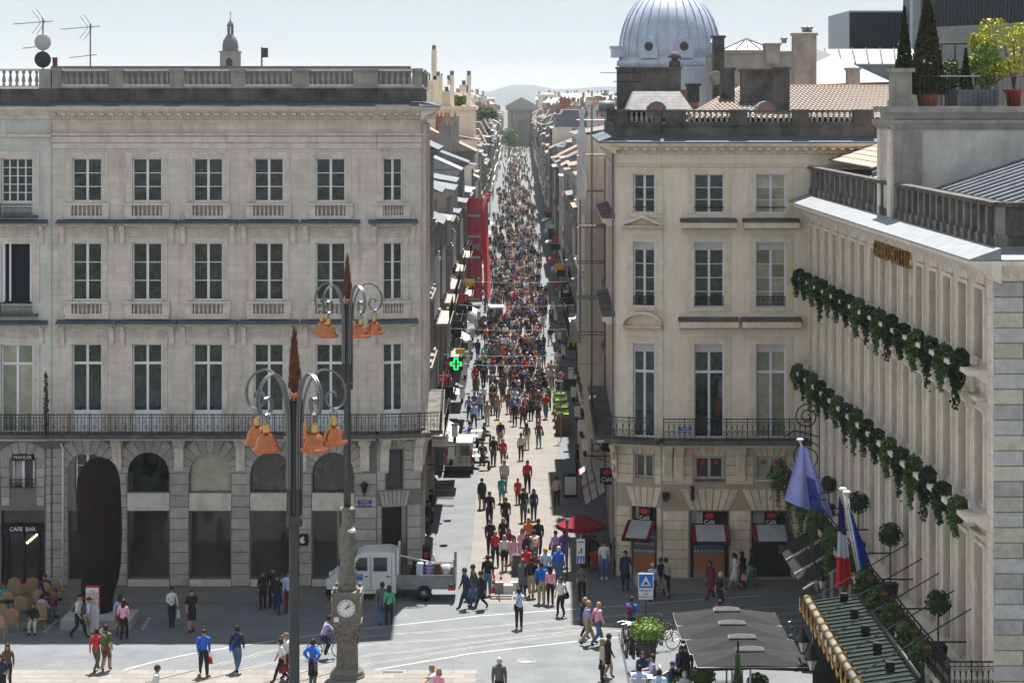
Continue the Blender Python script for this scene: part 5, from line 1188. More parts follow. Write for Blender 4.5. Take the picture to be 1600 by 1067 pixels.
for px, f in ((1010,.78),(1062,1.0),(1113,.62)):
    sx = (px-1046)*sd; y = Yd - math.sqrt(max(rd*rd*1.0 - sx*sx, .1)); an = math.atan2(sx, Yd-y)
    t2 = Frame((cx+sx, y), an); c = t2.p(0, .0, Z(75))
    q = MB(); q.tube([(.36*math.cos(a),0,.36*math.sin(a)) for a in [k*PI/9 for k in range(19)]], .10, 6); 
    q.box(-.62,.62,-.15,.6,-.75,-.5)
    q.prism([(-.62,-.1,-.5),(.62,-.1,-.5),(.5,-.1,.3),(.25,-.1,.58),(0,-.1,.64),(-.25,-.1,.58),(-.5,-.1,.3)], (0,.8,0))
    m = MB(); m.merge(q, Matrix.Translation(c) @ Matrix.Rotation(an,4,'Z')); wn = part(m, 'round_window', 'zinc_blue', td)
    q = MB(); q.prism([(.3*math.cos(a),-.13,.3*math.sin(a)) for a in [k*PI/8 for k in range(16)]], (0,.02,0)); m = MB(); m.merge(q, Matrix.Translation(c) @ Matrix.Rotation(an,4,'Z')); part(m, 'pane', 'glass_dark', wn)
m = MB(); m.box(cx-rd-.5, cx-rd+.35, Yd-1.2, Yd+1, Z(90), Z(76)); m.box(cx-rd-.6, cx-rd+.4, Yd-1.3, Yd+1.1, Z(76), Z(73)); part(m, 'corner_block', 'zinc_blue', td)
m = MB(); c = (P3(1028,0,Yd+5).x, Yd+5, Z(14)); m.lathe([(.9,-1.5),(.9,.2),(1.1,.25),(1.1,.4),(.7,.5),(.7,1.3),(.9,1.4),(.6,1.8)], c, 10); part(m, 'finial_block', 'zinc_blue', td)
# dark clad blocks on the skyline
t = thing('clad_block', (uR(1380), 140, 0), 'low dark ribbed metal block with pale end on the right skyline', 'building')
Yk = 140.0
a = P3(1328,76,Yk); b2 = P3(1470,20,Yk); m = MB(); m.prism([(a.x,Yk,0),(b2.x,Yk,0),(b2.x,Yk+8,0),(P3(1296,0,Yk+7).x,Yk+7,0)], (0,0,b2.z)); part(m, 'wall', 'clad', t)
m = MB(); q = P3(1296,0,Yk+7); m.prism([(a.x-.05,Yk-.05,b2.z-3),(a.x,Yk+.05,b2.z-3),(q.x,Yk+7,b2.z-3),(q.x-.1,Yk+6.9,b2.z-3)], (0,0,3.02)); part(m, 'end_wall', 'clad_light', t)
def ribs(px0, px1, py0, py1, Y, parent, n):
    m = MB(); a = P3(px0,py0,Y); b3 = P3(px1,py1,Y)
    for i in range(n): x = a.x + (b3.x-a.x)*(i+.5)/n; m.box(x-.05,x+.05,Y-.07,Y-.002,a.z,b3.z)
    o = part(m, 'ribs', 'clad', parent, 'stuff')
ribs(1330,1468,78,20,Yk,t,26)
m = MB(); m.box(P3(1329,0,Yk).x-.1, b2.x, Yk-.12, Yk+8, b2.z, b2.z+.12); part(m, 'coping', 'clad_light', t)
t = thing('clad_block', (uR(1550), 128, 0), 'tall dark ribbed metal block above the roof terrace at the top right corner', 'building')
Yk2 = 128.0; a = P3(1449,48,Yk2); b2 = P3(1760,-20,Yk2); m = MB(); m.box(a.x, b2.x, Yk2, Yk2+8, 0, b2.z); part(m, 'wall', 'clad', t); ribs(1450,1640,45,-20,Yk2,t,34)
m = MB(); q0 = P3(1438,76,Yk2-1.5); q1 = P3(1700,30,Yk2-1.5); m.prism([(q0.x,Yk2-1.5,q0.z-5),(q1.x,Yk2-1.5,q0.z-5),(q1.x,Yk2-1.5,q1.z),(q0.x,Yk2-1.5,P3(0,44,Yk2-1.5).z)], (0,1.4,0)); part(m, 'concrete_band', 'concrete', t)
m = MB(); c = P3(1436,30,Yk2+2); m.box(c.x-.4,c.x+.5,Yk2+2,Yk2+3,c.z-4,P3(0,0,Yk2+2).z); part(m, 'stack', 'clad_light', t)
t = thing('seam_roof_building', (uR(1370), 125, 0), 'low building with shiny seamed metal roof before the dark clad block', 'building')
A = P3(1295,100,124); B_ = P3(1462,100,124); C = P3(1462,77,129); D_ = P3(1288,77,129)
m = MB(); m.prism([A,B_,C,D_], (0,0,-.1)); part(m, 'roof', 'zinc', t)
m = MB()
for i in range(9): s = i/8; m.tube([A.lerp(B_,s)+Vector((0,0,.05)), D_.lerp(C,s)+Vector((0,0,.05))], .05, 4)
part(m, 'seam', 'zinc_dark', t, 'stuff')
m = MB(); m.box(A.x, B_.x, 124.2, 131, 0, A.z-.05); part(m, 'wall', 'zinc_dark', t)
# ---------------------------------------------------------------- hotel on the right
HA = R(-89.1); FH = Frame((13.5, 96.6), HA); HL = 35.6
nc = FH.p(HL, 0, 0); FF = Frame((nc.x, nc.y), 0.0)
rg = rnd(31)
h = thing('hotel_building', (18, 78, 0), 'long grey stone hotel with flower ledges and flags running along the right side', 'building')
us = [2.1 + 2.13*i for i in range(16)]; hwn = .53
H = []
for u in us: H += [(u-hwn, u+hwn, 14.25, 16.4), (u-hwn, u+hwn, 9.95, 12.75), (u-hwn, u+hwn, 4.7, 8.7)]
m = MB(); wall(m, FH, 0, HL, 4.5, 16.9, H, .42); part(m, 'upper_wall', 'hotel', h)
m = MB(); wall(m, FH, 0, HL, 0, 4.5, [(u-.7, u+.7, .1, 3.7) for u in us[::1]], .5); part(m, 'ground_wall', 'stone_joint', h)
m = MB(); m.prism([FH.p(.05,-.55,0), FH.p(HL-.05,-.55,0), FF.p(12,-.4,0), FF.p(12,-36,0), FH.p(.05,-12,0)], (0,0,16.9)); part(m, 'core', 'black', h)
for i, u in enumerate(us):
    place(window_spec(1.06, 2.15, 2, 3, 'hotel_shutter', 'glass'), h, FH.p(u, -.34, 14.25), HA)
    place(window_spec(1.06, 2.8, 2, 4, 'hotel_shutter', 'glass'), h, FH.p(u, -.34, 9.95), HA)
    place(window_spec(1.06, 4.0, 2, 3, 'hotel_shutter', 'glass'), h, FH.p(u, -.34, 4.7), HA)
    m = MB()
    for z0, z1 in ((14.25,16.4),(9.95,12.75),(4.7,8.7)):
        for s in (-1, 1): FH.box(m, min(u+s*hwn, u+s*(hwn+.13)), max(u+s*hwn, u+s*(hwn+.13)), 0, .09, z0, z1+.1)
        FH.box(m, u-hwn, u+hwn, 0, .09, z1, z1+.12)
    o = part(m, 'window_surround', 'hotel_trim', h)
    m = MB(); FH.prof(m, u-.72, u+.72, [(0,12.95),(.1,12.95),(.28,13.1),(.28,13.2),(0,13.2)]); part(m, 'window_hood', 'hotel_trim', h)
    m = MB(); FH.prof(m, u-.7, u+.7, [(0,8.95),(.1,8.95),(.22,9.05),(.22,9.12),(0,9.12)]); part(m, 'window_hood', 'hotel_trim', h)
    frieze(FH, h, u, .5, 13.35, 13.85, 'hotel_trim', i % 2); 
    m = MB(); FH.box(m, u-.5, u+.5, 0, .05, 9.2, 9.5); FH.box(m, u-.42, u+.42, .05, .09, 9.25, 9.45); part(m, 'recessed_panel', 'hotel_trim', h)
    m = MB(); FH.box(m, u-.5, u+.5, 0, .05, 16.55, 16.8); part(m, 'lintel_panel', 'hotel_trim', h)
    for s in (-1, 1): console(FH, h, u+s*.72, 13.1, .9, .14, 'hotel_trim')
    m = MB(); FH.box(m, u-.7, u+.7, -.45, -.43, .1, 3.7); part(m, 'shop_window', 'glass_dark', h)
for i in range(17):
    a = (us[i-1]+.72) if i else .02; e = (us[i]-.72) if i < 16 else HL-.02
    courses(FH, h, a, e, .1, 4.3, .45, 'stone_block', rg, maxw=1.4)
def ledge(z, pr, th):
    m = MB(); FH.prof(m, .1, HL-.5, [(0,z-th-.25),(.15,z-th-.2),(pr*.7,z-th),(pr,z-th),(pr,z),(0,z)]); part(m, 'ledge', 'hotel_trim', h)
ledge(14.05, .62, .14); ledge(9.75, .7, .16)
# front face
m = MB(); wall(m, FF, 0, 14, 0, 16.9, [], .3); part(m, 'front_wall', 'stone_joint', h)
z = .1; r = rnd(77); k = 0
while z < 16.5:
    hh = .45; x = -.03; row = 0
    while x < 4.6:
        wd = r.choice((.55,.75,.95,1.15)) if x > 0 else r.choice((1.3,.9)); 
        place(block_spec(wd-.02, hh-.02, r.choice(('hotel_block_grey','hotel_block_tan','hotel_block_grey')), .03), h, FF.p(x+wd/2, 0, z), 0); x += wd; k += 1
    z += hh
# quoin strip on the street side of the corner
for j in range(36): place(block_spec(.78 if j%2 else .6, .43, 'hotel_trim', .02), h, FH.p(HL-.42+(0 if j%2 else .09), 0, .12+j*.46), HA)
cor = MB(); led = MB(); bs = MB()
for F, a, e in ((FH, .0, HL+.9), (FF, .0, 14)):
    F.prof(cor, a, e, [(0,16.75),(.12,16.8),(.3,17.0),(.75,17.2),(.9,17.3),(.9,17.42),(0,17.42)])
    F.prof(led, a, e, [(0,17.425),(.94,17.425),(.94,17.46),(.02,17.78),(0,17.78)])
part(cor, 'cornice', 'hotel_trim', h); part(led, 'cornice_cover', 'zinc', h)
m = MB()
for F, a, e in ((FH, 0, HL), (FF, 0, 6)):
    n = int((e-a)/.3)
    for i in range(n): u = a + (e-a)*(i+.5)/n; F.box(m, u-.08, u+.08, .1, .3, 16.85, 17.0)
part(m, 'dentils', 'hotel_trim', h, 'stuff')
m = MB()
n = 70
for i in range(n): u = .3 + i*.53; FH.box(m, u-.01, u+.01, .05, .93, 17.44+.0, 17.47) 
part(m, 'seam', 'lead', h, 'stuff')
def panelwall(F, a, e, n, w):
    m = MB(); F.box(m, a, e, w-.28, w, 17.75, 18.02); F.box(m, a, e, w-.33, w+.08, 18.93, 19.06); part(m, 'parapet_rail', 'stone_black', h)
    for i in range(n):
        u = a + (e-a)*i/n; q = MB(); F.box(q, u, u+.24, w-.26, w+.04, 17.78, 18.94); F.box(q, u-.05, u+.29, w-.2, w+.10, 17.76, 18.1); part(q, 'parapet_pier', 'stone_soot', h)
        q = MB(); F.box(q, u+.24, u+(e-a)/n, w-.2, w-.1, 18.02, 18.93); part(q, 'parapet_panel', 'stone_black', h)
panelwall(FH, .1, 19.4, 15, -.05); panelwall(FH, 20.9, HL-.1, 15, -.05); panelwall(FF, .1, 9, 7, -.05)
# pavilion with roof terrace
pv0, pv1 = 18.2, 20.3       # u range along the street side
c0 = FH.p(pv1, -.1, 0)      # corner nearest to the camera
FP = Frame((c0.x, c0.y), 0.0)
m = MB(); m.prism([(c0.x,c0.y,16.9),(c0.x+12,c0.y,16.9),(c0.x+12,c0.y+2.6,16.9),(c0.x-.05,c0.y+2.6,16.9)], (0,0,4.75)); part(m, 'pavilion_wall', 'render_white', h)
m = MB(); FP.box(m, -.02, 1.0, .01, .12, 16.95, 21.0); FP.box(m, .25, .75, .12, .16, 17.6, 20.2); part(m, 'pilaster', 'stone_grey', h)
m = MB(); G = Frame((c0.x-.05, c0.y+2.6), HA); G.box(m, 0, .5, 0, .12, 17, 21); G.box(m, 1.9, 2.6, 0, .12, 17, 21); part(m, 'pilaster', 'hotel_trim', h)
m = MB(); FP.prof(m, -.25, 12, [(0,21.0),(.1,21.0),(.35,21.25),(.35,21.36),(0,21.36)]); FP.box(m, -.3, 12, -2.7, .3, 21.62, 21.85); G.prof(m, -.1, 2.9, [(0,21.0),(.1,21.0),(.3,21.2),(.3,21.36),(0,21.36)]); part(m, 'pavilion_cornice', 'stone_grey', h)
m = MB(); FP.box(m, .0, 12, .36-.34, .37, 21.365, 21.40); part(m, 'lead_strip', 'lead', h)
tz = 21.85
m = MB(); FP.box(m, -.05, .75, -1.1, -.15, tz, tz+.22); FP.box(m, 0, .7, -1.05, -.2, tz+.22, tz+1.25); FP.box(m, .12, .58, -.2, -.17, tz+.35, tz+1.1); FP.box(m, -.1, .8, -1.15, -.1, tz+1.25, tz+1.4); part(m, 'pedestal', 'stone_grey', h)
# low roofs behind the parapets
def slope(name, x0, z0, x1, z1, y0, y1, mat, ribs=0, roll=False):
    A = Vector((x0,y1,z0)); Bv = Vector((x0,y0,z0)); C = Vector((x1,y0,z1)); D_ = Vector((x1,y1,z1))
    if roll: return rolltiles(name, A, Bv, C, D_, .3, mat, h)
    m = MB(); m.prism([Bv,A,D_,C], (0,0,-.12)); o = part(m, name, mat, h); W[o] = W[o]
    for i in range(ribs):
        y = y0 + (y1-y0)*(i+.5)/ribs; q = MB(); q.prism([(x0,y-.13,z0),(x0,y+.13,z0),(x1,y+.13,z1),(x1,y-.13,z1)], (0,0,.2)); part(q, 'roof_rib', 'zinc_dark', h)
slope('zinc_roof', 15.3, 18.7, 21, 20.6, 62.5, 76.0, 'zinc', 13)
slope('roof_tiles', 14.5, 19.3, 20, 21.2, 84.5, 95.8, 'tile_pale', 0, True)
slope('zinc_roof', 14.4, 19.0, 20, 20.9, 79.2, 84.4, 'zinc', 4)
m = MB(); m.prism([(14.3,79.1,17),(14.3,96,17),(21,96,17),(21,79.1,17)], (0,0,1.9)); m.prism([(15.2,62.2,17),(15.2,76,17),(25,76,17),(25,62.2,17)], (0,0,1.5)); part(m, 'attic', 'dark_grey', h)
m = MB(); m.prism([(14.4,95.9,18.9),(21,95.9,18.9),(21,95.9,21.4),(14.4,95.9,19.2)], (0,.3,0)); m2 = m; part(m, 'gable', 'brick_red', h)
# balcony
m = MB(); FH.prof(m, .3, HL, [(.01,4.2),(1.25,4.35),(1.3,4.38),(1.3,4.6),(.01,4.6)]); FF.box(m, -1.35, 3, .01, .25, 4.3, 4.6); part(m, 'balcony_slab', 'hotel_trim', h)
n = 34; s = railing_spec('railing_panel', round((HL-.3)/n, 3), 1.02, 'x')
for i in range(n): place(s, h, FH.p(.3+(HL-.3)*(i+.5)/n, 1.27, 4.6), HA)
s2 = railing_spec('railing_panel', .66, 1.02, 'circles')
for i in range(2): place(s2, h, FF.p(-1.0+.66*i+.02, -.02, 4.6), 0)
m = MB()
for i in range(3,34,4): u = i*1.05; m.tube([FH.p(u,0,5.4), FH.p(u,1.27,5.4)], .03, 4)
part(m, 'balcony_partition_rod', 'iron', h, 'stuff')
# gold lettering high on the wall
g = thing('gold_lettering', FH.p(18.4, .16, 16.1), 'raised gold letters under the hotel cornice seen nearly edge-on', 'lettering')
for i, ch in enumerate('GRAND HOTEL'):
    if ch != ' ': o = text(ch, 1.0, 'gold', g, FH.p(18.4 + i*.56, .16, 16.5), HA, .09, 'letter', .01); o.scale = (.85, .92, 1)
# trailing plants on ledges
def hang_spec(seed, w_=.75, drop=1.0, mat='leaf_dark', n=210, flowers=True):
    r = rnd(seed); m = MB(); foliage(m, (0, -.15, .08), (w_*.56, .30, .32), int(n*.8), .16, r); foliage(m, (0, -.25, -.25), (w_*.42, .25, .4), int(n*.6), .18, r)
    for _ in range(int(n*.55)):
        x = r.uniform(-w_*.42, w_*.42); d = drop*(.35+.65*abs(math.sin(x*7+seed)))*r.random(); foliage(m, (x, -.32+.08*r.random(), -d-.3), (.06,.06,.06), 1, .13, r)
    kids = [Spec('foliage', m, mat)]
    b_ = MB(); b_.frus((-w_*.22,w_*.22,-.0,.18), (-w_*.25,w_*.25,-.02,.2), 0, .2); kids.append(Spec('planter', b_, 'terracotta'))
    if flowers:
        f = MB(); foliage(f, (.1,-.2,.25), (w_*.2,.1,.1), 4, .08, r); kids.append(Spec('blossoms', f, 'red'))
    return kids
def put_kids(t, kids, rot):
    for k in kids: place(k, t, (0,0,0), 0, True)
hs = [hang_spec(i, .95, .75+.2*(i%3), 'leaf_dark' if i % 4 else 'leaf', 380, flowers=(i % 2 == 0)) for i in range(5)]
lamp = MB(); lamp.box(-.09,.09,-.09,.09,.12,.36); lamp.box(-.02,.02,-.02,.02,0,.12)
lsp = Spec('floodlight', lamp, 'offwhite')
ordn = ['nearest the far end','second','third','fourth','fifth','sixth','seventh','eighth','ninth','tenth','eleventh','twelfth','thirteenth','fourteenth','fifteenth','nearest the corner of blocks']
for nm, z, pr in (('upper', 14.05, .36), ('lower', 9.75, .42)):
    for i, u in enumerate(us):
        if nm == 'lower' and i > 14 and False: continue
        t = thing('trailing_plant', FH.p(u-.55, pr, z), f'trailing green plant on the {nm} hotel ledge, {ordn[i]}' + ('' if i in (0,15) else ' from the far end'), 'plant', f'trailing plants along the {nm} hotel ledge', rot=HA)
        put_kids(t, hs[(i*2 + (z > 10)) % 5], HA); t.scale = (1, 1, .8+.35*rg.random())
        o = place(lsp, None, FH.p(u+.35, pr-.05, z), HA); tag(o, f'small white floodlight on the {nm} ledge beside the plant {ordn[i]}' + ('' if i in (0,15) else ' from the far end'), 'floodlight', f'floodlights on the {nm} ledge')
Ys = [98.0, 93.5, 90.3, 87, 84, 80.4, 76.3, 73.2, 70.8, 68.3, 65.9, 63.9]
bigs = [hang_spec(20+i, 1.0, 1.5, ('leaf','leaf_light','leaf')[i % 3] if i != 1 else 'leaf', 300, False) for i in range(3)]
for i, Y in enumerate(Ys):
    if Y > 96: continue
    u = 96.6 - Y
    t = thing('balcony_plant', FH.p(u, 1.42, 5.15), f'full trailing plant hung outside the hotel balcony railing, number {("one","two","three","four","five","six","seven","eight","nine","ten","eleven","twelve")[i-1]} from the flags end' , 'plant', 'plants hung along the balcony railing', rot=HA)
    put_kids(t, bigs[i % 3], HA)
t = thing('balcony_plant', (12.1, 96.2, 4.9), 'bright green trailing plant lit by the sun at the far end of the hotel balcony', 'plant', 'plants hung along the balcony railing', rot=HA); put_kids(t, hang_spec(44, 1.3, 1.4, 'leaf_light', 420, False), HA)
# topiary balls
for i, (px, py, rr, w_) in enumerate(((1295,757,.36,'small round topiary ball beside the flagpole tips'),(1341,785,.42,'dark round topiary ball behind the French flag pole'),(1391,835,.43,'round clipped topiary ball on a thin stem at mid balcony'),(1466,941,.40,'round clipped topiary ball nearest the block corner'))):
    Y = 13.25*FX/(px-CX); c = at(px, py, Y); t = thing('topiary', (c.x, Y, 4.6), w_, 'topiary', 'topiary balls on the hotel balcony')
    m = MB(); foliage(m, c, (rr,rr,rr), 420, .10, rg, shell=.25); m.ell(c, rr*.8, 10, 6); part(m, 'crown', 'leaf_dark', t)
    m = MB(); m.tube([(c.x,Y,4.9),(c.x,Y,c.z)], .03, 5); part(m, 'stem', 'bark', t)
    m = MB(); m.frus((c.x-.2,c.x+.2,Y-.2,Y+.2),(c.x-.25,c.x+.25,Y-.25,Y+.25),4.6,5.05); part(m, 'pot', 'black', t)
# terrace plants
def potplant(name, px, Y, base, kind, label, cat='tree', py_top=None, py_pot=None, pw=.5, potm='terracotta', leafm='leaf_dark', seed=1, wid=.8, box=False):
    c = at(px, 160, Y); t = thing(name, (c.x, Y, tz), label, cat); r = rnd(seed)
    ph_ = .62; zt_ = at(px, py_top, Y).z
    m = MB()
    if box:
        m.box(c.x-pw/2,c.x+pw/2,Y-pw/2,Y+pw/2,tz,tz+ph_)
        for s in (-1,1): m.box(c.x+s*pw/2-.05,c.x+s*pw/2+.05,Y-pw/2-.04,Y-pw/2+.04,tz,tz+ph_+.08)
        for q in (-.3,-.1,.1,.3): m.box(c.x+q*pw-.012,c.x+q*pw+.012,Y-pw/2-.012,Y-pw/2-.002,tz+.03,tz+ph_-.03)
    else: m.lathe([(pw*.34,0),(pw*.45,ph_*.85),(pw*.52,ph_*.86),(pw*.52,ph_)], (c.x,Y,tz), 14)
    part(m, 'pot', potm, t)
    zc = (zt_ + tz+ph_)/2; hh = (zt_ - tz - ph_)/2
    m = MB()
    if kind == 'cone': foliage(m, (c.x,Y,zc-.05), (wid/2,wid/2,hh+.1), int(3400*hh*wid), .12, r, shape='cone')
    elif kind == 'ell': foliage(m, (c.x,Y,zc), (wid/2,wid/2,hh), int(1500*hh*wid)+400, .10, r, shell=.6)
    else:
        for _ in range(9):
            q = Vector((r.uniform(-1,1)*wid*.36, r.uniform(-1,1)*wid*.3, r.uniform(-.75,.8)*hh)); foliage(m, (c.x+q.x,Y+q.y,zc+.15+q.z), (wid*.25,wid*.25,hh*.30), 330, .11, r, shell=.7)
    part(m, 'crown', leafm, t)
    m = MB(); m.tube([(c.x,Y,tz+ph_-.1),(c.x+.03,Y,zc-.2),(c.x,Y,zc+hh*.5)], [.05,.035,.015], 5)
    if kind == 'loose':
        for s in (-1,1): m.tube([(c.x,Y,tz+ph_+.1),(c.x+s*.25,Y,zc),(c.x+s*.4,Y,zc+hh*.5)], [.04,.03,.012], 5)
    part(m, 'trunk', 'bark', t)
Yp = 77.2
potplant('potted_conifer', 1449, Yp, tz, 'cone', 'tall narrow dark conifer in a big terracotta pot on the roof terrace', 'tree', -25, 0, .95, 'terracotta', 'leaf_brown', 1, 1.55)
potplant('potted_conifer', 1413, Yp+1.6, tz, 'cone', 'slender dark conifer standing behind the stone pedestal on the terrace', 'tree', 13, 0, .6, 'terracotta', 'leaf_dark', 2, .95)
potplant('potted_conifer', 1509, Yp, tz, 'cone', 'small dark cone conifer in a grey wooden box on the terrace', 'tree', 78, 0, .62, 'zinc_dark', 'leaf_dark', 3, .62, True)
potplant('potted_shrub', 1541, Yp, tz, 'ell', 'light green leafy shrub in a grey wooden box on the terrace', 'shrub', 66, 0, .62, 'zinc_dark', 'leaf_light', 4, 1.15, True)
potplant('potted_shrub', 1533, Yp+1.2, tz, 'loose', 'taller yellow-green shrub rising behind the boxed green shrub', 'shrub', 46, 0, .5, 'zinc_dark', 'leaf_yellow', 5, 1.0, True)
potplant('potted_tree', 1584, Yp, tz, 'loose', 'bright yellow-leaved small tree in a round red pot on the terrace', 'tree', 36, 0, .75, 'red_pot', 'leaf_yellow', 6, 2.3)
potplant('potted_shrub', 1486, Yp+.9, tz, 'ell', 'low green shrub between the big conifer and the wooden boxes', 'shrub', 92, 0, .5, 'zinc_dark', 'leaf', 7, .8, True)
t = thing('terrace_railing', (c0.x+2.5, c0.y+.3, tz), 'thin dark metal railing along the edge of the roof terrace', 'railing')
m = MB(); m.tube([(c0.x+1.0,c0.y+.2,tz+1.1),(c0.x+9,c0.y+.2,tz+1.1)], .02, 4); part(m, 'top_rail', 'iron_grey', t)
m = MB()
for i in range(50): x = c0.x + 1.0 + i*.16; m.box(x-.006,x+.006,c0.y+.19,c0.y+.21,tz,tz+1.1)
part(m, 'bars', 'iron_grey', t, 'stuff')
t = thing('pergola', (c0.x+4, c0.y+2, tz), 'dark metal pergola frame standing among the terrace plants', 'pergola')
a = at(1471,68,Yp+1.5); e = at(1556,66,Yp+1.5)
for q in (0, 1.2): m = MB(); m.tube([a+Vector((0,q,0)),e+Vector((0,q,0))],.04,5); part(m, 'beam', 'iron_grey', t)
for p in (a, a.lerp(e,.62), a.lerp(e,.25), e):
    m = MB(); m.tube([(p.x,p.y,tz),(p.x,p.y,p.z)],.035,5); part(m, 'post', 'iron_grey', t)
# street canopy with gilded bar
cn = thing('entrance_canopy', (11, 68, 0), 'dark ribbed hotel entrance canopy with gilded garland bar along its front', 'canopy')
x0, x1, za, zb_ = 10.25, 12.0, 4.5, 4.75; ya, yb = 62.0, 73.0
m = MB(); m.prism([(x0,ya,za),(x1,ya,zb_),(x1,yb,zb_),(x0,yb,za)], (0,0,-.06)); cp = part(m, 'roof', 'tram_green', cn)
for i in range(24):
    y = ya + (yb-ya)*(i+.5)/24; q = MB(); q.prism([(x0,y-.035,za+.001),(x1,y-.035,zb_+.001),(x1,y+.035,zb_+.001),(x0,y+.035,za+.001)], (0,0,.05)); part(q, 'glazing_bar', 'green_dark', cp)
m = MB(); m.tube([(x0,ya,za+.12),(x0,yb,za+.12)], .12, 8); part(m, 'front_bar', 'column', cn)
for i in range(12):
    y = ya + .4 + (yb-ya-.8)*i/11; q = MB(); q.tube([(x0+.17*math.cos(t_),y,za+.12+.17*math.sin(t_)) for t_ in [k*PI/4 for k in range(9)]], .038, 5); 
    q.tube([(x0-.16,y,za+.05),(x0-.2,y+.2,za-.25),(x0-.2,y+.45,za-.38),(x0-.2,y+.7,za-.25),(x0-.16,y+.9,za+.02)], .035, 5); part(q, 'garland', 'gold', cn)
m = MB(); m.tube([(x1+.1,ya,zb_+.05),(x1+.1,yb+.3,zb_+.05)], .13, 8); part(m, 'rear_gutter', 'tram_green', cn)
m = MB()
for i in range(5): y = ya + 1 + i*2.4; m.tube([(x0+.1,y,za+.15),(13.9,y+.3,6.6)], .022, 4)
part(m, 'tie_rod', 'iron', cn, 'stuff')
for i in range(5): q = MB(); q.box(11.3,11.55,ya+1.2+i*2.2,ya+1.45+i*2.2,4.72,5.0); part(q, 'spotlight', 'black', cn)
m = MB(); m.box(x0-.02,x0+.02,66.0,70.5,za-.42,za-.08); fb = part(m, 'fascia', 'sign_white', cn)
for q in (ya, yb-.1): m = MB(); m.box(x0+.2,x1,q,q+.1,0,za-.1); part(m, 'side_screen', 'glass_dark', cn)
# dark awning beyond it
t = thing('awning', (12, 84, 3), 'black sloping awnings with pale edges at the far end of the hotel', 'awning')
for i in range(3):
    y = 81.5 + i*2.6; q = MB(); q.prism([(13.3,y,4.1),(11.3,y,2.9),(11.3,y+2.2,2.9),(13.3,y+2.2,4.1)], (0,0,.05)); part(q, 'canvas', 'black', t)
    q = MB(); q.prism([(13.3,y-.05,4.1),(11.3,y-.05,2.9),(11.3,y,2.9),(13.3,y,4.1)], (0,0,.07)); part(q, 'edge_trim', 'c_beige', t)
# lanterns
def lantern(px, py, Y, label, s=1.0):
    c = at(px, py, Y); t = thing('hotel_lantern', c, label, 'lantern', 'black lanterns along the hotel front')
    m = MB(); m.lathe([(.06*s,-.32*s),(.17*s,-.02*s)], c, 6, smooth=False); part(m, 'glass', 'lantern_glass', t)
    m = MB(); m.lathe([(.22*s,-.02*s),(.2*s,.03*s),(.09*s,.2*s),(.05*s,.32*s),(.02*s,.4*s)], c, 6); m.lathe([(.08*s,-.36*s),(.07*s,-.32*s)], c, 6)
    for k in range(6): a = PI/3*(k+.5); m.tube([(c.x+.065*s*math.cos(a),c.y+.065*s*math.sin(a),c.z-.32*s),(c.x+.175*s*math.cos(a),c.y+.175*s*math.sin(a),c.z-.02*s)], .012, 4)
    part(m, 'frame', 'iron', t)
    m = MB(); m.tube([c+Vector((0,0,.4*s)), c+Vector((0,0,.75*s)), (13.6,Y,c.z+.75*s)], .02, 4); part(m, 'bracket', 'iron', t)
for px, py, Y, lb in ((1237,846,90.5,'farthest small hotel lantern beside the open cafe doorway'),(1249,860,88.5,'second small hotel lantern counted from the cafe doorway'),(1260,872,86,'third small hotel lantern counted from the cafe doorway'),(1273,893,83,'fourth hotel lantern hanging above the black awnings'),(1284,905,81,'fifth hotel lantern hanging between awnings and French flag'),(1254,1000,72,'large glass lantern at the shaded end of the parasols'),(1268,1028,70,'large glass lantern under the gilded canopy bar')): lantern(px, py, Y, lb, 1.25 if px in (1254,1268) else 1.1)
m = MB(); y = 92; 
for zc_, r_ in ((8.1,.62),(6.3,.75)): m.tube(spiral((12.95,y,zc_), r_, 2.2, (1,0,0), (0,0,1), 40, .12, 0), .03, 5)
m.tube([(13.5,y,4.6),(13.5,y,9)], .03, 5); m.tube([(13.5,y,7.2),(12.4,y,7.5),(11.9,y,7.2)], .03, 5); m.tube([(13.5,y,5.4),(12.2,y,5.6)], .03, 5)
tag(part(m, 'iron_scroll', 'iron'), 'tall black wrought iron scroll bracket between hotel and cream building', 'ironwork')
# flags
def flag(nm, base, tip, label, cloth, cat='flag'):
    t = thing('flag', base, label, cat); base = Vector(base); tip = Vector(tip)
    m = MB(); m.tube([base, tip], .045, 6); part(m, 'pole', 'sign_white', t)
    m = MB(); m.ell(tip+Vector((0,0,.03)), (.15,.15,.07), 10, 5); part(m, 'finial', 'sign_white', t)
    for mat, fn, (u0, u1), (v0, v1) in cloth:
        m = MB(); nu, nv = 8, 10; vs = []
        for i in range(nu+1):
            for j in range(nv+1): vs.append(fn(u0+(u1-u0)*i/nu, v0+(v1-v0)*j/nv))
        fs = [(i*(nv+1)+j, (i+1)*(nv+1)+j, (i+1)*(nv+1)+j+1, i*(nv+1)+j+1) for i in range(nu) for j in range(nv)]
        m.add(vs, fs, 0, True); vs2 = [Vector(v)+Vector((0,.012,0)) for v in vs]; m.add(vs2, [f[::-1] for f in fs], 0, True); part(m, 'cloth', mat, t)
    return t
def hangcloth(quad, fold=.12, nf=3.0, ph=0):
    TL, TR, BR, BL = quad      # TL-TR upper edge along the pole (hoist), BL-BR lower edge
    def f(u, v):
        a = TL.lerp(TR, u); e = BL.lerp(BR, u); p = a.lerp(e, v); amp = fold*(.3+.7*v)
        return p + Vector((0, amp*math.sin(u*nf*2*PI + ph + v*1.2), .03*math.sin(u*7)))
    return f
b1, t1 = at(1287,838,85.4), at(1250,688,84); b1b, t1b = at(1292,838,85.0), at(1260,692,83.6)
q = (at(1249,697,84), at(1262,700,83.7), at(1304,812,84), at(1226,783,84.4))
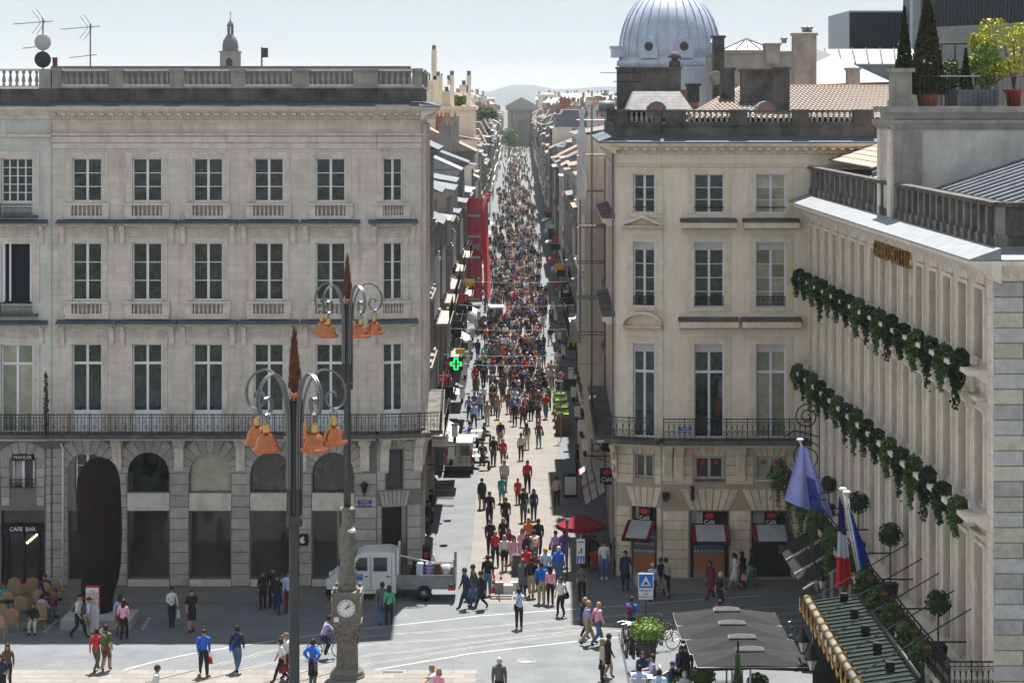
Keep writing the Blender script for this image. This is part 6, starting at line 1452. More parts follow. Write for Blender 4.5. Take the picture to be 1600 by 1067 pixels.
f1 = hangcloth(q, .16, 2.0)
flag('a', b1, t1, 'pale violet flag with a dark blue field and lettering near the cafe corner', [('c_lavender', f1, (0,.52), (0,1)), ('c_darkviolet', f1, (.52,.8), (.45,1)), ('c_lavender', f1, (.52,.8), (0,.45)), ('c_lavender', f1, (.8,1), (0,1))])





text('AC', .5, 'c_navy', None, at(1278,776,83.2), 0, .01, 'lettering').name = 'flag_lettering'
fl = bpy.data.objects['flag_lettering']; pf = [o for o in col.objects if o.name == 'flag'][0]; fl.location -= Vector(pf.location); fl.parent = pf; fl.name = 'lettering'
b2, t2 = at(1352,960,76.3), at(1317,765,75.2)
q = (at(1311,775,75.2), at(1318,790,75.4), at(1331,912,75.6), at(1306,920,75.2))
f2 = hangcloth(q, .10, 2.5)
flag('b', b2, t2, 'French flag in blue white and red hanging from a white pole', [('flag_blue', f2, (0,1), (0,.38)), ('flag_white', f2, (0,1), (.38,.66)), ('flag_red', f2, (0,1), (.66,1))])
b3, t3 = at(1356,965,75.5), at(1323,770,74.6)
q = (at(1324,782,74.6), at(1330,800,74.8), at(1374,918,75.2), at(1354,930,74.8))
f3 = hangcloth(q, .12, 2.5, 1)
te = flag('c', b3, t3, 'blue European flag with a gold star hanging beside the French flag', [('eu_blue', f3, (0,1), (0,1))])
m = MB(); c = at(1362,887,74.3); m.prism([(c.x+(.16 if k%2==0 else .065)*math.sin(k*PI/5), c.y, c.z+(.16 if k%2==0 else .065)*math.cos(k*PI/5)) for k in range(10)], (0,.01,0)); part(m, 'star', 'yellow', te)
# ---------------------------------------------------------------- street houses
rg = rnd(101)
_hm = {}
def cached(key, fn):
    if key not in _hm: _hm[key] = fn()
    return _hm[key]
WALLS = ['stone_left','stone_grey','hotel','stone_cream','render_white','house_grey','house_dark']
WN = {'stone_left':'grey stone','stone_grey':'weathered stone','hotel':'warm stone','stone_cream':'cream stone','render_white':'pale rendered','house_grey':'sooty grey','house_dark':'dark sooty'}
RN = {'slate_far':'slate','tile':'red tile','tile_pale':'pale tile','zinc':'bright zinc','zinc_dark':'dark zinc'}
ORD = ['first','second','third','fourth','fifth','sixth','seventh','eighth','ninth','tenth','eleventh','twelfth','thirteenth','fourteenth','fifteenth','sixteenth','seventeenth','eighteenth','nineteenth','twentieth','twenty-first','twenty-second','twenty-third','twenty-fourth','twenty-fifth','twenty-sixth','twenty-seventh','twenty-eighth','twenty-ninth','thirtieth','thirty-first','thirty-second','thirty-third','thirty-fourth','thirty-fifth','thirty-sixth','thirty-seventh','thirty-eighth','thirty-ninth','fortieth','forty-first','forty-second','forty-third','forty-fourth','forty-fifth','forty-sixth','forty-seventh','forty-eighth','forty-ninth','fiftieth']
ORD += ['fifty-'+o for o in ORD[:9]] + ['sixtieth'] + ['sixty-'+o for o in ORD[:9]] + ['seventieth'] + ['seventy-'+o for o in ORD[:9]] + ['eightieth'] + ['eighty-'+o for o in ORD[:9]]
def chimney(parent, x, y, z0, z1, w, d, mt, pots=2):
    m = MB(); m.box(x-w/2,x+w/2,y-d/2,y+d/2,z0,z1); m.box(x-w/2-.07,x+w/2+.07,y-d/2-.07,y+d/2+.07,z1,z1+.12); c = part(m, 'chimney', mt, parent)
    if pots:
        m = MB()
        for k in range(pots): m.lathe([(.13,0),(.10,.4),(.12,.42)], (x-w/2+w*(k+.5)/pots, y, z1+.12), 6)
        part(m, 'chimney_pots', 'terracotta', c, 'stuff' if pots > 1 else None)
def town_house(side, i, y0, y1, xf, ze, wm, rm, detail, roofkind):
    s = -1 if side == 'left' else 1
    lab = f'{WN[wm]} house with {RN[rm]} roof, {ORD[i]} on the {side} side of the crowded street'
    t = thing('town_house', (xf + s*5, (y0+y1)/2, 0), lab, 'house', f'houses on the {side} side of the street')
    F = Frame((xf, y0), R(90)) if side == 'left' else Frame((xf, y1), R(-90)); L_ = y1 - y0; dep = 11
    nb = max(2, int(L_/2.6)); floors = max(2, int((ze - 4.6)/3.6)); fh = (ze - .7 - 4.6)/floors
    H = []
    if detail:
        for f in range(floors):
            for k in range(nb):
                u = L_*(k+.5)/nb; z = 4.9 + f*fh; H.append((u-.5, u+.5, z, z+fh*.66))
        H.append((.5, L_-.5, .1, 3.5))
    m = MB(); wall(m, F, 0, L_, 0, ze, H, .3)
    xb = xf + s*dep; a, b_ = min(xf + s*.0, xb), max(xf, xb)
    m.add([(a,y0,0),(b_,y0,0),(b_,y0,ze),(a,y0,ze)], [(0,1,2,3)]); m.add([(a,y1,0),(b_,y1,0),(b_,y1,ze),(a,y1,ze)], [(3,2,1,0)]); m.add([(xb,y0,0),(xb,y1,0),(xb,y1,ze),(xb,y0,ze)], [(0,1,2,3) if s > 0 else (3,2,1,0)])
    part(m, 'wall', wm, t)
    e = xf - s*.55      # eave overhang into the street
    if roofkind == 0:   # gable, ridge parallel to the street
        xm = xf + s*dep/2; zr = ze + 2.2 + .8*rg.random(); m = MB()
        m.prism([(e,y0,ze-.05),(xm,y0,zr),(xb,y0,ze-.05)] if s>0 else [(xb,y0,ze-.05),(xm,y0,zr),(e,y0,ze-.05)], (0,L_-.02,0)); part(m, 'roof', rm, t)
    elif roofkind == 1: # mansard
        m = MB(); m.frus((min(xf,xb),max(xf,xb),y0+.05,y1-.05), (min(xf+s*1.4,xb-s*1.4),max(xf+s*1.4,xb-s*1.4),y0+.3,y1-.3), ze+.02, ze+2.6); part(m, 'roof', rm, t)
        if detail:
            for k in range(nb):
                u = L_*(k+.5)/nb; m = MB(); F.box(m, u-.45, u+.45, -1.1, -.1, ze+.3, ze+1.8); F.box(m, u-.55, u+.55, -1.2, 0.0, ze+1.8, ze+1.95); dm = part(m, 'dormer', 'zinc', t)
                m = MB(); F.box(m, u-.3, u+.3, -.1, -.08, ze+.5, ze+1.6); part(m, 'pane', 'glass_dark', dm)
    else:               # low roof sloping to the street
        m = MB(); q = [(e,y0,ze-.05),(xb,y0,ze-.05),(xb,y0,ze+2.0)]; m.prism(q if s>0 else q[::-1], (0,L_-.02,0)); part(m, 'roof', rm, t)
    m = MB(); F.prof(m, 0, L_, [(.0,ze-.55),(.15,ze-.5),(.5,ze-.2),(.5,ze-.06),(0,ze-.06)]); part(m, 'cornice', wm, t)
    if 1:
        m = MB()
        for f in range(floors): F.box(m, 0, L_, 0, .22, 4.5+f*fh, 4.68+f*fh)
        part(m, 'string_course', wm, t, 'stuff' if floors > 2 else None)
    for k in range(rg.choice((1,2,2))):
        x = xf + s*rg.uniform(2.0, 7.5); yy = y0 + .5 if k == 0 else y1 - .6; chimney(t, x, yy, ze, ze+rg.uniform(2.2,4.2), rg.uniform(1.0,2.4), .7, rg.choice(('stone_grey','house_grey','brick_red','render_white')), rg.choice((2,3,4)) if y0 > 150 else 0)
    if detail:
        for f in range(floors):
            for k in range(nb):
                u = L_*(k+.5)/nb; z = 4.9 + f*fh; hh = round(fh*.66,2)
                place(window_spec(1.0, hh, 2, 2 if detail > 1 else 1), t, F.p(u, -.2, z), F.ang)
                if detail > 1 and (i + f) % 2 == 0:
                    for q in (-1, 1): m = MB(); F.box(m, u+q*.78-.26, u+q*.78+.26, .01, .06, z, z+hh); part(m, 'shutter', ('shutter_grey','shutter_white')[i % 2], t)
                m = MB(); F.box(m, u-.65, u+.65, 0, .16, z-.14, z-.02); part(m, 'sill', wm, t)
                if detail > 1 and f == 0: place(railing_spec('window_rail', 1.1, .8, 'x'), t, F.p(u, .14, z), F.ang)
        if detail > 1:
            z = 4.6 + (0 if i % 2 == 0 else fh); m = MB(); F.box(m, .3, L_-.3, .002, .9, z-.1, z+.06); part(m, 'balcony_slab', 'stone_grey', t)
            n = max(2, int(L_/1.0)); sp = railing_spec('railing_panel', round((L_-.6)/n,3), .95, 'x')
            for k in range(n): place(sp, t, F.p(.3+(L_-.6)*(k+.5)/n, .86, z+.06), F.ang)
        m = MB(); F.box(m, .5, L_-.5, -.28, -.26, .1, 3.5); part(m, 'shop_window', 'glass_dark', t)
        m = MB(); F.box(m, .4, L_-.4, .01, .12, 3.55, 4.1); part(m, 'shop_fascia', rg.choice(('black','dark_grey','c_maroon','c_navy','offwhite','green_dark','red')), t)
        if rg.random() < .55 and not (side == 'right' and y0 < 165):
            m = MB(); u0, u1 = L_*.15, L_*.85; m.prism([F.p(u0,.12,3.5),F.p(u1,.12,3.5),F.p(u1,1.25,2.9),F.p(u0,1.25,2.9)][::-1], (0,0,.04)); part(m, 'awning', rg.choice(('offwhite','grey_awning','dark_grey','offwhite','black','red_awning')), t)
        if rg.random() < .8:
            m = MB(); u = L_*rg.uniform(.2,.8); z = rg.uniform(3.6, 5.2); F.box(m, u-.06, u+.06, .1, 1.0, z, z+.7); part(m, 'projecting_sign', rg.choice(('sign_white','black','c_navy','red','yellow','green_dark','sign_white')), t)
    else:
        m = MB()
        for f in range(floors):
            for k in range(nb): u = L_*(k+.5)/nb; z = 4.9+f*fh; F.box(m, u-.5, u+.5, -.0, .03, z, z+fh*.62)
        F.box(m, .4, L_-.4, 0, .03, .3, 3.4); part(m, 'windows', 'glass_dark', t, 'stuff')
    return t
for side in ('left', 'right'):
    y = 107.8 if side == 'left' else 113.5; i = 0
    while y < 1000 and i < 200:
        L_ = rg.uniform(6.0, 9.5) if y < 260 else rg.uniform(9, 16) if y < 500 else rg.uniform(18, 30)
        if side == 'left': xf = -4.5 - .0008*(y-111) + rg.choice((0,-.35,-.1)); ze = rg.uniform(13.2, 17.6) if y < 300 else rg.uniform(12, 18)
        else: xf = 4.75 + .004*(y-97) + rg.choice((0,.35,.1)); ze = rg.uniform(13.5, 18.2) if y < 300 else rg.uniform(12, 19)
        if side == 'left' and i == 0: ze = 19.6
        if side == 'left' and 193 < y < 216: ze = 13.0
        if side == 'right' and i == 0: ze = 16.0; L_ = 5.5
        if side == 'right' and i == 1: xf = 4.0; ze = 20.2; L_ = 13
        det = 2 if y < 190 else 1 if y < 330 else 0
        wm = rg.choice(WALLS); rm = rg.choice(('slate_far','tile','tile_pale','zinc_dark','slate_far','zinc_dark','tile','zinc')); rk = rg.choice((0,1,2,0,2))
        if side == 'right' and i == 1: wm = 'stone_cream'; rk = 2; rm = 'slate_far'
        if y < 200 and not (side == 'right' and i == 1): wm = rg.choice(('house_grey','house_dark','stone_grey','house_grey'))
        town_house(side, i, y, y+L_, xf, ze, wm, rm, det, rk)
        y += L_; i += 1
# roofscape behind
def far_house(px, Y, ztop, wd, dp, wm, rm, lab, grp):
    c = at(px, 160, Y); base = max(0, (Y-900)/1300*10) if Y > 900 else 0
    t = thing('far_house', (c.x, Y, base-.1), lab, 'house', grp)
    zr = rg.uniform(1.5, 3.2); ze = ztop - zr; x0, x1 = c.x - wd/2, c.x + wd/2
    m = MB(); m.box(x0,x1,Y,Y+dp,base-.1,ze); part(m, 'wall', wm, t)
    m = MB(); k = rg.random()
    if k < .4: m.prism([(x0-.3,Y-.3,ze),(x0-.3,Y+dp+.3,ze),(x0-.3,Y+dp/2,ztop)][::-1], (wd+.6,0,0))
    elif k < .65: m.prism([(x0-.3,Y-.2,ze),(x1+.3,Y-.2,ze),((x0+x1)/2,Y-.2,ztop)], (0,dp+.4,0))
    else: m.frus((x0-.2,x1+.2,Y-.2,Y+dp+.2), (x0+wd*.3,x1-wd*.3,Y+dp*.35,Y+dp*.65), ze, ztop)
    part(m, 'roof', rm, t)
    for k in range(rg.choice((1,2,3))): chimney(t, rg.uniform(x0+.5,x1-.5), Y+rg.uniform(.5,dp-1), ze, ztop+rg.uniform(.3,1.8), rg.uniform(.7,1.8), .7, rg.choice(('stone_grey','brick_red','house_grey','render_white')), 0)
    n = int(wd/2.2)
    if Y < 700:
        for f in (2.2, 5.0):
            for k in range(n):
                if rg.random() < .7: x = x0 + wd*(k+.5)/n; q = MB(); q.box(x-.45,x+.45,Y-.04,Y-.01,ze-f,ze-f+1.5); part(q, 'window', 'glass_dark', t)
for side, lo, hi in (('left', 655, 790), ('right', 838, 968)):
    Y = 165.0; idx = -1
    while Y < 1900:
        for k in range(4 if Y > 400 else 3):
            px = rg.uniform(lo, hi); wd = rg.uniform(6, 11)*(1 if Y < 700 else 1.6); x = (px-CX)*Y/FX
            if abs(x) - wd/2 < 17: 
                px = CX + (17.5 + wd/2)*FX/Y*(-1 if side == 'left' else 1); 
                if not (lo - 10 < px < hi + 10): continue
            yt = rg.uniform(165, 200) if Y < 350 else rg.uniform(153, 182) if Y < 800 else rg.uniform(143, 160)
            if Y < 260: yt = max(yt, 185)
            z = min(at(0, yt, Y).z, 21.0 if Y < 500 else 27 if Y < 1000 else 36)
            wm = rg.choice(WALLS + ['house_grey','house_dark','house_grey','stone_grey']); rm = rg.choice(('slate_far','tile','tile_pale','slate_far','zinc_dark','tile','zinc_dark','zinc'))
            Yk = round(Y + k*11); idx += 1
            far_house(px, Yk, z, wd, rg.uniform(8, 10), wm, rm, f'{WN[wm]} house with {RN[rm]} roof in the distant {"eastern" if side=="left" else "western"} roofscape, {ORD[idx]} from the front', f'distant roofs on the {side}')
        Y *= 1.09
# cream block with tall chimneys
Yq = 260.0; cq = at(705,170,Yq); z0 = at(0,172,Yq).z
t = thing('chimney_block', (cq.x-8, Yq+3, 0), 'cream flat-roofed block with tall slender chimneys left of the street gap', 'building')
m = MB(); a = at(655,172,Yq); e = at(741,166,Yq); m.box(a.x-6, e.x, Yq-2, Yq+12, 0, at(0,172,Yq).z); m.box(a.x-6, e.x+.3, Yq-2.3, Yq+12, at(0,172,Yq).z, at(0,166,Yq).z); part(m, 'lower_floor', 'stone_cream', t)
m = MB(); a = at(661,168,Yq); e = at(690,126,Yq); m.box(a.x-3, e.x, Yq, Yq+8, a.z-.5, e.z); m.box(a.x-3.2, e.x+.2, Yq-.2, Yq+8, at(0,142,Yq).z, at(0,140,Yq).z); part(m, 'penthouse', 'stone_cream', t)
for px0, px1, py0, py1, lb in ((677,691,168,119,0),(674,682,125,78,0),(703,709,168,118,0),(729,736,168,118,0),(718,731,145,133,0),(692,703,168,143,1),(699,704,125,133,0)):
    m = MB(); a = at(px0,py0,Yq-.5); e = at(px1,py1,Yq-.5); m.box(a.x,e.x,Yq-.5,Yq+1.2,min(a.z,e.z)-.01,max(a.z,e.z)); q = part(m, 'chimney', 'stone_cream' if not lb else 'c_beige', t)
    m = MB(); m.lathe([(.25,0),(.3,.5),(.2,.6)], ((a.x+e.x)/2,Yq,max(a.z,e.z)), 6); part(m, 'chimney_cowl', 'zinc_dark', q)
m = MB()
for px in (663,667,671,686,690): m.tube([at(px,128,Yq+1), at(px,115,Yq+1)], .12, 4)
part(m, 'vent_pipes', 'zinc_dark', t, 'stuff')
def tree(px, pybase, pytop, wpx, Y, leafm, label, seed, name='tree'):
    r = rnd(seed); c = at(px, pybase, Y); s = Y/FX; top = at(px, pytop, Y).z; w_ = wpx*s/2; hgt = top - c.z
    t = thing(name, (c.x, Y, c.z), label, 'tree')
    m = MB(); m.tube([(c.x,Y,c.z),(c.x+.1,Y,c.z+hgt*.4),(c.x,Y,c.z+hgt*.7)], [.3*hgt/12,.22*hgt/12,.08], 6)
    for k in range(4): a = k*1.6; m.tube([(c.x,Y,c.z+hgt*.35),(c.x+w_*.5*math.cos(a),Y+w_*.5*math.sin(a),c.z+hgt*.65)], [.14*hgt/12,.05], 5)
    part(m, 'trunk', 'bark', t)
    m = MB()
    for k in range(16):
        q = Vector((r.uniform(-1,1), r.uniform(-1,1), r.uniform(-.7,.8)))
        foliage(m, (c.x+q.x*w_*.6, Y+q.y*w_*.6, c.z+hgt*(.62+.3*q.z)), (w_*.38,w_*.38,hgt*.14), 110, max(.3, 3.2*s), r, shell=.6)
    part(m, 'crown', leafm, t)
tree(796, 245, 198, 34, 850.0, 'leaf_light', 'bright green tree standing in the far street below the gateway', 5)
tree(718, 175, 150, 26, 262.0, 'leaf_light', 'light green roof garden tree between the tall chimneys', 6)
tree(762, 195, 166, 40, 330.0, 'leaf', 'dark green rounded tree among the roofs left of the street', 7)
# triumphal gateway at the end of the street
Yg = 1005.0; sg = Yg/FX; t = thing('stone_gateway', (at(818,231,Yg).x, Yg, 0), 'hazy stone gateway with triangular pediment closing the far end of the street', 'gateway')
cx = at(815,0,Yg).x; Zg = lambda py: at(0,py,Yg).z; hw_ = 22*sg
m = MB(); F = Frame((cx, Yg), 0); wall(m, F, -hw_, hw_, 0, Zg(172), [(-4.5*sg*1.2, 5.4*sg, .1, Zg(188), 1.0)], 3.0)
m.box(cx-hw_, cx+hw_, Yg+3, Yg+6, Zg(186), Zg(172)); m.box(cx-8*sg,cx+8*sg,Yg+2.9,Yg+2.95,0,Zg(186)); m.add([(cx-hw_,Yg,0),(cx-hw_,Yg+6,0),(cx-hw_,Yg+6,Zg(172)),(cx-hw_,Yg,Zg(172))],[(0,1,2,3)]); part(m, 'wall', 'stone_grey', t)  # thin panel behind the arch is added so the opening looks dark
for u in (-19,-11,11,19): m = MB(); m.tube([(cx+u*sg,Yg-.8,0),(cx+u*sg,Yg-.8,Zg(178))], .75, 8); part(m, 'column', 'stone_grey', t)
m = MB(); m.box(cx-hw_-1, cx+hw_+1, Yg-2, Yg+6, Zg(172), Zg(166)); m.prism([(cx-hw_-1.2,Yg-2,Zg(166)),(cx+hw_+1.2,Yg-2,Zg(166)),(cx,Yg-2,Zg(152))], (0,8,0)); part(m, 'pediment', 'stone_grey', t)

# scaffolded wall, right of the street
t = thing('scaffolding', (4.6, 117, 0), 'steel tube scaffolding with pale sheeting beside the cream corner building', 'scaffolding')
for x in (3.7, 4.35, 5.1):
    for y in (116.4, 117.9): m = MB(); m.tube([(x,y,8.5 if x<4 else 0),(x,y,21.8)], .03, 5); part(m, 'pole', 'galv', t)
for k in range(7):
    z = 9 + k*2.0; m = MB(); m.tube([(3.5,116.4,z),(5.4,116.4,z)], .028, 4); part(m, 'ledger', 'galv', t); m = MB(); m.tube([(3.5,117.9,z),(5.4,117.9,z)], .028, 4); part(m, 'ledger', 'galv', t)
    if k in (1,3,5): m = MB(); m.box(3.6,5.2,116.4,117.8,z+.05,z+.1); part(m, 'deck', 'wood_grey', t)
m = MB(); n = 12; vs = []
for i in range(n+1):
    for j in range(4): z = 21.6 - i*.42; vs.append((3.55+j*.14+.1*math.sin(i*1.1+j), 116.25-.1*math.cos(i*.9+j*2), z))
m.add(vs, [(i*4+j, i*4+j+1, (i+1)*4+j+1, (i+1)*4+j) for i in range(n) for j in range(3)], 0, True); part(m, 'sheeting', 'sheeting', t)
# red safety net hung along left facade
t = thing('debris_net', (-4.3, 205, 0), 'red debris netting hung over scaffolding on the left side of the street', 'netting')
m = MB(); n = 16; vs = []
for i in range(n+1):
    for j in range(9):
        y = 200 + i*1.0; z = 12.8 - j*1.25; x = -3.0 + .25*math.sin(i*.9 + j*.4) + .5*(j/8)**2*.8 + (.35 if j < 1 else 0); vs.append((x, y, z))
m.add(vs, [(i*9+j, i*9+j+1, (i+1)*9+j+1, (i+1)*9+j) for i in range(n) for j in range(8)], 0, True); part(m, 'net', 'net_red', t)
m = MB(); vs = []
for i in range(9):
    for j in range(9): vs.append((-4.7 + i*.2, 200 + .08*math.sin(i*2), 12.8 - j*1.25))
m.add(vs, [(i*9+j, i*9+j+1, (i+1)*9+j+1, (i+1)*9+j) for i in range(8) for j in range(8)], 0, True); part(m, 'end_net', 'net_red', t)
for k in range(5): m = MB(); m.box(-4.5, -3.3, 199.6, 199.8, 3+k*2.0, 3.22+k*2.0); part(m, 'deck_board', 'offwhite', t)
o = text('KANE', .9, 'bluewhite', t, (-3.9, 199.7, 8.1), 0, .01); o.rotation_euler = (R(90), R(90), 0); o.rotation_euler = (0, R(-90), R(0)); o.rotation_euler = (R(90), 0, 0); o.scale = (.55, 1, 1)

# ---------------------------------------------------------------- street furniture
def street_lantern(px, py, side, k):
    x = (-3.2 if side == 'left' else 3.6); Y = x*FX/(px-CX); c = at(px, py, Y)
    t = thing('street_lantern', c, f'pale box lantern on a wall arm, {ORD[k]} from the corner on the {side} side', 'street lantern', 'pale box lanterns hung on wall arms along the street')
    m = MB(); m.box(c.x-.16,c.x+.16,Y-.16,Y+.16,c.z-.3,c.z+.32); part(m, 'shade', 'lantern_glass', t)
    m = MB(); m.box(c.x-.19,c.x+.19,Y-.19,Y+.19,c.z+.32,c.z+.37); m.lathe([(.03,-.66),(.08,-.6),(.10,-.45),(.07,-.3)], c, 8); part(m, 'cap', 'iron', t)
    m = MB(); xw = -4.4 if side == 'left' else 4.9; m.tube([(xw,Y,c.z-.62),(c.x,Y,c.z-.58)], .035, 5); m.tube([(xw,Y,c.z-.95),(c.x+(.35 if side=='right' else -.35),Y,c.z-.6)], .02, 4); part(m, 'arm', 'iron', t)
for k, (px, py) in enumerate(((705,707),(710.5,673),(722,614),(726.5,578),(731,560),(734.5,540),(738.5,521),(744,506),(748,494))): street_lantern(px, py, 'left', k)
for k, (px, py) in enumerate(((914,694),(908,664),(902,642),(896,612),(892,584),(880,548),(874,524),(868,495),(864,478))): street_lantern(px, py, 'right', k)
# pharmacy cross
c = at(712.5,568.5,126.5); t = thing('pharmacy_sign', c, 'glowing green pharmacy cross on the left side of the street', 'sign')
m = MB(); m.box(c.x-.42,c.x+.42,126.5,126.62,c.z-.42,c.z+.42); part(m, 'housing', 'black', t)
m = MB(); a = .33; b_ = .1
pts = [(-b_,a),(b_,a),(b_,b_),(a,b_),(a,-b_),(b_,-b_),(b_,-a),(-b_,-a),(-b_,-b_),(-a,-b_),(-a,b_),(-b_,b_)]
P_ = [Vector((c.x+x, 126.47, c.z+z)) for x, z in pts]; m.tube(P_ + [P_[0]], .035, 5); part(m, 'neon_outline', 'green_neon', t)
m = MB(); m.tube([(-4.5,126.6,c.z),(c.x,126.6,c.z)], .04, 5); part(m, 'arm', 'iron', t)
# arched m sign
c = at(896,534,150); t = thing('restaurant_sign', c, 'dark sign with a yellow double-arched letter over the right side of the street', 'sign')
m = MB(); m.box(c.x-.5,c.x+.5,150,150.15,c.z-.6,c.z+.5); part(m, 'panel', 'black', t)
m = MB()
for s_ in (-1,1): m.tube([(c.x+s_*.2+.19*math.cos(a_), 149.93, c.z-.35+.75*math.sin(a_)) for a_ in [PI*k/8 for k in range(9)]], .055, 5)
part(m, 'letter', 'yellow', t)
# planters with hedges
for k in range(4):
    y = 137.2 + k*3.2; t = thing('hedge_planter', (3.2, y+.6, 0), ['brown box planter with clipped hedge, front one of the row','second brown box planter with clipped hedge in the row','third brown box planter with clipped hedge in the row','last brown box planter with clipped hedge in the row'][k], 'planter', 'hedge planters in a row in the street')
    m = MB(); m.box(2.72,3.68,y,y+1.3,0,1.0); m.box(2.68,3.72,y-.04,y+1.34,1.0,1.08); part(m, 'box', 'c_brown', t)
    m = MB(); m.box(2.8,3.6,y+.1,y+1.2,1.08,1.42); r = rnd(k)
    for q in range(500): m.add([(0,0,0)]*0, []) if False else None
    for q in range(26): foliage(m, (r.uniform(2.8,3.6), r.uniform(y+.1,y+1.2), 1.45+r.uniform(-.2,.08)), (.12,.12,.1), 22, .10, r)
    part(m, 'hedge', 'leaf_light', t)
# totem
t = thing('display_totem', (3.05, 116, 0), 'dark framed free-standing display panel on the shaded right side of the street', 'display panel')
a, e = gp(880,775), gp(902,775)
m = MB(); m.box(a.x,e.x,115.9,116.2,0,1.2); m.prism([(a.x,115.9,1.2),(e.x,115.9,1.2),(e.x-.15,115.9,1.33),(a.x+.15,115.9,1.33)], (0,.3,0)); part(m, 'frame', 'black', t)
m = MB(); m.box(a.x+.07,e.x-.07,115.88,115.895,.15,1.15); pn = part(m, 'poster', 'sign_white', t)
# red parasol
c = Vector((3.1, 97.4, 0)); t = thing('red_parasol', c, 'dark red cafe parasol beside the striped awnings of the corner', 'parasol')
m = MB(); n = 8; rim = [(c.x+1.15*math.cos(2*PI*k/n), c.y+1.15*math.sin(2*PI*k/n), 2.25) for k in range(n)]; m.add(rim+[(c.x,c.y,2.75)], [(k,(k+1)%n,n) for k in range(n)]); m.add([(p[0],p[1],p[2]) for p in rim]+[(p[0],p[1],2.05) for p in rim], [(k+n,(k+1)%n+n,(k+1)%n,k) for k in range(n)]); part(m, 'canopy', 'red_awning', t)
m = MB(); m.tube([(c.x,c.y,0),(c.x,c.y,2.75)], .03, 6); part(m, 'pole', 'frame_white', t)
# slatted folding awnings on the street side of the cream block
for k, (py, Y, w_) in enumerate(((800,99.6,1.0),(770,101.6,.9),(745,104.2,.9),(722,107.2,.8))):
    c = at(950, py, Y); t = thing('side_awning', (4.1, Y, c.z), ['lowest striped awning with red frame on the street side of the cafe','second striped awning up the street side of the cafe','third striped awning up the street side of the cafe','farthest striped awning up the street side of the cafe'][k], 'awning', 'striped awnings on the street side of the cafe')
    for j in range(3):
        z = 3.35 - j*.22; x = 4.0 - j*.32; m = MB(); m.prism([(x+.3,Y-.9,z+.2),(x+.3,Y+.9,z+.2),(x,Y+.9,z),(x,Y-.9,z)], (0,0,.03)); part(m, 'canvas_strip', 'grey_awning', t)
        m = MB(); m.box(x-.06,x,Y-.92,Y+.92,z-.12,z+.03); part(m, 'red_edge', 'red_awning', t)
for k, (px, py, Y, tx) in enumerate(((948,744,101,'Café'),)):
    c = at(px,py,Y); t = thing('hanging_sign', c, 'black hanging cafe sign with red oval over the street-side awnings', 'sign')
    m = MB(); m.box(c.x-.33,c.x+.33,Y,Y+.08,c.z-.4,c.z+.4); part(m, 'panel', 'black', t); text(tx, .3, 'sign_white', t, (c.x, Y-.02, c.z-.15), 0, .004)
    m = MB(); m.prism([(c.x+.2*math.cos(a_), Y-.03, c.z+.2+.12*math.sin(a_)) for a_ in [q*PI/7 for q in range(14)]], (0,.02,0)); part(m, 'emblem', 'red', t)
c = at(926,668,106); t = thing('clock_sign', c, 'pale hanging sign with a gold clock beside the right corner balcony', 'sign')
m = MB(); m.box(c.x-.4,c.x+.4,106,106.1,c.z-.55,c.z+.45); part(m, 'panel', 'offwhite', t)
m = MB(); m.tube([(c.x+.25*math.cos(a_), 105.95, c.z+.1+.25*math.sin(a_)) for a_ in [q*PI/8 for q in range(17)]], .03, 5); m.tube([(c.x,105.95,c.z+.1),(c.x+.12,105.95,c.z+.2)], .02, 4); m.tube([(c.x,105.95,c.z+.1),(c.x-.02,105.95,c.z+.28)], .015, 4); part(m, 'clock', 'brass', t)
c = at(932,699,104); t = thing('ring_sign', c, 'round black ring sign on an arm below the clock sign', 'sign'); m = MB(); m.tube([(c.x+.2*math.cos(a_), 104, c.z+.2*math.sin(a_)) for a_ in [q*PI/8 for q in range(17)]], .03, 5); m.tube([(c.x+.2,104,c.z),(4.6,104,c.z)], .03, 4); m.box(c.x+.25,c.x+.7,103.96,104.04,c.z-.2,c.z+.2); part(m, 'ring', 'iron', t)
c = at(921,617,124); t = thing('hanging_sign', c, 'small orange hanging sign high on the right of the street', 'sign'); m = MB(); m.box(c.x-.35,c.x+.35,124,124.1,c.z-.22,c.z+.22); part(m, 'panel', 'wood', t); text('PRP', .2, 'sign_white', t, (c.x,123.98,c.z), 0, .004)
c = at(719,549,131); t = thing('hanging_sign', c, 'yellow hanging sign above the green pharmacy cross', 'sign'); m = MB(); m.box(c.x-.3,c.x+.3,131,131.1,c.z-.17,c.z+.17); part(m, 'panel', 'yellow', t)
c = at(876.5,587,135); t = thing('traffic_sign', (c.x,135,0), 'round no-turn traffic sign above the hedge planters', 'traffic sign')
m = MB(); m.prism([(c.x+.24*math.cos(a_),135,c.z+.24*math.sin(a_)) for a_ in [q*PI/9 for q in range(18)]], (0,.03,0)); part(m, 'disc', 'sign_white', t)
m = MB(); m.tube([(c.x+.21*math.cos(a_),134.98,c.z+.21*math.sin(a_)) for a_ in [q*PI/9 for q in range(19)]], .03, 5); m.tube([(c.x-.15,134.97,c.z+.15),(c.x+.15,134.97,c.z-.15)], .025, 4); part(m, 'red_ring', 'red', t)
m = MB(); m.tube([(c.x-.08,134.975,c.z-.12),(c.x-.08,134.975,c.z+.04),(c.x+.06,134.975,c.z+.04)], .02, 4); part(m, 'arrow', 'black', t)
m = MB(); m.box(c.x-.25,c.x+.25,135,135.03,c.z-.42,c.z-.28); part(m, 'plate', 'sign_white', t)
m = MB(); m.tube([(c.x,135.05,0),(c.x,135.05,c.z+.2)], .03, 5); part(m, 'post', 'galv', t)
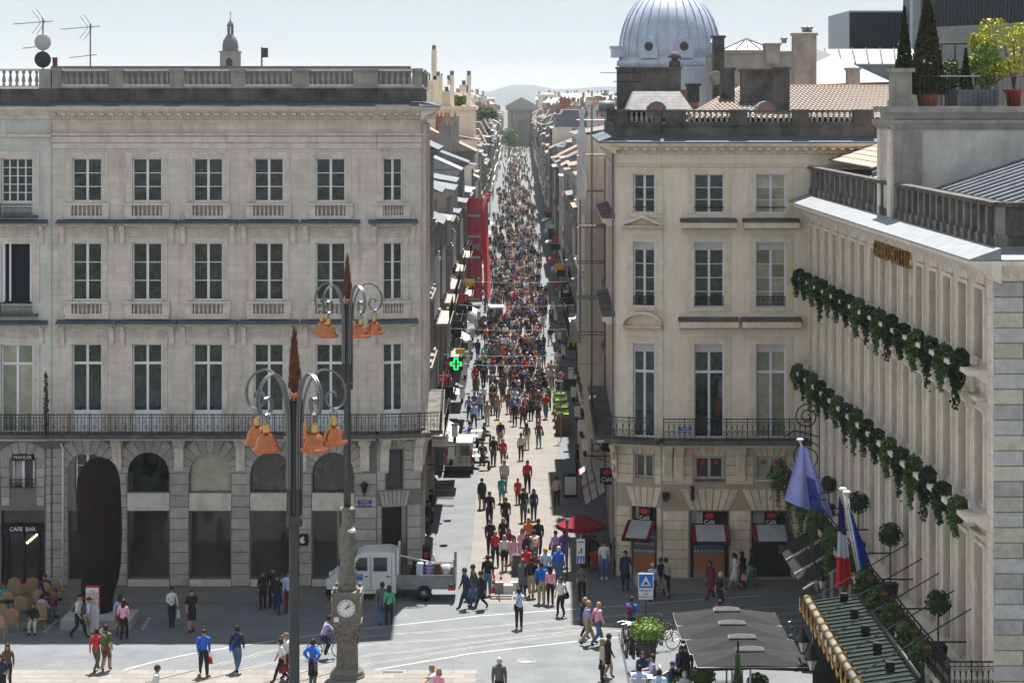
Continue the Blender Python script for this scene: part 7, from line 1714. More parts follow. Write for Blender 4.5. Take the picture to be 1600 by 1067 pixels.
# vans in the street
def van(x0, x1, y0, L_, hgt, label, mat):
    t = thing('delivery_van', ((x0+x1)/2, y0+L_/2, 0), label, 'van'); w_ = x1-x0
    m = MB(); m.prism([((x0),y0,.35),(x0,y0+L_,.35),(x0+.05,y0+L_,1.0),(x0+.08,y0+L_-.9,1.15),(x0+.1,y0+L_-1.7,hgt),(x0+.08,y0+.05,hgt)], (w_-.16,0,0)); part(m, 'body', mat, t)
    m = MB()
    for s_ in (-1,1):
        for yy in (y0+.9, y0+L_-.9): m.lathe([(.02,-.1),(.33,-.1),(.33,.1),(.02,.1)], (0,0,0), 4) if False else None
    for xx in (x0+.1, x1-.14):
        for yy in (y0+.9, y0+L_-.9):
            q = MB(); q.tube([(xx-.1,yy,.33),(xx+.12,yy,.33)], .33, 14); part(q, 'wheel', 'tyre', t)
    m = MB(); m.box(x0+.05,x1-.1,y0-.06,y0+.02,.3,.55); part(m, 'bumper', 'black', t)
    for xx in (x0+.02, x1-.2): q = MB(); q.box(xx,xx+.13,y0-.03,y0+.0,.7,1.5); part(q, 'tail_light', 'red', t)
    q = MB(); q.box((x0+x1)/2-.01,(x0+x1)/2+.01,y0-.012,y0-.002,.6,hgt-.1); part(q, 'door_seam', 'black', t)
    for s_ in (-1,1): q = MB(); xx = (x0+x1)/2+s_*w_*.24-.04; q.box(xx-w_*.15,xx+w_*.15,y0-.015,y0+.0,hgt-.75,hgt-.2); part(q, 'rear_window', 'glass_dark', t)
    q = MB(); xx = (x0+x1)/2+.12
    for s_ in (0,.36): q.tube([(xx+s_,y0-.05,.7),(xx+s_,y0-.05,hgt+.02)], .018, 4)
    for k in range(6): q.tube([(xx,y0-.05,.8+k*.22),(xx+.36,y0-.05,.8+k*.22)], .014, 4)
    part(q, 'ladder', 'dark_grey', t); return t
van(-4.15, -2.42, 122.6, 4.8, 1.95, 'grey delivery van with a rear ladder parked by the left kerb', 'offwhite')
van(-2.75, -1.05, 204, 4.6, 1.9, 'pale van driving deep in the crowd by the red netting', 'bluewhite')
# light steps / bay covers on the left pavement
for k, py in enumerate((756,767,778,790)):
    c = gp(694, py); t = MB(); t.box(c.x-.55,c.x+.55,c.y-.25,c.y+.25,.0,.05); tag(part(t, 'cellar_hatch', 'galv'), f'flat grey metal hatch in the left pavement, {["nearest the parked van","second from the parked van","third from the parked van","farthest from the parked van"][k]}', 'hatch', 'metal hatches in the left pavement')
# awnings over the left terrace
for k, (px, py, Y) in enumerate(((692,685,118.5),(712,600,134))):
    c = at(px, py, Y); t = thing('side_awning', (c.x, Y, c.z), ['striped pale awning over the parked grey van','small pale awning beyond the wrapped corner balcony'][k], 'awning')
    for j in range(5 if k == 0 else 2):
        x = -4.4 + j*.27 if k == 0 else -4.4+j*.6; z = 3.4 - j*.16; m = MB(); m.prism([(x,Y-1.2,z+.12),(x+.2 + .3*k,Y-1.2,z),(x+.2+.3*k,Y+1.5,z),(x,Y+1.5,z+.12)], (0,0,.03)); part(m, 'canvas_strip', 'offwhite', t)
# cables across the street
for k, (Y, z) in enumerate(((118,7.2),(128,6.5),(139,6.9),(150,7.4),(163,8.0))):
    m = MB(); m.tube([(-4.4,Y,z),(-1.5,Y,z-.12),(1.5,Y,z-.13),(4.9,Y,z)], .012, 4); tag(part(m, 'span_cable', 'galv'), f'thin cable spanning the street, {ORD[k]} one from the square', 'cable', 'cables across the street')
# ---------------------------------------------------------------- lamp columns
def lamp_post(x, y, label, with_clock, rot0):
    t = thing('street_lamp', (x, y, 0), label, 'street lamp', 'tall lamps with copper bells in the square')
    m = MB(); z0 = 6.2 if with_clock else 0
    m.lathe([(.145,z0),(.14,9),(.12,13.0),(.12,14.2)], (x,y,0), 12); part(m, 'pole', 'iron_grey', t)
    m = MB()
    for k in range(5): a = rot0 + k*2*PI/5; m.tube([(x+.17*math.cos(a),y+.17*math.sin(a),11.0),(x+.17*math.cos(a),y+.17*math.sin(a),14.3)], .05, 5)
    m.lathe([(.2,0),(.22,.15),(.2,.3)], (x,y,11.0), 10); part(m, 'pole_ribs', 'iron_grey', t)
    m = MB(); m.lathe([(.10,0),(.11,.25),(.06,.3)], (x,y,14.2), 8); part(m, 'spire_base', 'copper', t)
    m = MB(); r = rnd(4)
    m.lathe([(.09,0),(.14,.35),(.13,.8),(.08,1.3),(.03,1.6),(.01,1.75)], (x,y,14.5), 8)
    for k in range(90):
        h_ = r.random(); a = r.uniform(0,6.28); rr = .145*(1-h_)**.6 + .015; z = 14.52 + h_*1.55
        m.add([(x+rr*math.cos(a-.25),y+rr*math.sin(a-.25),z),(x+rr*math.cos(a+.25),y+rr*math.sin(a+.25),z),(x+(rr+.05)*math.cos(a),y+(rr+.05)*math.sin(a),z+.2)], [(0,1,2)])
    part(m, 'leaf_spire', 'rust', t)
    for k in range(5):
        a = rot0 + k*2*PI/5; d = Vector((math.cos(a), math.sin(a), 0))
        def P(u, z): return Vector((x, y, 0)) + d*u + Vector((0, 0, z))
        m = MB(); pts = [P(.2, 12.0), P(.2, 13.6), P(.27, 14.3), P(.42, 14.75), P(.70, 15.02), P(1.02, 14.98), P(1.27, 14.74), P(1.36, 14.4), P(1.27, 14.1), P(1.07, 14.0), P(.90, 14.1), P(.85, 14.28), P(.93, 14.44), P(1.08, 14.42), P(1.12, 14.3)]
        n2 = []
        for i in range(len(pts)-1):
            p0_, p1_, p2_, p3_ = pts[max(i-1,0)], pts[i], pts[i+1], pts[min(i+2,len(pts)-1)]
            for q in range(4):
                s = q/4; n2.append(.5*((2*p1_)+(p2_-p0_)*s+(2*p0_-5*p1_+4*p2_-p3_)*s*s+(3*p1_-p0_-3*p2_+p3_)*s**3))
        n2.append(pts[-1]); side = d.cross(Vector((0,0,1)))*.035
        m.tube([p+side for p in n2], .028, 5); m.tube([p-side for p in n2], .028, 5); part(m, 'scroll_arm', 'galv', t)
        c = P(1.05, 14.0); m = MB(); m.tube([c, c-Vector((0,0,.3))], .018, 4); m.tube([c+Vector((0,0,-.15))+d*.1*math.cos(q)+Vector((0,0,.1*math.sin(q))) for q in [w_*PI/4 for w_ in range(9)]], .015, 4); part(m, 'hanger', 'galv', t)
        zb = c.z - .88
        m = MB(); m.lathe([(.37,0),(.385,.02),(.37,.05),(.29,.07),(.285,.12),(.26,.24),(.19,.36),(.09,.43)], (c.x,c.y,zb), 20); bell = part(m, 'lamp_bell', 'copper', t)
        m = MB(); m.lathe([(.09,.43),(.10,.5),(.085,.52),(.10,.6),(.06,.66),(.03,.7)], (c.x,c.y,zb), 10); part(m, 'collar', 'brass', bell)
        m = MB(); m.lathe([(.33,-.04),(.35,-.001)], (c.x,c.y,zb), 16); part(m, 'glass', 'orange', bell)
    return t
lamp_post(-5.72, 54.0, 'nearest tall grey lamp post with rust leaf spire and five copper bells', False, R(90))
lx, ly = gp(541, 1062).x, gp(541, 1062).y + .5
lamp_post(lx, ly, 'lamp post with copper bells rising from the stone clock column', True, R(88))
# clock column
t = thing('clock_column', (lx, ly, 0), 'ornate stone column with a white clock face that carries the second lamp', 'clock')
m = MB(); m.lathe([(.68,0),(.68,.10),(.60,.12),(.64,.19),(.58,.28),(.50,.33),(.50,.38)], (lx,ly,0), 20); part(m, 'base', 'column', t)
m = MB(); n = 32; vs = []
for z, sc_w in ((.38,.43),(.5,.42),(1.56,.395),(1.61,.42)):
    for i in range(n): a = 2*PI*i/n; rr = sc_w*(1 if i % 2 == 0 else .87); vs.append((lx+rr*math.cos(a), ly+rr*math.sin(a), z))
m.add(vs, [(j*n+i, j*n+(i+1)%n, (j+1)*n+(i+1)%n, (j+1)*n+i) for j in range(3) for i in range(n)]); part(m, 'fluted_shaft', 'column', t)
m = MB(); r = rnd(8); m.lathe([(.40,1.46),(.42,1.66),(.52,2.01),(.56,2.12)], (lx,ly,0), 16)
for k in range(70): a = r.uniform(0,6.28); z = r.uniform(1.36,2.06); rr = .42+(z-1.36)*.16; m.ell((lx+rr*math.cos(a),ly+rr*math.sin(a),z), (.06,.06,.09), 5, 4)
part(m, 'leaf_capital', 'column', t)
m = MB(); q = .52; bz = 2.12; m.box(lx-q,lx+q,ly-q,ly+q,bz+.06,bz+1.12); m.box(lx-q-.05,lx+q+.05,ly-q-.05,ly+q+.05,bz,bz+.06); m.box(lx-q-.05,lx+q+.05,ly-q-.05,ly+q+.05,bz+1.12,bz+1.22)
for sx in (-1,1):
    for sy in (-1,1): m.tube([(lx+sx*q,ly+sy*q,bz+.1),(lx+sx*q,ly+sy*q,bz+1.1)], .06, 6); m.ell((lx+sx*.45,ly+sy*.45,bz+1.3), .09, 6, 4)
part(m, 'clock_case', 'column', t)
cz = bz + .62; yf = ly - q
m = MB(); m.tube([(lx+.37*math.cos(a),yf-.02,cz+.37*math.sin(a)) for a in [k*PI/14 for k in range(29)]], .035, 6); part(m, 'bezel', 'column', t)
m = MB(); m.prism([(lx+.36*math.cos(a),yf-.02,cz+.36*math.sin(a)) for a in [k*PI/14 for k in range(28)]], (0,.015,0)); fc = part(m, 'clock_face', 'sign_white', t)
for k in range(12):
    a = R(90 - 30*(k+1)); text(str(k+1), .10, 'black', fc, (lx+.28*math.cos(a), yf-.03, cz+.28*math.sin(a)), 0, .003, 'numeral')
for a, L_, w_, nm in ((R(90-35), .20, .022, 'hour_hand'), (R(90-60+8), .30, .014, 'minute_hand')):
    L_, a = (.20, R(90-37)) if nm == 'hour_hand' else (.29, R(90-58)); a = R(90-33) if nm == 'minute_hand' else R(90-57)
    L_ = .29 if nm == 'minute_hand' else .22
    dx, dz = math.cos(a), math.sin(a); m = MB(); m.prism([(lx-dx*.05-dz*w_, yf-.035, cz-dz*.05+dx*w_),(lx-dx*.05+dz*w_, yf-.035, cz-dz*.05-dx*w_),(lx+dx*L_+dz*w_*.5, yf-.035, cz+dz*L_-dx*w_*.5),(lx+dx*L_-dz*w_*.5, yf-.035, cz+dz*L_+dx*w_*.5)], (0,.008,0)); part(m, nm, 'black', fc)
m = MB(); m.box(lx-.48,lx-.28,yf-.03,yf-.001,bz+.1,bz+.28); part(m, 'sticker', 'sign_white', t)
m = MB(); m.lathe([(.42,3.34),(.34,3.46),(.36,3.7),(.30,4.25),(.27,4.35),(.30,4.4),(.27,4.5)], (lx,ly,0), 16)
for k in range(40): a = r.uniform(0,6.28); z = r.uniform(3.46,4.2); rr = .36-(z-3.46)*.07; m.ell((lx+rr*math.cos(a),ly+rr*math.sin(a),z), (.045,.045,.1), 5, 4)
part(m, 'carved_drum', 'column', t)
m = MB(); n = 24; vs = []; lv = 14
for j in range(lv+1):
    z = 4.5 + 1.9*j/lv; env = .26 + .09*math.sin(PI*min(1, j/lv*1.3))*(1) - .05*(j/lv)
    if j == lv: env = .24
    for i in range(n): a = 2*PI*i/n + j*.16; rr = env*(1 + .09*math.cos(3*2*PI*i/n*2)); vs.append((lx+rr*math.cos(a), ly+rr*math.sin(a), z))
m.add(vs, [(j*n+i, j*n+(i+1)%n, (j+1)*n+(i+1)%n, (j+1)*n+i) for j in range(lv) for i in range(n)], 0, True); m.lathe([(.30,6.36),(.30,6.44),(.2,6.5)], (lx,ly,0), 14); part(m, 'twisted_shaft', 'column', t)
m = MB(); m.tube([(lx+.2,ly-.2,5.75),(lx+.3,ly-.3,5.7)], .03, 5); m.ell((lx+.2,ly-.4,5.66), (.17,.1,.08), 8, 5); part(m, 'camera_housing', 'sign_white', t)

# ---------------------------------------------------------------- tall rusted sculpture: a plain leaning monolith
Ysc = 88.3; ss = Ysc/FX
t = thing('sculpture', (at(155,960,Ysc).x, Ysc, 0), 'very tall dark rust iron monolith sculpture on a white plinth', 'sculpture')
a = gp(94,984); e = gp(204,984)
m = MB(); m.box(a.x, e.x, a.y, a.y+1.9, 0, .40); part(m, 'plinth', 'terrace_stone', t)
out = [(962,128,176),(945,127,176),(922,126,179),(905,127,185),(880,126,189),(855,124,190),(835,122,191),(800,120,190),(770,119,189),(745,121,187),(728,128,181),(718,138,171),(714,148,160)]
m = MB(); n = 20; vs = []; k = len(out)
for py, l, r_ in out:
    c = at((l+r_)/2, py, Ysc+.1); rx = (r_-l)/2*ss; ry = rx*.75 + .1
    for i in range(n): a = 2*PI*i/n; vs.append((c.x + rx*math.cos(a), Ysc + .1 + ry*math.sin(a), max(c.z - .02, .4) if py != 962 else .42))
m.add(vs, [(j*n+i, j*n+(i+1)%n, (j+1)*n+(i+1)%n, (j+1)*n+i) for j in range(k-1) for i in range(n)] + [tuple(range((k-1)*n, k*n))], 0, True); part(m, 'body', 'rust_dark', t)
# information panel
a = gp(134,988); e = gp(154,988); top = at(0,918,a.y).z
t = thing('information_panel', (a.x, a.y, 0), 'tall white information panel with red heading before the dark sculpture', 'sign')
m = MB(); m.box(a.x,e.x,a.y,a.y+.25,0,top); part(m, 'panel', 'sign_white', t)
m = MB(); m.box(e.x+.002,e.x+.02,a.y+.01,a.y+.25,top*.55,top+.02); m.box(a.x,e.x,a.y,a.y+.26,top+.002,top+.04); part(m, 'red_edge', 'red', t)
for i, s in enumerate(('UNE','NOUVELLE','OEUVRE','MONUMENTALE','POUR','BORDEAUX !')): text(s, .115, 'red', t, ((a.x+e.x)/2, a.y-.012, top-.14-.105*i), 0, .002)
m = MB()
for i in range(26):
    if i % 5 == 4: continue
    m.box(a.x+.06, e.x-.06-.05*(i%3), a.y-.008, a.y-.002, top-.95-i*.045, top-.93-i*.045)
part(m, 'small_print', 'c_lightgrey', t, 'stuff')

# ---------------------------------------------------------------- cafe terrace, left
def wicker_spec():
    m = MB()
    m.lathe([(.22,.42),(.24,.46)], (0,0,0), 12); 
    k = [Spec('seat', m, 'wicker')]
    for sx, sy in ((-.18,-.18),(.18,-.18),(-.18,.18),(.18,.18)):
        q = MB(); q.tube([(sx*1.2,sy*1.2,0),(sx,sy,.43)], .018, 5); k.append(Spec('leg', q, 'wicker'))
    q = MB(); pts = [(-.23,.2,.45),(-.26,.27,.7),(-.2,.3,.9),(0,.31,.98),(.2,.3,.9),(.26,.27,.7),(.23,.2,.45)]; q.tube(pts, .022, 5); k.append(Spec('back_hoop', q, 'wicker_orange'))
    q = MB(); q.add([(p[0]*.95,p[1],p[2]-.01) for p in pts], [tuple(range(7))]); q.add([(p[0]*.95,p[1]+.02,p[2]-.01) for p in pts], [tuple(range(7))[::-1]]); k.append(Spec('backrest', q, 'wicker_pale'))
    q = MB(); q.tube([(-.24,-.18,.45),(-.25,-.1,.64),(-.25,.22,.66)], .016, 4); k.append(Spec('armrest', q, 'wicker')); q = MB(); q.tube([(.24,-.18,.45),(.25,-.1,.64),(.25,.22,.66)], .016, 4); k.append(Spec('armrest', q, 'wicker'))
    return k
WK = wicker_spec()
def bistro(x, y, label, grp):
    t = thing('bistro_table', (x, y, 0), label, 'table', grp)
    m = MB(); m.lathe([(.32,.72),(.32,.75)], (x,y,0), 14); part(m, 'table_top', 'black', t); m = MB(); m.lathe([(.22,0),(.2,.03),(.03,.08),(.03,.72)], (x,y,0), 8); part(m, 'pedestal', 'iron', t)
chs = [(8,968,170,'wicker chair with pale back at the photo edge of the terrace'),(19,975,190,'front wicker chair by the photo edge, turned to the square'),(62,972,15,'wicker chair turned away beside the seated reader'),(66,945,160,'wicker chair behind the seated reader'),(27,938,180,'wicker chair of the middle row under the cafe sign'),(15,948,175,'wicker chair in the middle row near the photo edge'),(52,925,185,'round-backed wicker chair in the back row below the cafe door'),(25,925,180,'round-backed wicker chair in the back row, farther left'),(40,935,200,'wicker chair between the two back-row chairs'),(80,933,150,'wicker chair at the terrace end near the drainpipe'),(95,925,140,'pale-backed wicker chair against the pier'),(72,955,95,'orange-rimmed wicker chair side-on in the terrace middle'),(36,955,175,'wicker chair left of the seated reader'),(1,985,175,'nearest wicker chair, cut by the photo edge')]
for px, py, ang_, lb in chs:
    p = gp(px, py + 12); t = thing('wicker_chair', (p.x, p.y, 0), lb, 'chair', 'wicker chairs of the cafe terrace', rot=R(ang_)); t.scale = (1.1,)*3; put_kids(t, WK, 0)
for px, py, lb in ((44,975,'small round table before the seated reader'),(10,958,'small round table among the left wicker chairs'),(85,955,'small round table at the end of the wicker terrace')): p = gp(px, py+8); bistro(p.x, p.y, lb, 'round tables of the cafe terrace')

# ---------------------------------------------------------------- flatbed truck
ty0, ty1 = 91.7, 93.35; tz0 = .35
X = lambda px: (px-CX)*ty0/FX
Zt = lambda py: at(0,py,ty0).z
t = thing('flatbed_truck', (X(612), 92.5, 0), 'white crew cab flatbed truck loaded with building junk before the corner door', 'truck')
W_ = ty1 - ty0
cabp = [(X(513),.32),(X(510),.62),(X(513),.98),(X(522),1.2),(X(538),1.32),(X(556),1.98),(X(566),2.15),(X(606),2.2),(X(617),2.12),(X(619),.38)]
m = MB(); m.prism([(x,ty0,z) for x,z in cabp], (0,W_,0)); part(m, 'cab', 'white_paint', t)
m = MB(); m.prism([(X(548),ty0-.012,1.38),(X(574),ty0-.012,1.36),(X(574),ty0-.012,1.95),(X(561),ty0-.012,1.93)], (0,.01,0)); part(m, 'side_window', 'glass_dark', t)
m = MB(); m.box(X(583.5),X(605),ty0-.012,ty0-.002,1.34,1.95); part(m, 'rear_side_window', 'glass_dark', t)
m = MB(); m.prism([(X(539),ty0+.1,1.36),(X(539),ty1-.1,1.36),(X(555.5),ty1-.2,1.95),(X(555.5),ty0+.2,1.95)], (-.03,0,.02)); part(m, 'windscreen', 'glass_dark', t)
for a, e in ((544,578),(580,612)):
    m = MB()
    for p, q in (((a,.5),(a,2.0)),((e,.5),(e,2.0)),((a,.5),(e,.5))): m.tube([(X(p[0]),ty0-.004,p[1]),(X(q[0]),ty0-.004,q[1])], .008, 4)
    d_ = part(m, 'door', 'dark_grey', t); m = MB(); m.box(X(e-8),X(e-3),ty0-.03,ty0-.001,1.1,1.14); part(m, 'handle', 'black', d_)
m = MB(); m.box(X(509),X(526),ty0-.03,ty1+.02,.3,.55); part(m, 'bumper', 'black', t)
for yy in (ty0+.02, ty1-.3): m = MB(); m.box(X(510)-.0,X(517),yy-.03,yy+.28,.78,.98); part(m, 'headlight', 'sign_white', t)
m = MB(); m.box(X(545),X(549),ty0-.25,ty0-.05,1.3,1.6); part(m, 'wing_mirror', 'black', t)
m = MB(); m.box(X(554),X(567),ty0-.012,ty0-.003,.95,1.22); dc = part(m, 'door_decal', 'blue_sign', t)
text('TRAVAUX', .09, 'sign_white', dc, (X(560.5), ty0-.02, 1.14), 0, .002); text('102', .16, 'c_navy', t, (X(559), ty0-.015, .82), 0, .002)
m = MB(); m.box(X(619.5),X(712),ty0,ty1,.72,.80); m.box(X(619.5),X(712),ty0+.2,ty1-.2,.5,.72); part(m, 'bed', 'galv', t)
m = MB(); m.box(X(621),X(708),ty0-.03,ty0,.72,1.18); part(m, 'side_board', 'galv_dull', t)
m = MB(); m.box(X(621),X(708),ty1,ty1+.03,.72,1.18); part(m, 'side_board', 'galv_dull', t)
m = MB(); m.box(X(708.5),X(711.5),ty0,ty1,.72,1.2)
for yy in (ty0+.02,ty1-.05): m.box(X(708),X(712),yy,yy+.05,.6,1.85)
part(m, 'tail_rack', 'galv', t)
m = MB()
for yy in (ty0+.02,ty1-.1): m.box(X(619.5),X(623),yy,yy+.07,.8,2.35)
m.box(X(619.5),X(623),ty0,ty1,2.2,2.28); m.box(X(619.5),X(621),ty0,ty1,1.5,1.56); part(m, 'head_rack', 'white_paint', t)
for px, zz in ((543,.33),(662.5,.33)):
    for yy in (ty0, ty1-.22):
        m = MB(); m.tube([(X(px),yy,zz),(X(px),yy+.22,zz)], .33, 18); wh = part(m, 'wheel', 'tyre', t); m = MB(); m.tube([(X(px),yy-.02,zz),(X(px),yy+.24,zz)], .17, 10); part(m, 'rim', 'galv', wh)
m = MB(); m.box(X(700),X(711),ty0-.02,ty0+.1,.5,.66); part(m, 'tail_light', 'red', t)
r = rnd(12)
junk = [(628,640,.85,1.45,'c_brown','brown crate in the truck bed behind the cab','crate'),(650,660,.85,1.6,'bluewhite','pale box standing in the middle of the truck bed','box'),(664,676,.85,1.62,'c_lilac','stack of lilac and white bags in the truck bed','bag stack'),(678,688,.85,1.35,'c_brown','low brown bundle in the truck bed right of the bags','bundle'),(690,703,.85,1.5,'offwhite','pale tub near the tail of the truck bed','tub'),(641,650,.85,1.7,'black','dark engine block in the truck bed beside the crate','machine')]
for a, e, z0_, z1_, mt, lb, ct in junk:
    o_ = MB(); w_ = X(e)-X(a)
    if 'bags' in lb:
        for k in range(5): o_.ell((X(a)+w_/2, 92.3, z0_+.08+k*.15), (w_*.6,.25,.09), 10, 5)
    elif ct in ('tub',): o_.lathe([(w_*.4,0),(w_*.55,z1_-z0_)], (X(a)+w_/2,92.3,z0_), 10)
    elif ct == 'machine': o_.box(X(a),X(e),92.1,92.6,z0_,z0_+.45); o_.tube([(X(a)+.1,92.3,z0_+.4),(X(a)+.1,92.3,z1_),(X(e),92.3,z1_-.1)], .04, 6); o_.lathe([(.12,0),(.12,.2),(.06,.3)], (X(e)-.1,92.3,z0_+.45), 8)
    elif ct == 'bundle':
        for k in range(5): o_.tube([(X(a)+k*.05,91.9,z0_+.06+.09*k),(X(e)+k*.03,92.6,z0_+.06+.09*k)], .07, 6)
    else: o_.box(X(a),X(e),92.05,92.55,z0_,z1_); o_.box(X(a)-.02,X(e)+.02,92.03,92.57,z1_-.08,z1_-.04); o_.box(X(a)-.02,X(e)+.02,92.03,92.57,z0_+.1,z0_+.14)
    tag(part(o_, ct.replace(' ','_'), mt), lb, ct, 'load on the truck bed')
m = MB(); m.tube([(X(625),91.9,2.0),(X(672),92.2,1.65),(X(712),92.4,1.35)], .03, 5); tag(part(m, 'plank_pole', 'white_paint'), 'long pale pole lying slanted across the truck load', 'pole')
m = MB(); m.box(X(672),X(706),92.5,92.58,1.5,1.56); m.box(X(674),X(676),92.5,92.58,.8,1.5); m.box(X(702),X(704),92.5,92.58,.8,1.5); tag(part(m, 'steel_trestle', 'galv'), 'steel trestle standing at the tail of the truck bed', 'trestle')
m = MB(); c = Vector((X(676), 92.6, .8)); m.lathe([(.11,0),(.11,.9),(.05,1.0),(.05,1.1)], c, 10); tag(part(m, 'gas_bottle', 'c_lightgrey'), 'slim grey gas bottle upright in the truck load', 'gas bottle')
# wheelbarrow, cones, blocks, bin, bollard
c = gp(737,938); t = thing('wheelbarrow', c, 'dark green wheelbarrow standing on end by the truck tail', 'wheelbarrow')
m = MB(); m.lathe([(.05,0),(.36,.12),(.40,.5),(.3,.9),(.1,1.0)], c, 12, sx=.9, sy=.55); part(m, 'tray', 'green_bin', t)
m = MB(); m.tube([c+Vector((-.15,0,.8)), c+Vector((-.4,-.1,1.25))], .025, 5); m.tube([c+Vector((.15,0,.8)), c+Vector((.1,-.1,1.35))], .025, 5); part(m, 'handle', 'iron', t)
def cone(px, py, h_, label):
    c = gp(px, py); t = thing('traffic_cone', c, label, 'traffic cone', 'traffic cones by the street mouth'); k = h_/.7
    m = MB(); m.box(c.x-.2*k,c.x+.2*k,c.y-.2*k,c.y+.2*k,0,.04); m.lathe([(.15*k,.04),(.115*k,.2*k)], c, 10); m.lathe([(.095*k,.32*k),(.07*k,.45*k)], c, 10); m.lathe([(.055*k,.53*k),(.025*k,.7*k)], c, 10); part(m, 'cone', 'red_bright', t)
    m = MB(); m.lathe([(.115*k,.2*k),(.095*k,.32*k)], c, 10); part(m, 'band', 'sign_white', t); m = MB(); m.lathe([(.07*k,.45*k),(.055*k,.53*k)], c, 10); part(m, 'band', 'sign_white', t)
cone(772,924,.8,'front red and white traffic cone beside the stone blocks'); cone(783,914,.6,'smaller red and white traffic cone behind the stone blocks')
for k, (px, py, w_, h_, mt) in enumerate(((780,926,.4,.5,'concrete'),(794,927,.42,.4,'offwhite'),(804,921,.36,.36,'offwhite'),(812,926,.36,.5,'terrace_stone'),(807,898,.4,.95,'dark_grey'))):
    c = gp(px, py); m = MB(); m.frus((c.x-w_/2,c.x+w_/2,c.y-w_/2,c.y+w_/2),(c.x-w_*.46,c.x+w_*.46,c.y-w_*.46,c.y+w_*.46),0,h_); tag(part(m, 'stone_block', mt), ['grey stone block nearest the traffic cone','pale stone block second from the traffic cone','small pale block behind the row of blocks','grey stone block at the right end of the row','dark bin standing behind the row of stone blocks'][k], 'block' if k < 4 else 'bin', 'blocks on the works patch' if k < 4 else None)
c = gp(745,936)
t = thing('trestle_bench', gp(781,934), 'low plank on a folding trestle in front of the stone blocks', 'plank')
a, e = gp(766,935), gp(800,934); m = MB(); m.box(a.x,e.x,a.y-.1,a.y+.1,.1,.16); part(m, 'plank', 'wood_grey', t); m = MB(); m.tube([(a.x+.3,a.y,0),(a.x+.3,a.y,.1)], .03, 4); m.tube([gp(781,940), gp(779,934)+Vector((0,0,.5))], .02, 4); part(m, 'trestle_leg', 'iron', t)
c = gp(661,894); t = thing('litter_bin', c, 'dark street bin with small red notice behind the truck', 'bin')
m = MB(); m.box(c.x-.35,c.x+.35,c.y-.25,c.y+.25,0,1.15); m.prism([(c.x-.38,c.y-.28,1.15),(c.x+.38,c.y-.28,1.15),(c.x+.38,c.y+.28,1.15),(c.x-.38,c.y+.28,1.15)], (0,0,.1)); part(m, 'body', 'black', t); m = MB(); m.box(c.x+.05,c.x+.28,c.y-.27,c.y-.252,.75,1.0); part(m, 'notice', 'red', t)
# pedestrian zone sign totem on the right
c = gp(906,922); t = thing('pedestrian_sign', c, 'tall dark totem with white notice and blue pedestrian symbol at the street mouth', 'sign')
zc_ = at(0,842,c.y).z; m = MB(); m.box(c.x-.12,c.x+.75,c.y+.03,c.y+.2,0,zc_-.25) if False else m.box(c.x-.05,c.x+.05,c.y,c.y+.1,0,zc_); part(m, 'post', 'iron_grey', t)
a, e = at(901,842,c.y-.1), at(914,880,c.y-.1); m = MB(); m.box(a.x,e.x,c.y-.06,c.y-.02,e.z,a.z); pn = part(m, 'panel', 'sign_white', t)
b_ = at(0,868,c.y).z; m = MB(); m.box(a.x+.02,e.x-.02,c.y-.075,c.y-.062,e.z+.03,b_); bp_ = part(m, 'blue_square', 'blue_sign', pn)
m = MB()
for dx, h_ in ((-.06,.2),(.07,.15)):
    xx = (a.x+e.x)/2+dx; m.ell((xx,c.y-.085,e.z+.08+h_), (.025,.01,.025), 6, 4); m.prism([(xx-.035,c.y-.09,e.z+.05),(xx+.035,c.y-.09,e.z+.05),(xx+.025,c.y-.09,e.z+.05+h_),(xx-.025,c.y-.09,e.z+.05+h_)], (0,.01,0))
part(m, 'pedestrian_symbol', 'sign_white', pn)
m = MB(); xx = (a.x+e.x)/2; m.box(xx-.01,xx+.05,c.y-.075,c.y-.062,b_+.12,b_+.36); m.box(xx-.11,xx-.06,c.y-.075,c.y-.062,b_+.12,b_+.22); m.box(a.x+.05,e.x-.05,c.y-.075,c.y-.062,a.z-.16,a.z-.12); part(m, 'black_symbols', 'black', pn, 'stuff')
m = MB(); a = gp(886,905); m.box(a.x-.05,a.x+.05,a.y,a.y+.1,0,2.6); m.box(a.x-.08,a.x+.08,a.y-.03,a.y+.13,2.6,2.75); tag(part(m, 'bollard_post', 'iron_grey'), 'slim grey post beside the red parasol at the street mouth', 'post')
m = MB(); a = gp(921,925); m.box(a.x-.35,a.x+.0,a.y,a.y+.2,0,1.9); tag(part(m, 'dark_totem', 'black'), 'narrow black totem right of the pedestrian sign', 'totem') if False else None
# tram priority sign
c = gp(1009,1004); zs = at(1009,895,c.y); t = thing('tram_sign', c, 'blue square traffic sign with white triangle above a tramway plate', 'traffic sign')
hw2 = .30; zz = at(0,907,c.y).z
m = MB(); m.box(c.x-hw2,c.x+hw2,c.y-.06,c.y-.03,zz-hw2,zz+hw2); bs_ = part(m, 'blue_panel', 'blue_sign', t)
m = MB()
for p, q in (((-1,-1),(1,-1)),((1,-1),(1,1)),((1,1),(-1,1)),((-1,1),(-1,-1))): m.tube([(c.x+p[0]*hw2,c.y-.065,zz+p[1]*hw2),(c.x+q[0]*hw2,c.y-.065,zz+q[1]*hw2)], .02, 4)
part(m, 'white_border', 'sign_white', bs_)
m = MB(); m.prism([(c.x-.21,c.y-.075,zz-.19),(c.x+.21,c.y-.075,zz-.19),(c.x,c.y-.075,zz+.2)], (0,.01,0)); part(m, 'triangle', 'sign_white', bs_); m = MB(); m.box(c.x-.1,c.x+.1,c.y-.09,c.y-.077,zz-.13,zz-.09); m.box(c.x-.05,c.x+.05,c.y-.09,c.y-.077,zz-.09,zz-.03); part(m, 'symbol', 'black', bs_)
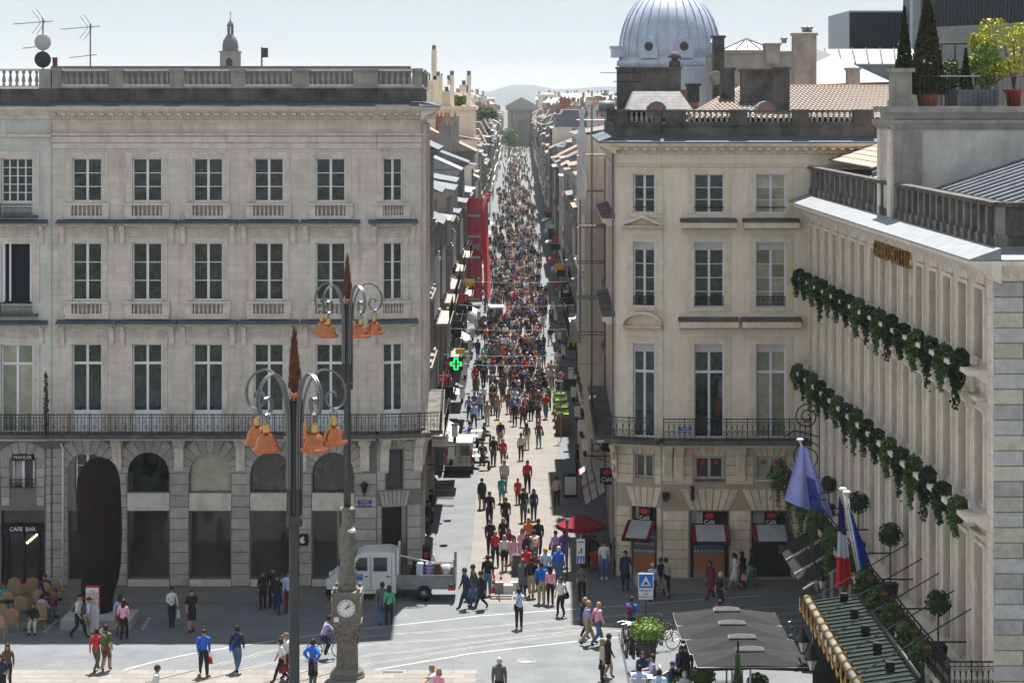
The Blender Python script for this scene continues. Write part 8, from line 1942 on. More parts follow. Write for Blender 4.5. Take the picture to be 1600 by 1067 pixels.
m = MB(); m.prism([(c.x-.12+.36*math.cos(a_),c.y+.02,zz+.36*math.sin(a_)) for a_ in [k*PI/9 for k in range(18)]], (0,.03,0)); part(m, 'rear_disc', 'galv', t)
zp = at(0,927,c.y).z; m = MB(); m.box(c.x-.30,c.x+.30,c.y-.06,c.y-.03,zp-.22,zp+.22); pp = part(m, 'plate', 'sign_white', t)
for i, s in enumerate(('PRIORITE','AUX','TRAMWAYS')): text(s, .115, 'black', pp, (c.x, c.y-.068, zp+.13-.13*i), 0, .002)
m = MB(); m.tube([(c.x,c.y,0),(c.x,c.y,zz+.3)], .035, 6); part(m, 'post', 'iron_grey', t)
m = MB(); m.box(c.x-.25,c.x-.05,c.y-.04,c.y-.02,zp-.55,zp-.3); part(m, 'small_plate', 'galv', t)

# ---------------------------------------------------------------- bicycles
def bike_kids(colr):
    k = []
    for x in (-.52, .52):
        m = MB(); m.tube([(x+.33*math.cos(a_),0,.34+.33*math.sin(a_)) for a_ in [q*PI/10 for q in range(21)]], .02, 5); wh = [Spec('rim', None, None)] if False else []
        s = MB()
        for q in range(8): a_ = q*PI/4+.2; s.tube([(x,0,.34),(x+.32*math.cos(a_),0,.34+.32*math.sin(a_))], .004, 3, caps=False)
        s.tube([(x,-.05,.34),(x,.05,.34)], .03, 6); k.append(Spec('wheel', m, 'tyre', [Spec('spokes', s, 'galv')]))
    m = MB(); bb_, st, hd, rr, fr = (-.05,0,.3), (-.18,0,.78), (.36,0,.85), (-.52,0,.34), (.52,0,.34)
    for a_, b2 in ((bb_,st),(st,hd),(bb_,hd),(bb_,rr),(rr,st),(hd,fr)): m.tube([a_,b2], .018, 5)
    m.tube([hd,(.34,0,1.02)], .015, 5); k.append(Spec('frame', m, colr))
    m = MB(); m.tube([(.28,-.27,1.02),(.36,-.1,1.04),(.36,.1,1.04),(.28,.27,1.02)], .015, 5); k.append(Spec('handlebar', m, 'galv'))
    m = MB(); m.tube([(-.18,0,.78),(-.2,0,.9)], .014, 5); m.ell((-.2,0,.93), (.13,.07,.035), 8, 5); k.append(Spec('saddle', m, 'black'))
    m = MB(); m.lathe([(.09,-.01),(.09,.01)], (0,0,0), 10); q = MB(); q.merge(m, Matrix.Translation((-.05,-.04,.3)) @ Matrix.Rotation(R(90),4,'X')); q.tube([(-.05,-.1,.3),(.05,-.1,.18)], .012, 4); q.tube([(-.05,.1,.3),(-.15,.1,.42)], .012, 4); k.append(Spec('crank', q, 'galv'))
    m = MB(); m.box(-.75,-.4,-.06,.06,.7,.72); m.tube([(-.7,0,.71),(-.55,0,.4)], .01, 4); k.append(Spec('rack', m, 'iron'))
    return k
BK = {c: bike_kids(c) for c in ('black','dark_grey','red','c_navy','galv')}
def bike(p, rot, c, label, grp='bicycles parked by the planter'):
    t = thing('bicycle', (p[0], p[1], 0), label, 'bicycle', grp, rot=rot); put_kids(t, BK[c], 0); return t
for k, (px, py, rt, c, lb) in enumerate(((976,1012,95,'black','black parked bicycle at the outer end of the rack'),(981,1016,85,'galv','silver parked bicycle second in the rack'),(986,1014,97,'dark_grey','grey parked bicycle in the middle of the rack'),(991,1017,88,'black','black parked bicycle fourth in the rack'),(996,1013,92,'c_navy','navy parked bicycle leaning next to the big planter'),(1002,1010,84,'dark_grey','dark parked bicycle behind the leafy planter'),(1034,1014,25,'black','black bicycle parked alone right of the leafy planter'),(1020,998,10,'dark_grey','dark bicycle behind the leafy planter with raised handlebars'),(1240,1012,70,'galv','silver bicycle in the shade beyond the parasols'))):
    p = gp(px, py+2); bike(p, R(rt), c, lb)
for k, (px, py) in enumerate(((988,1019),(1000,1022))): 
    p = gp(px, py); m = MB(); m.lathe([(.12,0),(.12,.75),(.10,.8)], p, 10); tag(part(m, 'bollard', 'iron_grey'), ['grey bollard before the bicycle rack','grey bollard between rack and planter'][k], 'bollard', 'bollards by the bicycles')
a, e = gp(967,990), gp(985,1075); m = MB(); m.prism([(a.x-.04,a.y,0),(a.x+.04,a.y,0),(e.x+.04,e.y,0),(e.x-.04,e.y,0)], (0,0,.03)); o_ = part(m, 'drain_channel', 'rail'); o_['kind'] = 'structure'
# big leafy planter
def planter(px, py, h_, wp, leafm, label, rad, nleaf=900, seed=1, lh=.5):
    c = gp(px, py); t = thing('planter', c, label, 'planter'); r = rnd(seed)
    m = MB(); m.lathe([(wp*.36,0),(wp*.5,h_),(wp*.44,h_)], c, 12); part(m, 'pot', 'dark_grey', t)
    m = MB(); foliage(m, (c.x,c.y,h_+lh*.55), (rad,rad,lh), nleaf, .11, r, shell=.45); m.ell((c.x,c.y,h_+lh*.4),(rad*.7,rad*.7,lh*.7),8,5); part(m, 'foliage', leafm, t); return t
planter(1012,1046,1.25,.75,'leaf_light','tall dark planter with light green bush beside the bicycles',.72,1100,1,.5)
planter(1098,1085,.5,.7,'leaf_light','low planter with round bright green bush before the parasols',.5,800,2,.42)
planter(1184,1098,.5,.6,'leaf','low planter with grey-green bush at the lower right of the parasols',.42,600,3,.4)
planter(1030,1100,.4,.8,'leaf_light','planter of low greenery at the bottom by the diners',.6,700,4,.3)
planter(1065,1095,.45,.6,'leaf_light','small planter of greenery right of the diners',.4,500,5,.3)
c = Vector((at(1153,1003,70.3).x, 70.3, 0)); t = thing('cypress', c, 'slim pointed dark cypress in front of the parasols', 'tree')
m = MB(); foliage(m, (c.x,c.y,2.0), (.44,.44,1.8), 2600, .09, rnd(9), shape='cone'); m.lathe([(.36,.3),(.22,2.0),(.02,3.75)], c, 8); part(m, 'crown', 'leaf_dark', t); m = MB(); m.lathe([(.2,0),(.28,.35)], c, 10); part(m, 'pot', 'dark_grey', t)
# parasols
def parasol(xc, yc, z0, wd, dp, label):
    t = thing('cafe_parasol', (xc, yc, 0), label, 'parasol', 'dark square parasols over the hotel terrace')
    x0, x1, y0, y1 = xc-wd/2, xc+wd/2, yc-dp/2, yc+dp/2; zt_ = z0+.36; tw = .42
    m = MB(); nx = 6; vs = []
    rim = [(x0,y0),(xc,y0),(x1,y0),(x1,yc),(x1,y1),(xc,y1),(x0,y1),(x0,yc)]; topq = [(xc-tw,yc-tw*.5),(xc,yc-tw*.5),(xc+tw,yc-tw*.5),(xc+tw,yc),(xc+tw,yc+tw*.5),(xc,yc+tw*.5),(xc-tw,yc+tw*.5),(xc-tw,yc)]
    for i in range(8):
        z = z0 + (0 if i % 2 == 0 else .07); a_ = rim[i]; b2 = rim[(i+1)%8]; zb2 = z0 + (0 if (i+1) % 2 == 0 else .07); c1 = topq[i]; c2 = topq[(i+1)%8]
        q = MB(); q.add([(a_[0],a_[1],z),(b2[0],b2[1],zb2),(c2[0],c2[1],zt_),(c1[0],c1[1],zt_)], [(0,1,2,3)]); q.add([(a_[0],a_[1],z),(b2[0],b2[1],zb2),(b2[0],b2[1],zb2-.14),(a_[0],a_[1],z-.14)], [(0,1,2,3)]); part(q, 'canvas_panel', 'parasol', t)
    q = MB(); q.frus((xc-tw-.06,xc+tw+.06,yc-tw*.6,yc+tw*.6),(xc-tw*.3,xc+tw*.3,yc-.08,yc+.08), zt_+.04, zt_+.12); part(q, 'vent_cap', 'dark_grey', t)
    q = MB(); q.tube([(xc-tw-.05,yc-tw*.55,zt_+.02),(xc+tw+.05,yc-tw*.55,zt_+.02)], .02, 4); q.tube([(xc-tw-.05,yc-tw*.55,zt_+.02),(xc-tw-.05,yc+tw*.55,zt_+.02)], .02, 4); q.tube([(xc+tw+.05,yc-tw*.55,zt_+.02),(xc+tw+.05,yc+tw*.55,zt_+.02)], .02, 4); part(q, 'vent_piping', 'offwhite', t)
    q = MB(); P_ = [(x0,y0),(x1,y0),(x1,y1),(x0,y1),(x0,y0)]; q.tube([(p[0],p[1],z0-.0) for p in P_], .014, 4); part(q, 'edge_piping', 'offwhite', t)
    q = MB(); q.tube([(xc,yc,0),(xc,yc,zt_)], .04, 6); part(q, 'pole', 'frame_white', t); q = MB(); q.box(xc-.4,xc+.4,yc-.4,yc+.4,0,.1); part(q, 'base', 'dark_grey', t)
for k, (y, xo) in enumerate(((78.5,8.0),(76.5,8.0),(74.5,8.15),(72.8,8.25))): parasol(xo, y, 2.5, 3.9, 1.95, ['farthest dark grey parasol of the terrace row','second farthest dark grey parasol of the terrace row','second nearest dark grey parasol of the terrace row','nearest dark grey parasol of the terrace row, widest in view'][k])
# terrace tables and chairs for the diners
def cafe_chair(p, rot, label, mt='c_lightgrey'):
    t = thing('terrace_chair', (p[0],p[1],0), label, 'chair', 'chairs of the hotel terrace', rot=rot)
    m = MB(); m.box(-.22,.22,-.22,.22,.43,.47); k = [Spec('seat', m, mt)]; m = MB(); m.box(-.24,.24,.2,.24,.5,.95); k.append(Spec('backrest', m, mt))
    for sx in (-1,1):
        for sy in (-1,1): q = MB(); q.tube([(sx*.2,sy*.2,0),(sx*.2,sy*.2,.9 if sy > 0 else .43)], .015, 4); k.append(Spec('leg', q, 'galv'))
    put_kids(t, k, 0)
def sq_table(p, label):
    t = thing('terrace_table', (p[0],p[1],0), label, 'table', 'tables of the hotel terrace'); m = MB(); m.box(p[0]-.4,p[0]+.4,p[1]-.4,p[1]+.4,.72,.75); part(m, 'table_top', 'offwhite', t); m = MB(); m.lathe([(.25,0),(.03,.06),(.03,.72)], (p[0],p[1],0), 8); part(m, 'pedestal', 'iron', t)
# ---------------------------------------------------------------- named people of the square
S_ = 'skin'
def pp(px, py, *a, **k):
    z = .05 if (-60 < gp(px,py).x < -5 and gp(px,py).y > 91.6) or (gp(px,py).x > 4.6 and gp(px,py).y > 93.2) else 0
    return person(gp(px, py, z), *a, z=z, **k)
pp(12,1074,'walk2',8,'c_brown','c_black','f','long','hair_brown',label='woman in dark jacket with long hair at the lower left photo edge',acc=())
pp(3,1092,'walk',-20,'c_navy','c_black','f','long','hair_brown',sleeve=S_,label='woman in printed dark top cut off by the lower left photo edge')
pp(150,1050,'walk',160,'c_red','c_olive','f','short','hair_black',sleeve=S_,label='woman in red top and dark trousers beside the man shading his eyes')
pp(165,1048,'shade',165,'c_olive','c_brown','m','short','hair_black',shin=S_,sleeve=S_,acc=(('backpack','c_olive'),),label='man in brown shorts with backpack raising a hand to his head')
pp(122,996,'walk',75,'c_lightgrey','c_black','m','cap','c_black',sleeve=S_,acc=(('backpack','c_grey'),),label='youth in grey hoodie striding past the white sculpture plinth')
pp(138,995,'stand',110,'c_lightblue','c_grey','m','cap','c_black',shin=S_,sleeve=S_,shoe='c_white',scale=.93,acc=(('backpack','c_brown'),),label='boy in dark cap and shorts before the white information panel')
pp(187,993,'walk2',178,'c_lilac','c_maroon','f','long','hair_brown',label='woman in maroon trousers behind the one in pink shirt')
pp(193,1000,'bag',172,'c_pink','c_black','f','long','hair_brown',acc=(('shoulderbag','c_maroon'),('flowers','leaf_yellow')),label='woman in pink shirt and black trousers holding a wrapped bouquet')
pp(268,979,'bag',25,'c_white','c_black','f','short','hair_brown',acc=(('shopper','c_white'),),label='woman in open white shirt with shopping bag in the shade')
pp(299,987,'walk2',20,'c_black','c_black','m','crop','hair_black',shin=S_,sleeve=S_,acc=(('backpack','c_black'),),label='man in black sleeveless top and shorts in the shaded square')
pp(318,1055,'walk',15,'c_blue','c_black','m','short','hair_brown',acc=(('handbag','c_red'),),label='man in bright blue jacket carrying a red bag')
pp(370,1050,'walk',170,'c_navy','c_denim','m','short','hair_black',acc=(('crossbag','c_blue'),),label='man in dark jumper and blue jeans with a light blue bag')
pp(243,1116,'walk2',95,'c_white','c_beige','m','short','hair_brown',label='man in white shirt seen only head and shoulders at the bottom')
pp(440,1066,'walk',-75,'c_white','c_black','f','bun','hair_brown',sleeve=S_,acc=(('handbag','c_maroon'),),label='woman in white top with red-brown bag left of the near lamp post')
pp(450,1061,'walk2',-70,'c_white','c_maroon','m','cap','c_grey',sleeve=S_,label='youth in white t-shirt and cap partly behind the near lamp post')
pp(489,1072,'hips',150,'c_blue','c_grey','m','short','hair_brown',acc=(('apron','c_black'),),label='man in blue shirt and black apron with hands on hips')
pp(411,951,'walk2',5,'c_black','c_black','f','long','hair_brown',acc=(('miniskirt','c_black'),),label='woman in black skirt before the arched shop, left of two')
pp(433,958,'walk',3,'c_black','c_navy','f','long','hair_black',acc=(('skirt','c_navy'),),label='woman in long dark blue dress walking out of the shade')
pp(427,948,'walk2',0,'c_black','c_black','m','short','hair_black',label='person in black close behind the woman in the blue dress')
pp(451,956,'walk2',4,'c_lightblue','c_maroon','m','short','hair_brown',label='man in pale blue shirt half hidden by the near lamp post')
pp(597,976,'walk2',176,'c_grey','c_denim','m','short','hair_brown',label='man in dark grey t-shirt beside the woman in green top')
pp(608,977,'walk2',-178,'c_green','c_black','f','long','hair_brown',sleeve=S_,acc=(('crossbag','c_black'),),label='woman in bright green top and black trousers by the truck')
pp(675,1110,'point',-60,'c_white','c_denim','f','long','hair_blond',sleeve=S_,label='woman in white top pointing with outstretched arm at the bottom')
pp(686,1116,'stand',-40,'c_pink','c_denim','f','long','hair_blond',sleeve=S_,label='blonde woman in pale pink beside the pointing woman')
pp(780,1104,'walkd',175,'c_grey','c_black','m','short','hair_grey',label='man in grey suit walking away at the bottom centre')
pp(811,982,'photo',178,'c_lightblue','c_black','f','short','hair_black',acc=(('crossbag','c_black'),),label='woman in pale blue blouse photographing the crowd with crossbody bag')
pp(728,951,'walk',-70,'c_navy','c_navy','m','short','hair_brown',label='man in dark navy leading the group crossing by the wheelbarrow')
pp(741,945,'walk2',-75,'c_olive','c_denim','m','short','hair_brown',label='person with yellow-green vest collar behind the man in navy')
pp(753,952,'walk',-75,'c_black','c_black','f','bun','hair_brown',acc=(('coat','c_black'),),label='woman in dark coat at the rear of the crossing group')
pp(762,929,'stand',175,'c_black','c_denim','m','short','hair_brown',label='tall man in dark shirt and jeans beside the traffic cones')
pp(766,868,'walk2',5,'c_black','c_black','m','cap','c_black',label='man in black with black cap alone left of the crowd')
pp(790,831,'walk',3,'c_black','c_navy','m','short','hair_brown',sleeve=S_,label='man in black t-shirt and navy jeans walking towards the square')
pp(765,821,'walk2',-4,'c_black','c_black','m','short','hair_brown',sleeve=S_,label='man in black printed t-shirt left of the one in jeans')
pp(774,884,'walk',5,'c_red','c_black','f','short','hair_blond',label='woman in red cardigan at the left front of the crowd')
pp(788,891,'walk2',4,'c_white','c_black','f','long','hair_blond',shin=S_,acc=(('miniskirt','c_black'),('shoulderbag','c_black')),label='woman in white top and black miniskirt at the crowd front')
pp(803,892,'walk',0,'c_pink','c_white','f','long','hair_brown',shin=S_,label='woman in pink top and white shorts with bare legs')
pp(795,880,'walk2',2,'c_maroon','c_orange','f','long','hair_brown',label='woman in orange trousers behind the black miniskirt')
pp(786,862,'walk',0,'c_black','c_black','f','long','hair_blond',label='fair-haired woman in black above the crowd front')
pp(826,866,'walk2',2,'c_orange','c_black','m','crop','hair_black',sleeve=S_,skin='skin',label='tall man in orange-red t-shirt rising above the crowd')
pp(816,880,'walk',0,'c_pink','c_lightgrey','f','long','hair_brown',label='woman in pink and grey near the man in orange-red')
pp(823,888,'walk2',8,'c_black','c_red','f','long','hair_brown',acc=(('coat','c_black'),),label='woman in wide black jacket beside the crowd middle')
pp(841,868,'walk',178,'c_black','c_black','m','short','hair_brown',label='man in black to the right of the orange-red t-shirt')
pp(835,887,'walk2',-170,'c_pink','c_grey','m','short','hair_brown',acc=(('backpack','c_beige'),),label='man in pale pink shirt in the middle of the crowd')
pp(817,931,'stand',170,'c_grey','c_navy','f','bun','c_grey',acc=(('coat','c_grey'),),label='person with grey headscarf and grey coat by the blocks')
pp(822,914,'walk2',10,'c_red','c_navy','m','short','hair_brown',label='man in red jumper facing the person with grey headscarf')
pp(830,933,'walk',175,'c_black','c_khaki','m','short','hair_brown',label='man in black jacket and mustard trousers at the crowd edge')
pp(836,920,'walk2',-5,'c_maroon','c_brown','f','long','hair_brown',label='woman in brown with mustard trousers man at her side')
pp(846,942,'stand',178,'c_blue','c_khaki','m','crop','hair_black',acc=(('crossbag','c_black'),),label='man in royal blue jacket standing with his back turned')
pp(860,944,'stand',172,'c_pink','c_black','f','long','hair_black',label='woman in pale pink cardigan and black trousers looking down the street')
pp(877,962,'walk2',-30,'c_white','c_black','f','long','hair_brown',acc=(('shoulderbag','c_black'),),label='woman in white shirt with black bag at the shadow edge')
pp(909,940,'stand',178,'c_grey','c_black','f','bun','hair_brown',sleeve=S_,label='woman in grey t-shirt and black leggings below the pedestrian sign')
pp(852,918,'walk2',180,'c_lightblue','c_denim','m','short','hair_blond',sleeve=S_,label='fair person in pale checked shirt behind the royal blue jacket')
pp(872,915,'walk2',150,'c_blue','c_denim','m','short','hair_grey',label='white-haired man in denim blue jacket near the sign')
pp(882,886,'walk2',178,'c_purple','c_denim','m','short','hair_brown',label='man in purple jumper going into the crowded street')
pp(868,884,'walk',175,'c_lilac','c_grey','f','short','hair_brown',acc=(('skirt','c_grey'),('shoulderbag','c_black')),label='woman in lilac top and grey skirt with big black bag')
pp(809,814,'walk',2,'c_grey','c_khaki','m','short','hair_brown',acc=(('coat','c_black'),),label='man in dark jacket and khaki trousers left of a pair') if False else None
pp(818,815,'walk2',2,'c_black','c_olive','m','short','hair_brown',acc=(('handbag','c_brown'),),label='man in black jacket carrying a brown bag beside a woman in navy')
pp(834,813,'walk2',0,'c_navy','c_black','f','long','hair_brown',label='woman in navy top walking beside the black jacket')
pp(809,787,'walk2',5,'c_red','c_red','m','short','hair_brown',shin=S_,sleeve=S_,scale=.80,label='child in red t-shirt and red shorts beside the red shirt')
pp(824,768,'walk',3,'c_red','c_black','m','short','hair_brown',label='man in bright red shirt beside the child in red')
pp(784,786,'walk',4,'c_teal','c_teal','m','short','hair_brown',shin=S_,sleeve=S_,scale=.86,label='boy in teal t-shirt and teal shorts in the sunny street')
pp(788,767,'walk2',3,'c_lightgrey','c_khaki','m','short','hair_blond',sleeve=S_,label='tall fair man in pale grey t-shirt behind the teal boy')
pp(753,795,'walk2',-5,'c_black','c_khaki','f','short','hair_black',acc=(('coat','c_black'),('shopper','c_blue')),label='woman in black coat with a blue carrier bag on the left')
pp(870,792,'walk2',178,'c_beige','c_black','f','short','hair_brown',acc=(('shoulderbag','c_grey'),),label='woman in grey-beige top beside the framed display panel')
pp(902,741,'stand',90,'c_black','c_black','m','short','hair_brown',label='man in black standing in the shade beyond the display panel')
pp(786,728,'walk',2,'c_red','c_grey','f','short','hair_blond',acc=(('handbag','c_brown'),),label='fair person in red jacket over grey in the middle street')
pp(771,727,'walk2',2,'c_black','c_grey','m','short','hair_brown',label='man in black jacket left of the red jacket')
pp(782,700,'walk',0,'c_navy','c_khaki','m','cap','c_yellow',label='man in navy with yellow collar behind the red jacket')
pp(814,719,'walk2',178,'c_white','c_black','f','tail','hair_brown',sleeve=S_,label='woman in white t-shirt and black trousers walking away')
pp(842,699,'walk2',-10,'c_maroon','c_denim','f','bun','hair_brown',acc=(('shoulderbag','c_brown'),),label='woman in maroon vest and jeans alone on the right')
pp(823,702,'walk2',176,'c_grey','c_beige','f','long','hair_brown',label='woman in grey top and pale trousers near the white t-shirt')
pp(669,836,'phone',70,'c_black','c_black','m','short','hair_black',label='man in dark suit leaning near the corner wall, front one')
pp(674,818,'stand',-60,'c_black','c_navy','m','short','hair_brown',label='second dark-suited man chatting by the corner wall')
pp(631,912,'stand',20,'c_blue','c_navy','m','short','hair_black',label='person in blue shirt just outside the corner shop doorway')
pp(944,905,'stand',5,'c_white','c_denim','m','short','hair_brown',sleeve=S_,shoe='c_white',label='man in white t-shirt and blue jeans in the shade')
pp(928,892,'walk2',170,'c_black','c_red','f','short','hair_brown',label='woman in red trousers beside the man in white t-shirt')
pp(917,886,'stand',30,'c_maroon','c_black','m','short','hair_black',label='person in dark red under the edge of the red parasol')
pp(961,898,'walk2',20,'c_black','c_black','m','short','hair_brown',label='person in black between the white t-shirt and cafe corner')
pp(977,922,'phone',20,'c_navy','c_navy','m','cap','c_black',acc=(('coat','c_navy'),),label='man in dark coat standing alone at the angled cafe corner')
pp(1020,938,'walk2',-10,'c_lightblue','c_navy','f','cap','c_beige',label='person in pale blue shirt and cap beside the tramway sign')
pp(1031,934,'walk',60,'c_black','c_khaki','m','short','hair_black',shin=S_,acc=(('crossbag','c_black'),('shopper','c_lightblue')),label='man in black with red print and shorts carrying carrier bags')
pp(1041,930,'phone',-160,'c_beige','c_black','f','bun','hair_brown',label='woman in beige top close to the pier behind the shorts')
pp(1111,935,'walk',-50,'c_maroon','c_maroon','f','long','hair_black',acc=(('coat','c_maroon'),),label='woman in long dark red coat before the pastry counter')
pp(1124,958,'walk',100,'c_black','c_navy','m','crop','hair_grey',shin=S_,sleeve=S_,shoe='c_grey',label='grey-haired man in black t-shirt and navy shorts striding right')
pp(1149,922,'walk',-95,'c_white','c_white','f','tail','hair_black',shin=S_,sleeve=S_,acc=(('skirt','c_white'),),label='woman in short white dress before the cafe pier')
pp(1161,919,'walk2',-90,'c_black','c_black','f','long','hair_black',acc=(('coat','c_black'),('handbag','c_pink')),label='woman in long black coat next to the white dress')
pp(1176,916,'walk',-85,'c_black','c_teal','f','long','hair_brown',acc=(('handbag','c_brown'),),label='woman in black jacket and teal trousers at the open cafe door')
pp(917,1007,'walk',95,'c_lilac','c_khaki','m','short','hair_blond',sleeve=S_,label='man in pale lilac t-shirt and khaki trousers walking right')
pp(912,997,'walk2',90,'c_black','c_black','f','short','hair_blond',acc=(('coat','c_black'),),label='woman in long black coat behind the lilac t-shirt')
pp(933,1009,'walk',115,'c_pink','c_denim','m','bald',acc=(('crossbag','c_maroon'),),label='bald man in pink shirt and jeans with dark shoulder bag')
pp(941,1066,'stand',90,'c_beige','c_black','f','long','hair_blond',acc=(('handbag','c_maroon'),),label='fair woman in beige jacket holding a red-brown bag')
pp(949,1058,'walk2',100,'c_black','c_beige','f','short','hair_brown',acc=(('coat','c_black'),),shin=S_,label='woman in black coat with bare legs beside the beige jacket')
pp(987,1000,'stand',150,'c_blue','c_navy','m','short','hair_brown',sleeve=S_,acc=(('backpack','c_maroon'),),label='man in blue t-shirt with maroon backpack behind the parked bicycles')
pp(1124,1006,'walk2',150,'c_maroon','c_navy','m','short','hair_brown',label='man in dark checked shirt just beyond the farthest parasol')
pp(974,932,'sit',40,'c_black','c_black','m','short','hair_black',label='person crouched beside white bag at the cafe corner') if False else None
# cyclist
p = gp(511,1028); bike((p.x,p.y), R(18), 'dark_grey', 'black bicycle ridden past the clock column', None)
person((p.x-.18, p.y-.06), 'cycle', 108, 'c_lilac', 'c_navy', 'f', 'short', 'hair_black', label='cyclist in lilac striped shirt riding past the clock column', z=.02, group='people walking in the square and street')
# seated people on the wicker terrace
for px, py, hd_, tp, bt, sx, hr, hc_, lb in ((52,982,5,'c_black','c_beige','f','long','hair_brown','seated woman in black jumper and beige trousers at the wicker terrace'),
    (86,962,-70,'c_maroon','c_grey','m','short','hair_brown','seated man leaning back by the drainpipe at the terrace end'),(70,938,10,'c_navy','c_navy','m','short','hair_brown','seated person in dark jacket with raised hand by the cafe door'),
    (6,950,20,'c_teal','c_black','f','long','hair_brown','seated woman with sunglasses at the photo edge of the terrace'),(66,968,160,'c_lilac','c_grey','f','short','hair_brown','seated person in lilac with back to the square on the terrace')):
    p = gp(px, py+8); person((p.x,p.y), 'sit', hd_, tp, bt, sx, hr, hc_, label=lb, group='people sitting on the cafe terrace', z=.04)
# diners by the parasols
dn = [(999,1098,178,'c_lightblue','c_grey','m','short','hair_black','diner in pale blue shirt with back turned at the lower right tables'),(1004,1072,0,'c_navy','c_navy','f','long','hair_brown','diner in dark top facing the pale blue shirt'),
 (1020,1080,-90,'c_lilac','c_grey','m','short','hair_brown','diner in lilac shirt leaning over the table beside the bicycles'),(1030,1105,175,'c_lightblue','c_navy','m','short','hair_black','diner in blue with head bowed nearest the bottom edge'),
 (1070,1105,160,'c_lightgrey','c_grey','f','short','hair_grey','grey-haired diner in pale jumper before the nearest parasol'),(1050,1092,60,'c_navy','c_denim','m','cap','c_navy','diner in navy baseball cap among the lower right tables')]
for px, py, hd_, tp, bt, sx, hr, hc_, lb in dn:
    p = gp(px, py); person((p.x,p.y), 'sit', hd_, tp, bt, sx, hr, hc_, label=lb, group='diners on the hotel terrace', z=.04)
    cafe_chair((p.x - .05*math.sin(R(hd_)), p.y+.05), R(hd_), 'terrace chair under the ' + lb.split(' at ')[0].split(' facing')[0].split(' leaning')[0].split(' with head')[0].split(' before')[0].split(' among')[0])
sq_table(gp(1003,1086), 'square table between the pale blue and dark diners'); sq_table(gp(1040,1112), 'square table between the blue and cap-wearing diners'); 
pp(1064,1078,'walk2',10,'c_purple','c_black','f','long','hair_brown',acc=(('shoulderbag','c_maroon'),),label='woman with long dark hair and purple scarf leaving the parasols')
pp(1072,1082,'stand',-20,'c_black','c_black','m','short','hair_black',label='man in black at the left edge of the nearest parasol')
r = rnd(202)
for k in range(7):
    x = 7.0 + .9*(k % 4) + r.uniform(-.2,.2); y = 71.5 + 2.2*(k//4) + r.uniform(-.3,.3); mt = r.choice(('c_black','c_navy','c_grey','c_white'))
    person((x,y), 'sit', r.uniform(-180,180), mt, 'c_navy', r.choice('mf'), 'short', 'hair_brown', label=f'diner in the deep shade under the parasols, {ORD[k]} from the left front', group='diners on the hotel terrace', z=.04)
# ---------------------------------------------------------------- the crowd, individuals as far as they can be told apart
TOPS = ['c_black']*13 + ['c_navy']*6 + ['c_brown']*2 + ['c_grey']*2 + ['c_white']*2 + ['c_red','c_maroon','c_pink','c_blue','c_lightblue','c_beige','c_lightgrey','c_brown','c_olive','c_denim','c_orange','c_purple','c_red','c_green','c_khaki','c_lilac']
BOTS = ['c_black','c_black','c_black','c_black','c_navy','c_denim','c_navy','c_grey','c_khaki','c_beige','c_brown','c_white']
HN = {'short':'short','long':'long','tail':'tied-back','cap':'capped','bun':'pinned-up'}
CN = {'c_lightblue':'pale blue','c_lightgrey':'pale grey','c_denim':'denim','hair_brown':'brown','hair_black':'black','hair_blond':'fair','hair_grey':'grey'}
def cn(c): return CN.get(c, c.replace('c_',''))
taken = {}
placed = []
def free(x, y, d=.55):
    for a, b in placed[-160:]:
        if (a-x)**2 + (b-y)**2 < d*d: return False
    return True
rg = rnd(404); n_ind = 0; tries = 0
while n_ind < 205 and tries < 9000:
    tries += 1
    py = 556 + 115*rg.random()**1.15 if rg.random() < .62 else rg.uniform(488, 560)
    if py > 660 and rg.random() < .5: continue
    Y = CH*FX/(py-HY); x = rg.gauss(.0, 1.75)
    if x < -3.2 or x > 3.9: continue
    if 2.5 < x < 3.9 and 136.5 < Y < 149.5: continue
    if x < -2.0 and Y < 130: continue
    if -2.9 < x < -.9 and 202 < Y < 210: continue
    if not free(x, Y, .62): continue
    placed.append((x, Y)); sex = rg.choice('mf'); away = rg.random() < .45
    for _ in range(40):
        tp, bt = rg.choice(TOPS), rg.choice(BOTS); hr = rg.choice(('short','short','cap') if sex == 'm' else ('long','long','tail','bun','short')); hc_ = rg.choice(('hair_brown','hair_brown','hair_black','hair_blond','hair_grey'))
        ac = rg.choice((None,None,None,'backpack','shoulderbag','handbag')); sh = rg.random() < .12
        band = 'front of dense crowd' if Y < 150 else 'middle of dense crowd' if Y < 178 else 'by red netting' if Y < 200 else 'beyond red netting'
        lab = f"{'man' if sex=='m' else 'woman'}, {cn(tp)} top, {cn(bt)} {'shorts' if sh else 'trousers'}, {'cap' if hr=='cap' else cn(hc_)+' '+HN[hr]+' hair'}{', '+dict(backpack='backpack',shoulderbag='bag',handbag='handbag')[ac] if ac else ''}, {band}"
        if lab not in taken: break
    taken[lab] = 1; acc = []
    if ac and not (ac == 'backpack' and False): acc.append((ac, rg.choice(('c_black','c_brown','c_navy','c_maroon','c_grey'))))
    if sex == 'f' and rg.random() < .15: acc.append(('coat', tp))
    person((x, Y), rg.choice(('walk','walk2','walk','bag','stand','walkd')), (180 if away else 0) + rg.gauss(0, 14), tp, bt, sex, hr, 'c_navy' if hr == 'cap' else hc_, shin='skin' if sh else None, sleeve='skin' if rg.random() < .4 else None, acc=acc, label=lab, group='people in the crowded street', scale=rg.uniform(.93, 1.06), shoe=rg.choice(('c_black','c_brown','c_white')))
    n_ind += 1
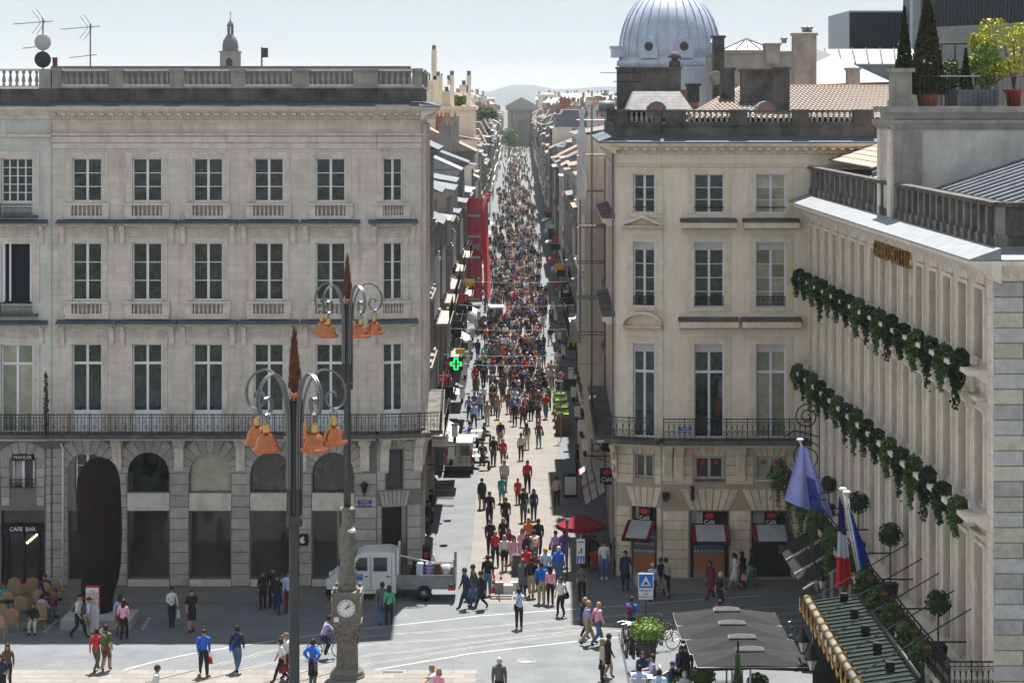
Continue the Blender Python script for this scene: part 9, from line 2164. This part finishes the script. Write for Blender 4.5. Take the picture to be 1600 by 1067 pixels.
# terrace in the street, left: tables with seated people
for k in range(8):
    y = 124.5 + (k//2)*2.0 + (4 if k > 3 else 0); x = -2.9 + (k % 2)*.95
    person((x, y), 'sit', rg.choice((0, 90, -90, 180)), rg.choice(TOPS), 'c_black', rg.choice('mf'), 'short', 'hair_brown', label=f'person seated at the pavement terrace behind the parked van, {ORD[k]} from the front', group='people seated on the street terrace', z=.02)
for k in range(4):
    y = 125.2 + k*2.2 + (3 if k > 1 else 0); sq_table((-2.45, y), f'pavement terrace table behind the parked van, {ORD[k]} from the front')
# the rest of the crowd as one mass
mats = ['skin','hair_black','hair_brown','c_black','c_navy','c_grey','c_white','c_red','c_maroon','c_pink','c_blue','c_lightblue','c_beige','c_denim','c_brown','c_orange','c_lightgrey','c_khaki','c_green','hair_blond']
mi = {m: i for i, m in enumerate(mats)}; mb = MB(); rg = rnd(777)
tops = ['c_black']*26 + ['c_navy']*8 + ['c_grey']*6 + ['c_white']*7 + ['c_red','c_red','c_maroon','c_maroon','c_pink','c_blue','c_lightblue','c_beige','c_lightgrey','c_lightgrey','c_khaki','c_brown','c_denim']
bots = ['c_black']*9 + ['c_denim','c_denim','c_navy','c_grey','c_beige','c_khaki','c_white']
def tiny(x, y, a, h, tp, bt, hr, n):
    ca, sa = math.cos(a), math.sin(a); k = h/1.72
    def ring(cx, cy, z, rx, ry): return [(x + (cx+rx*math.cos(t))*ca - (cy+ry*math.sin(t))*sa, y + (cx+rx*math.cos(t))*sa + (cy+ry*math.sin(t))*ca, z*k) for t in [2*PI*i/n for i in range(n)]]
    def tubes(rings, m):
        b = len(mb.v)
        for r_ in rings: mb.v.extend(r_)
        for j in range(len(rings)-1):
            for i in range(n): mb.f.append([b+j*n+i, b+j*n+(i+1)%n, b+(j+1)*n+(i+1)%n, b+(j+1)*n+i]); mb.m.append(m); mb.sm.append(True)
        mb.f.append([b+(len(rings)-1)*n+i for i in range(n)]); mb.m.append(m); mb.sm.append(False)
    st = rg.uniform(-.18,.18)
    tubes([ring(.09,st,0,.05,.07), ring(.09,0,.9,.09,.10)], mi[bt]); tubes([ring(-.09,-st,0,.05,.07), ring(-.09,0,.9,.09,.10)], mi[bt])
    tubes([ring(0,0,.82,.17,.12), ring(0,0,1.1,.15,.11), ring(0,0,1.40,.21,.11), ring(0,0,1.48,.06,.06)], mi[tp])
    for s in (-1,1): tubes([ring(s*.26,-s*st,.8,.035,.035), ring(s*.21,0,1.42,.05,.05)], mi[tp])
    tubes([ring(0,0,1.48,.06,.06), ring(0,0,1.60,.085,.09), ring(0,0,1.64,.085,.09)], 0); tubes([ring(0,.01,1.60,.09,.1), ring(0,.01,1.68,.09,.10), ring(0,.01,1.74,.05,.05)], mi[hr])
cnt = 0
for _ in range(30000):
    if cnt >= 1000: break
    py = 232 + (490-232)*rg.random()**1.05; Y = CH*FX/(py-HY)
    if Y < 213 or Y > 985: continue
    wd = 3.4 + .0035*(Y-200); x = rg.gauss(.2, 1.0)*(wd*.55)
    if abs(x) > wd or math.sin(Y*.31 + 2*math.sin(x*1.3+Y*.05)) + math.sin(x*2.1+Y*.12) < rg.uniform(-1.3,.7): continue
    tiny(x, Y, rg.uniform(-.5,.5) + rg.choice((0,PI)), rg.uniform(1.55,1.85), rg.choice(tops), rg.choice(bots), rg.choice(('hair_black','hair_black','hair_black','hair_brown','hair_brown','hair_blond')), 5 if Y < 400 else 4); cnt += 1
o = obj('crowd', mb.mesh('crowd', mats)); o['kind'] = 'stuff'; o['label'] = 'dense crowd of shoppers filling the street to the far gateway'
# ---------------------------------------------------------------- haze
mb = MB(); mb.box(-2600, 2600, -120, 8500, -3, 125); hz = part(mb, 'haze', 'concrete'); hz['kind'] = 'stuff'
hm = bpy.data.materials.new('haze'); hm.use_nodes = True; hn = hm.node_tree
hn.nodes.remove(hn.nodes['Principled BSDF']); pv = hn.nodes.new('ShaderNodeVolumePrincipled'); pv.inputs['Density'].default_value = HAZE; pv.inputs['Color'].default_value = (.86,.92,1.0,1); pv.inputs['Anisotropy'].default_value = 0.0
hn.links.new(pv.outputs['Volume'], hn.nodes['Material Output'].inputs['Volume'])
hz.data.materials.clear(); hz.data.materials.append(hm)
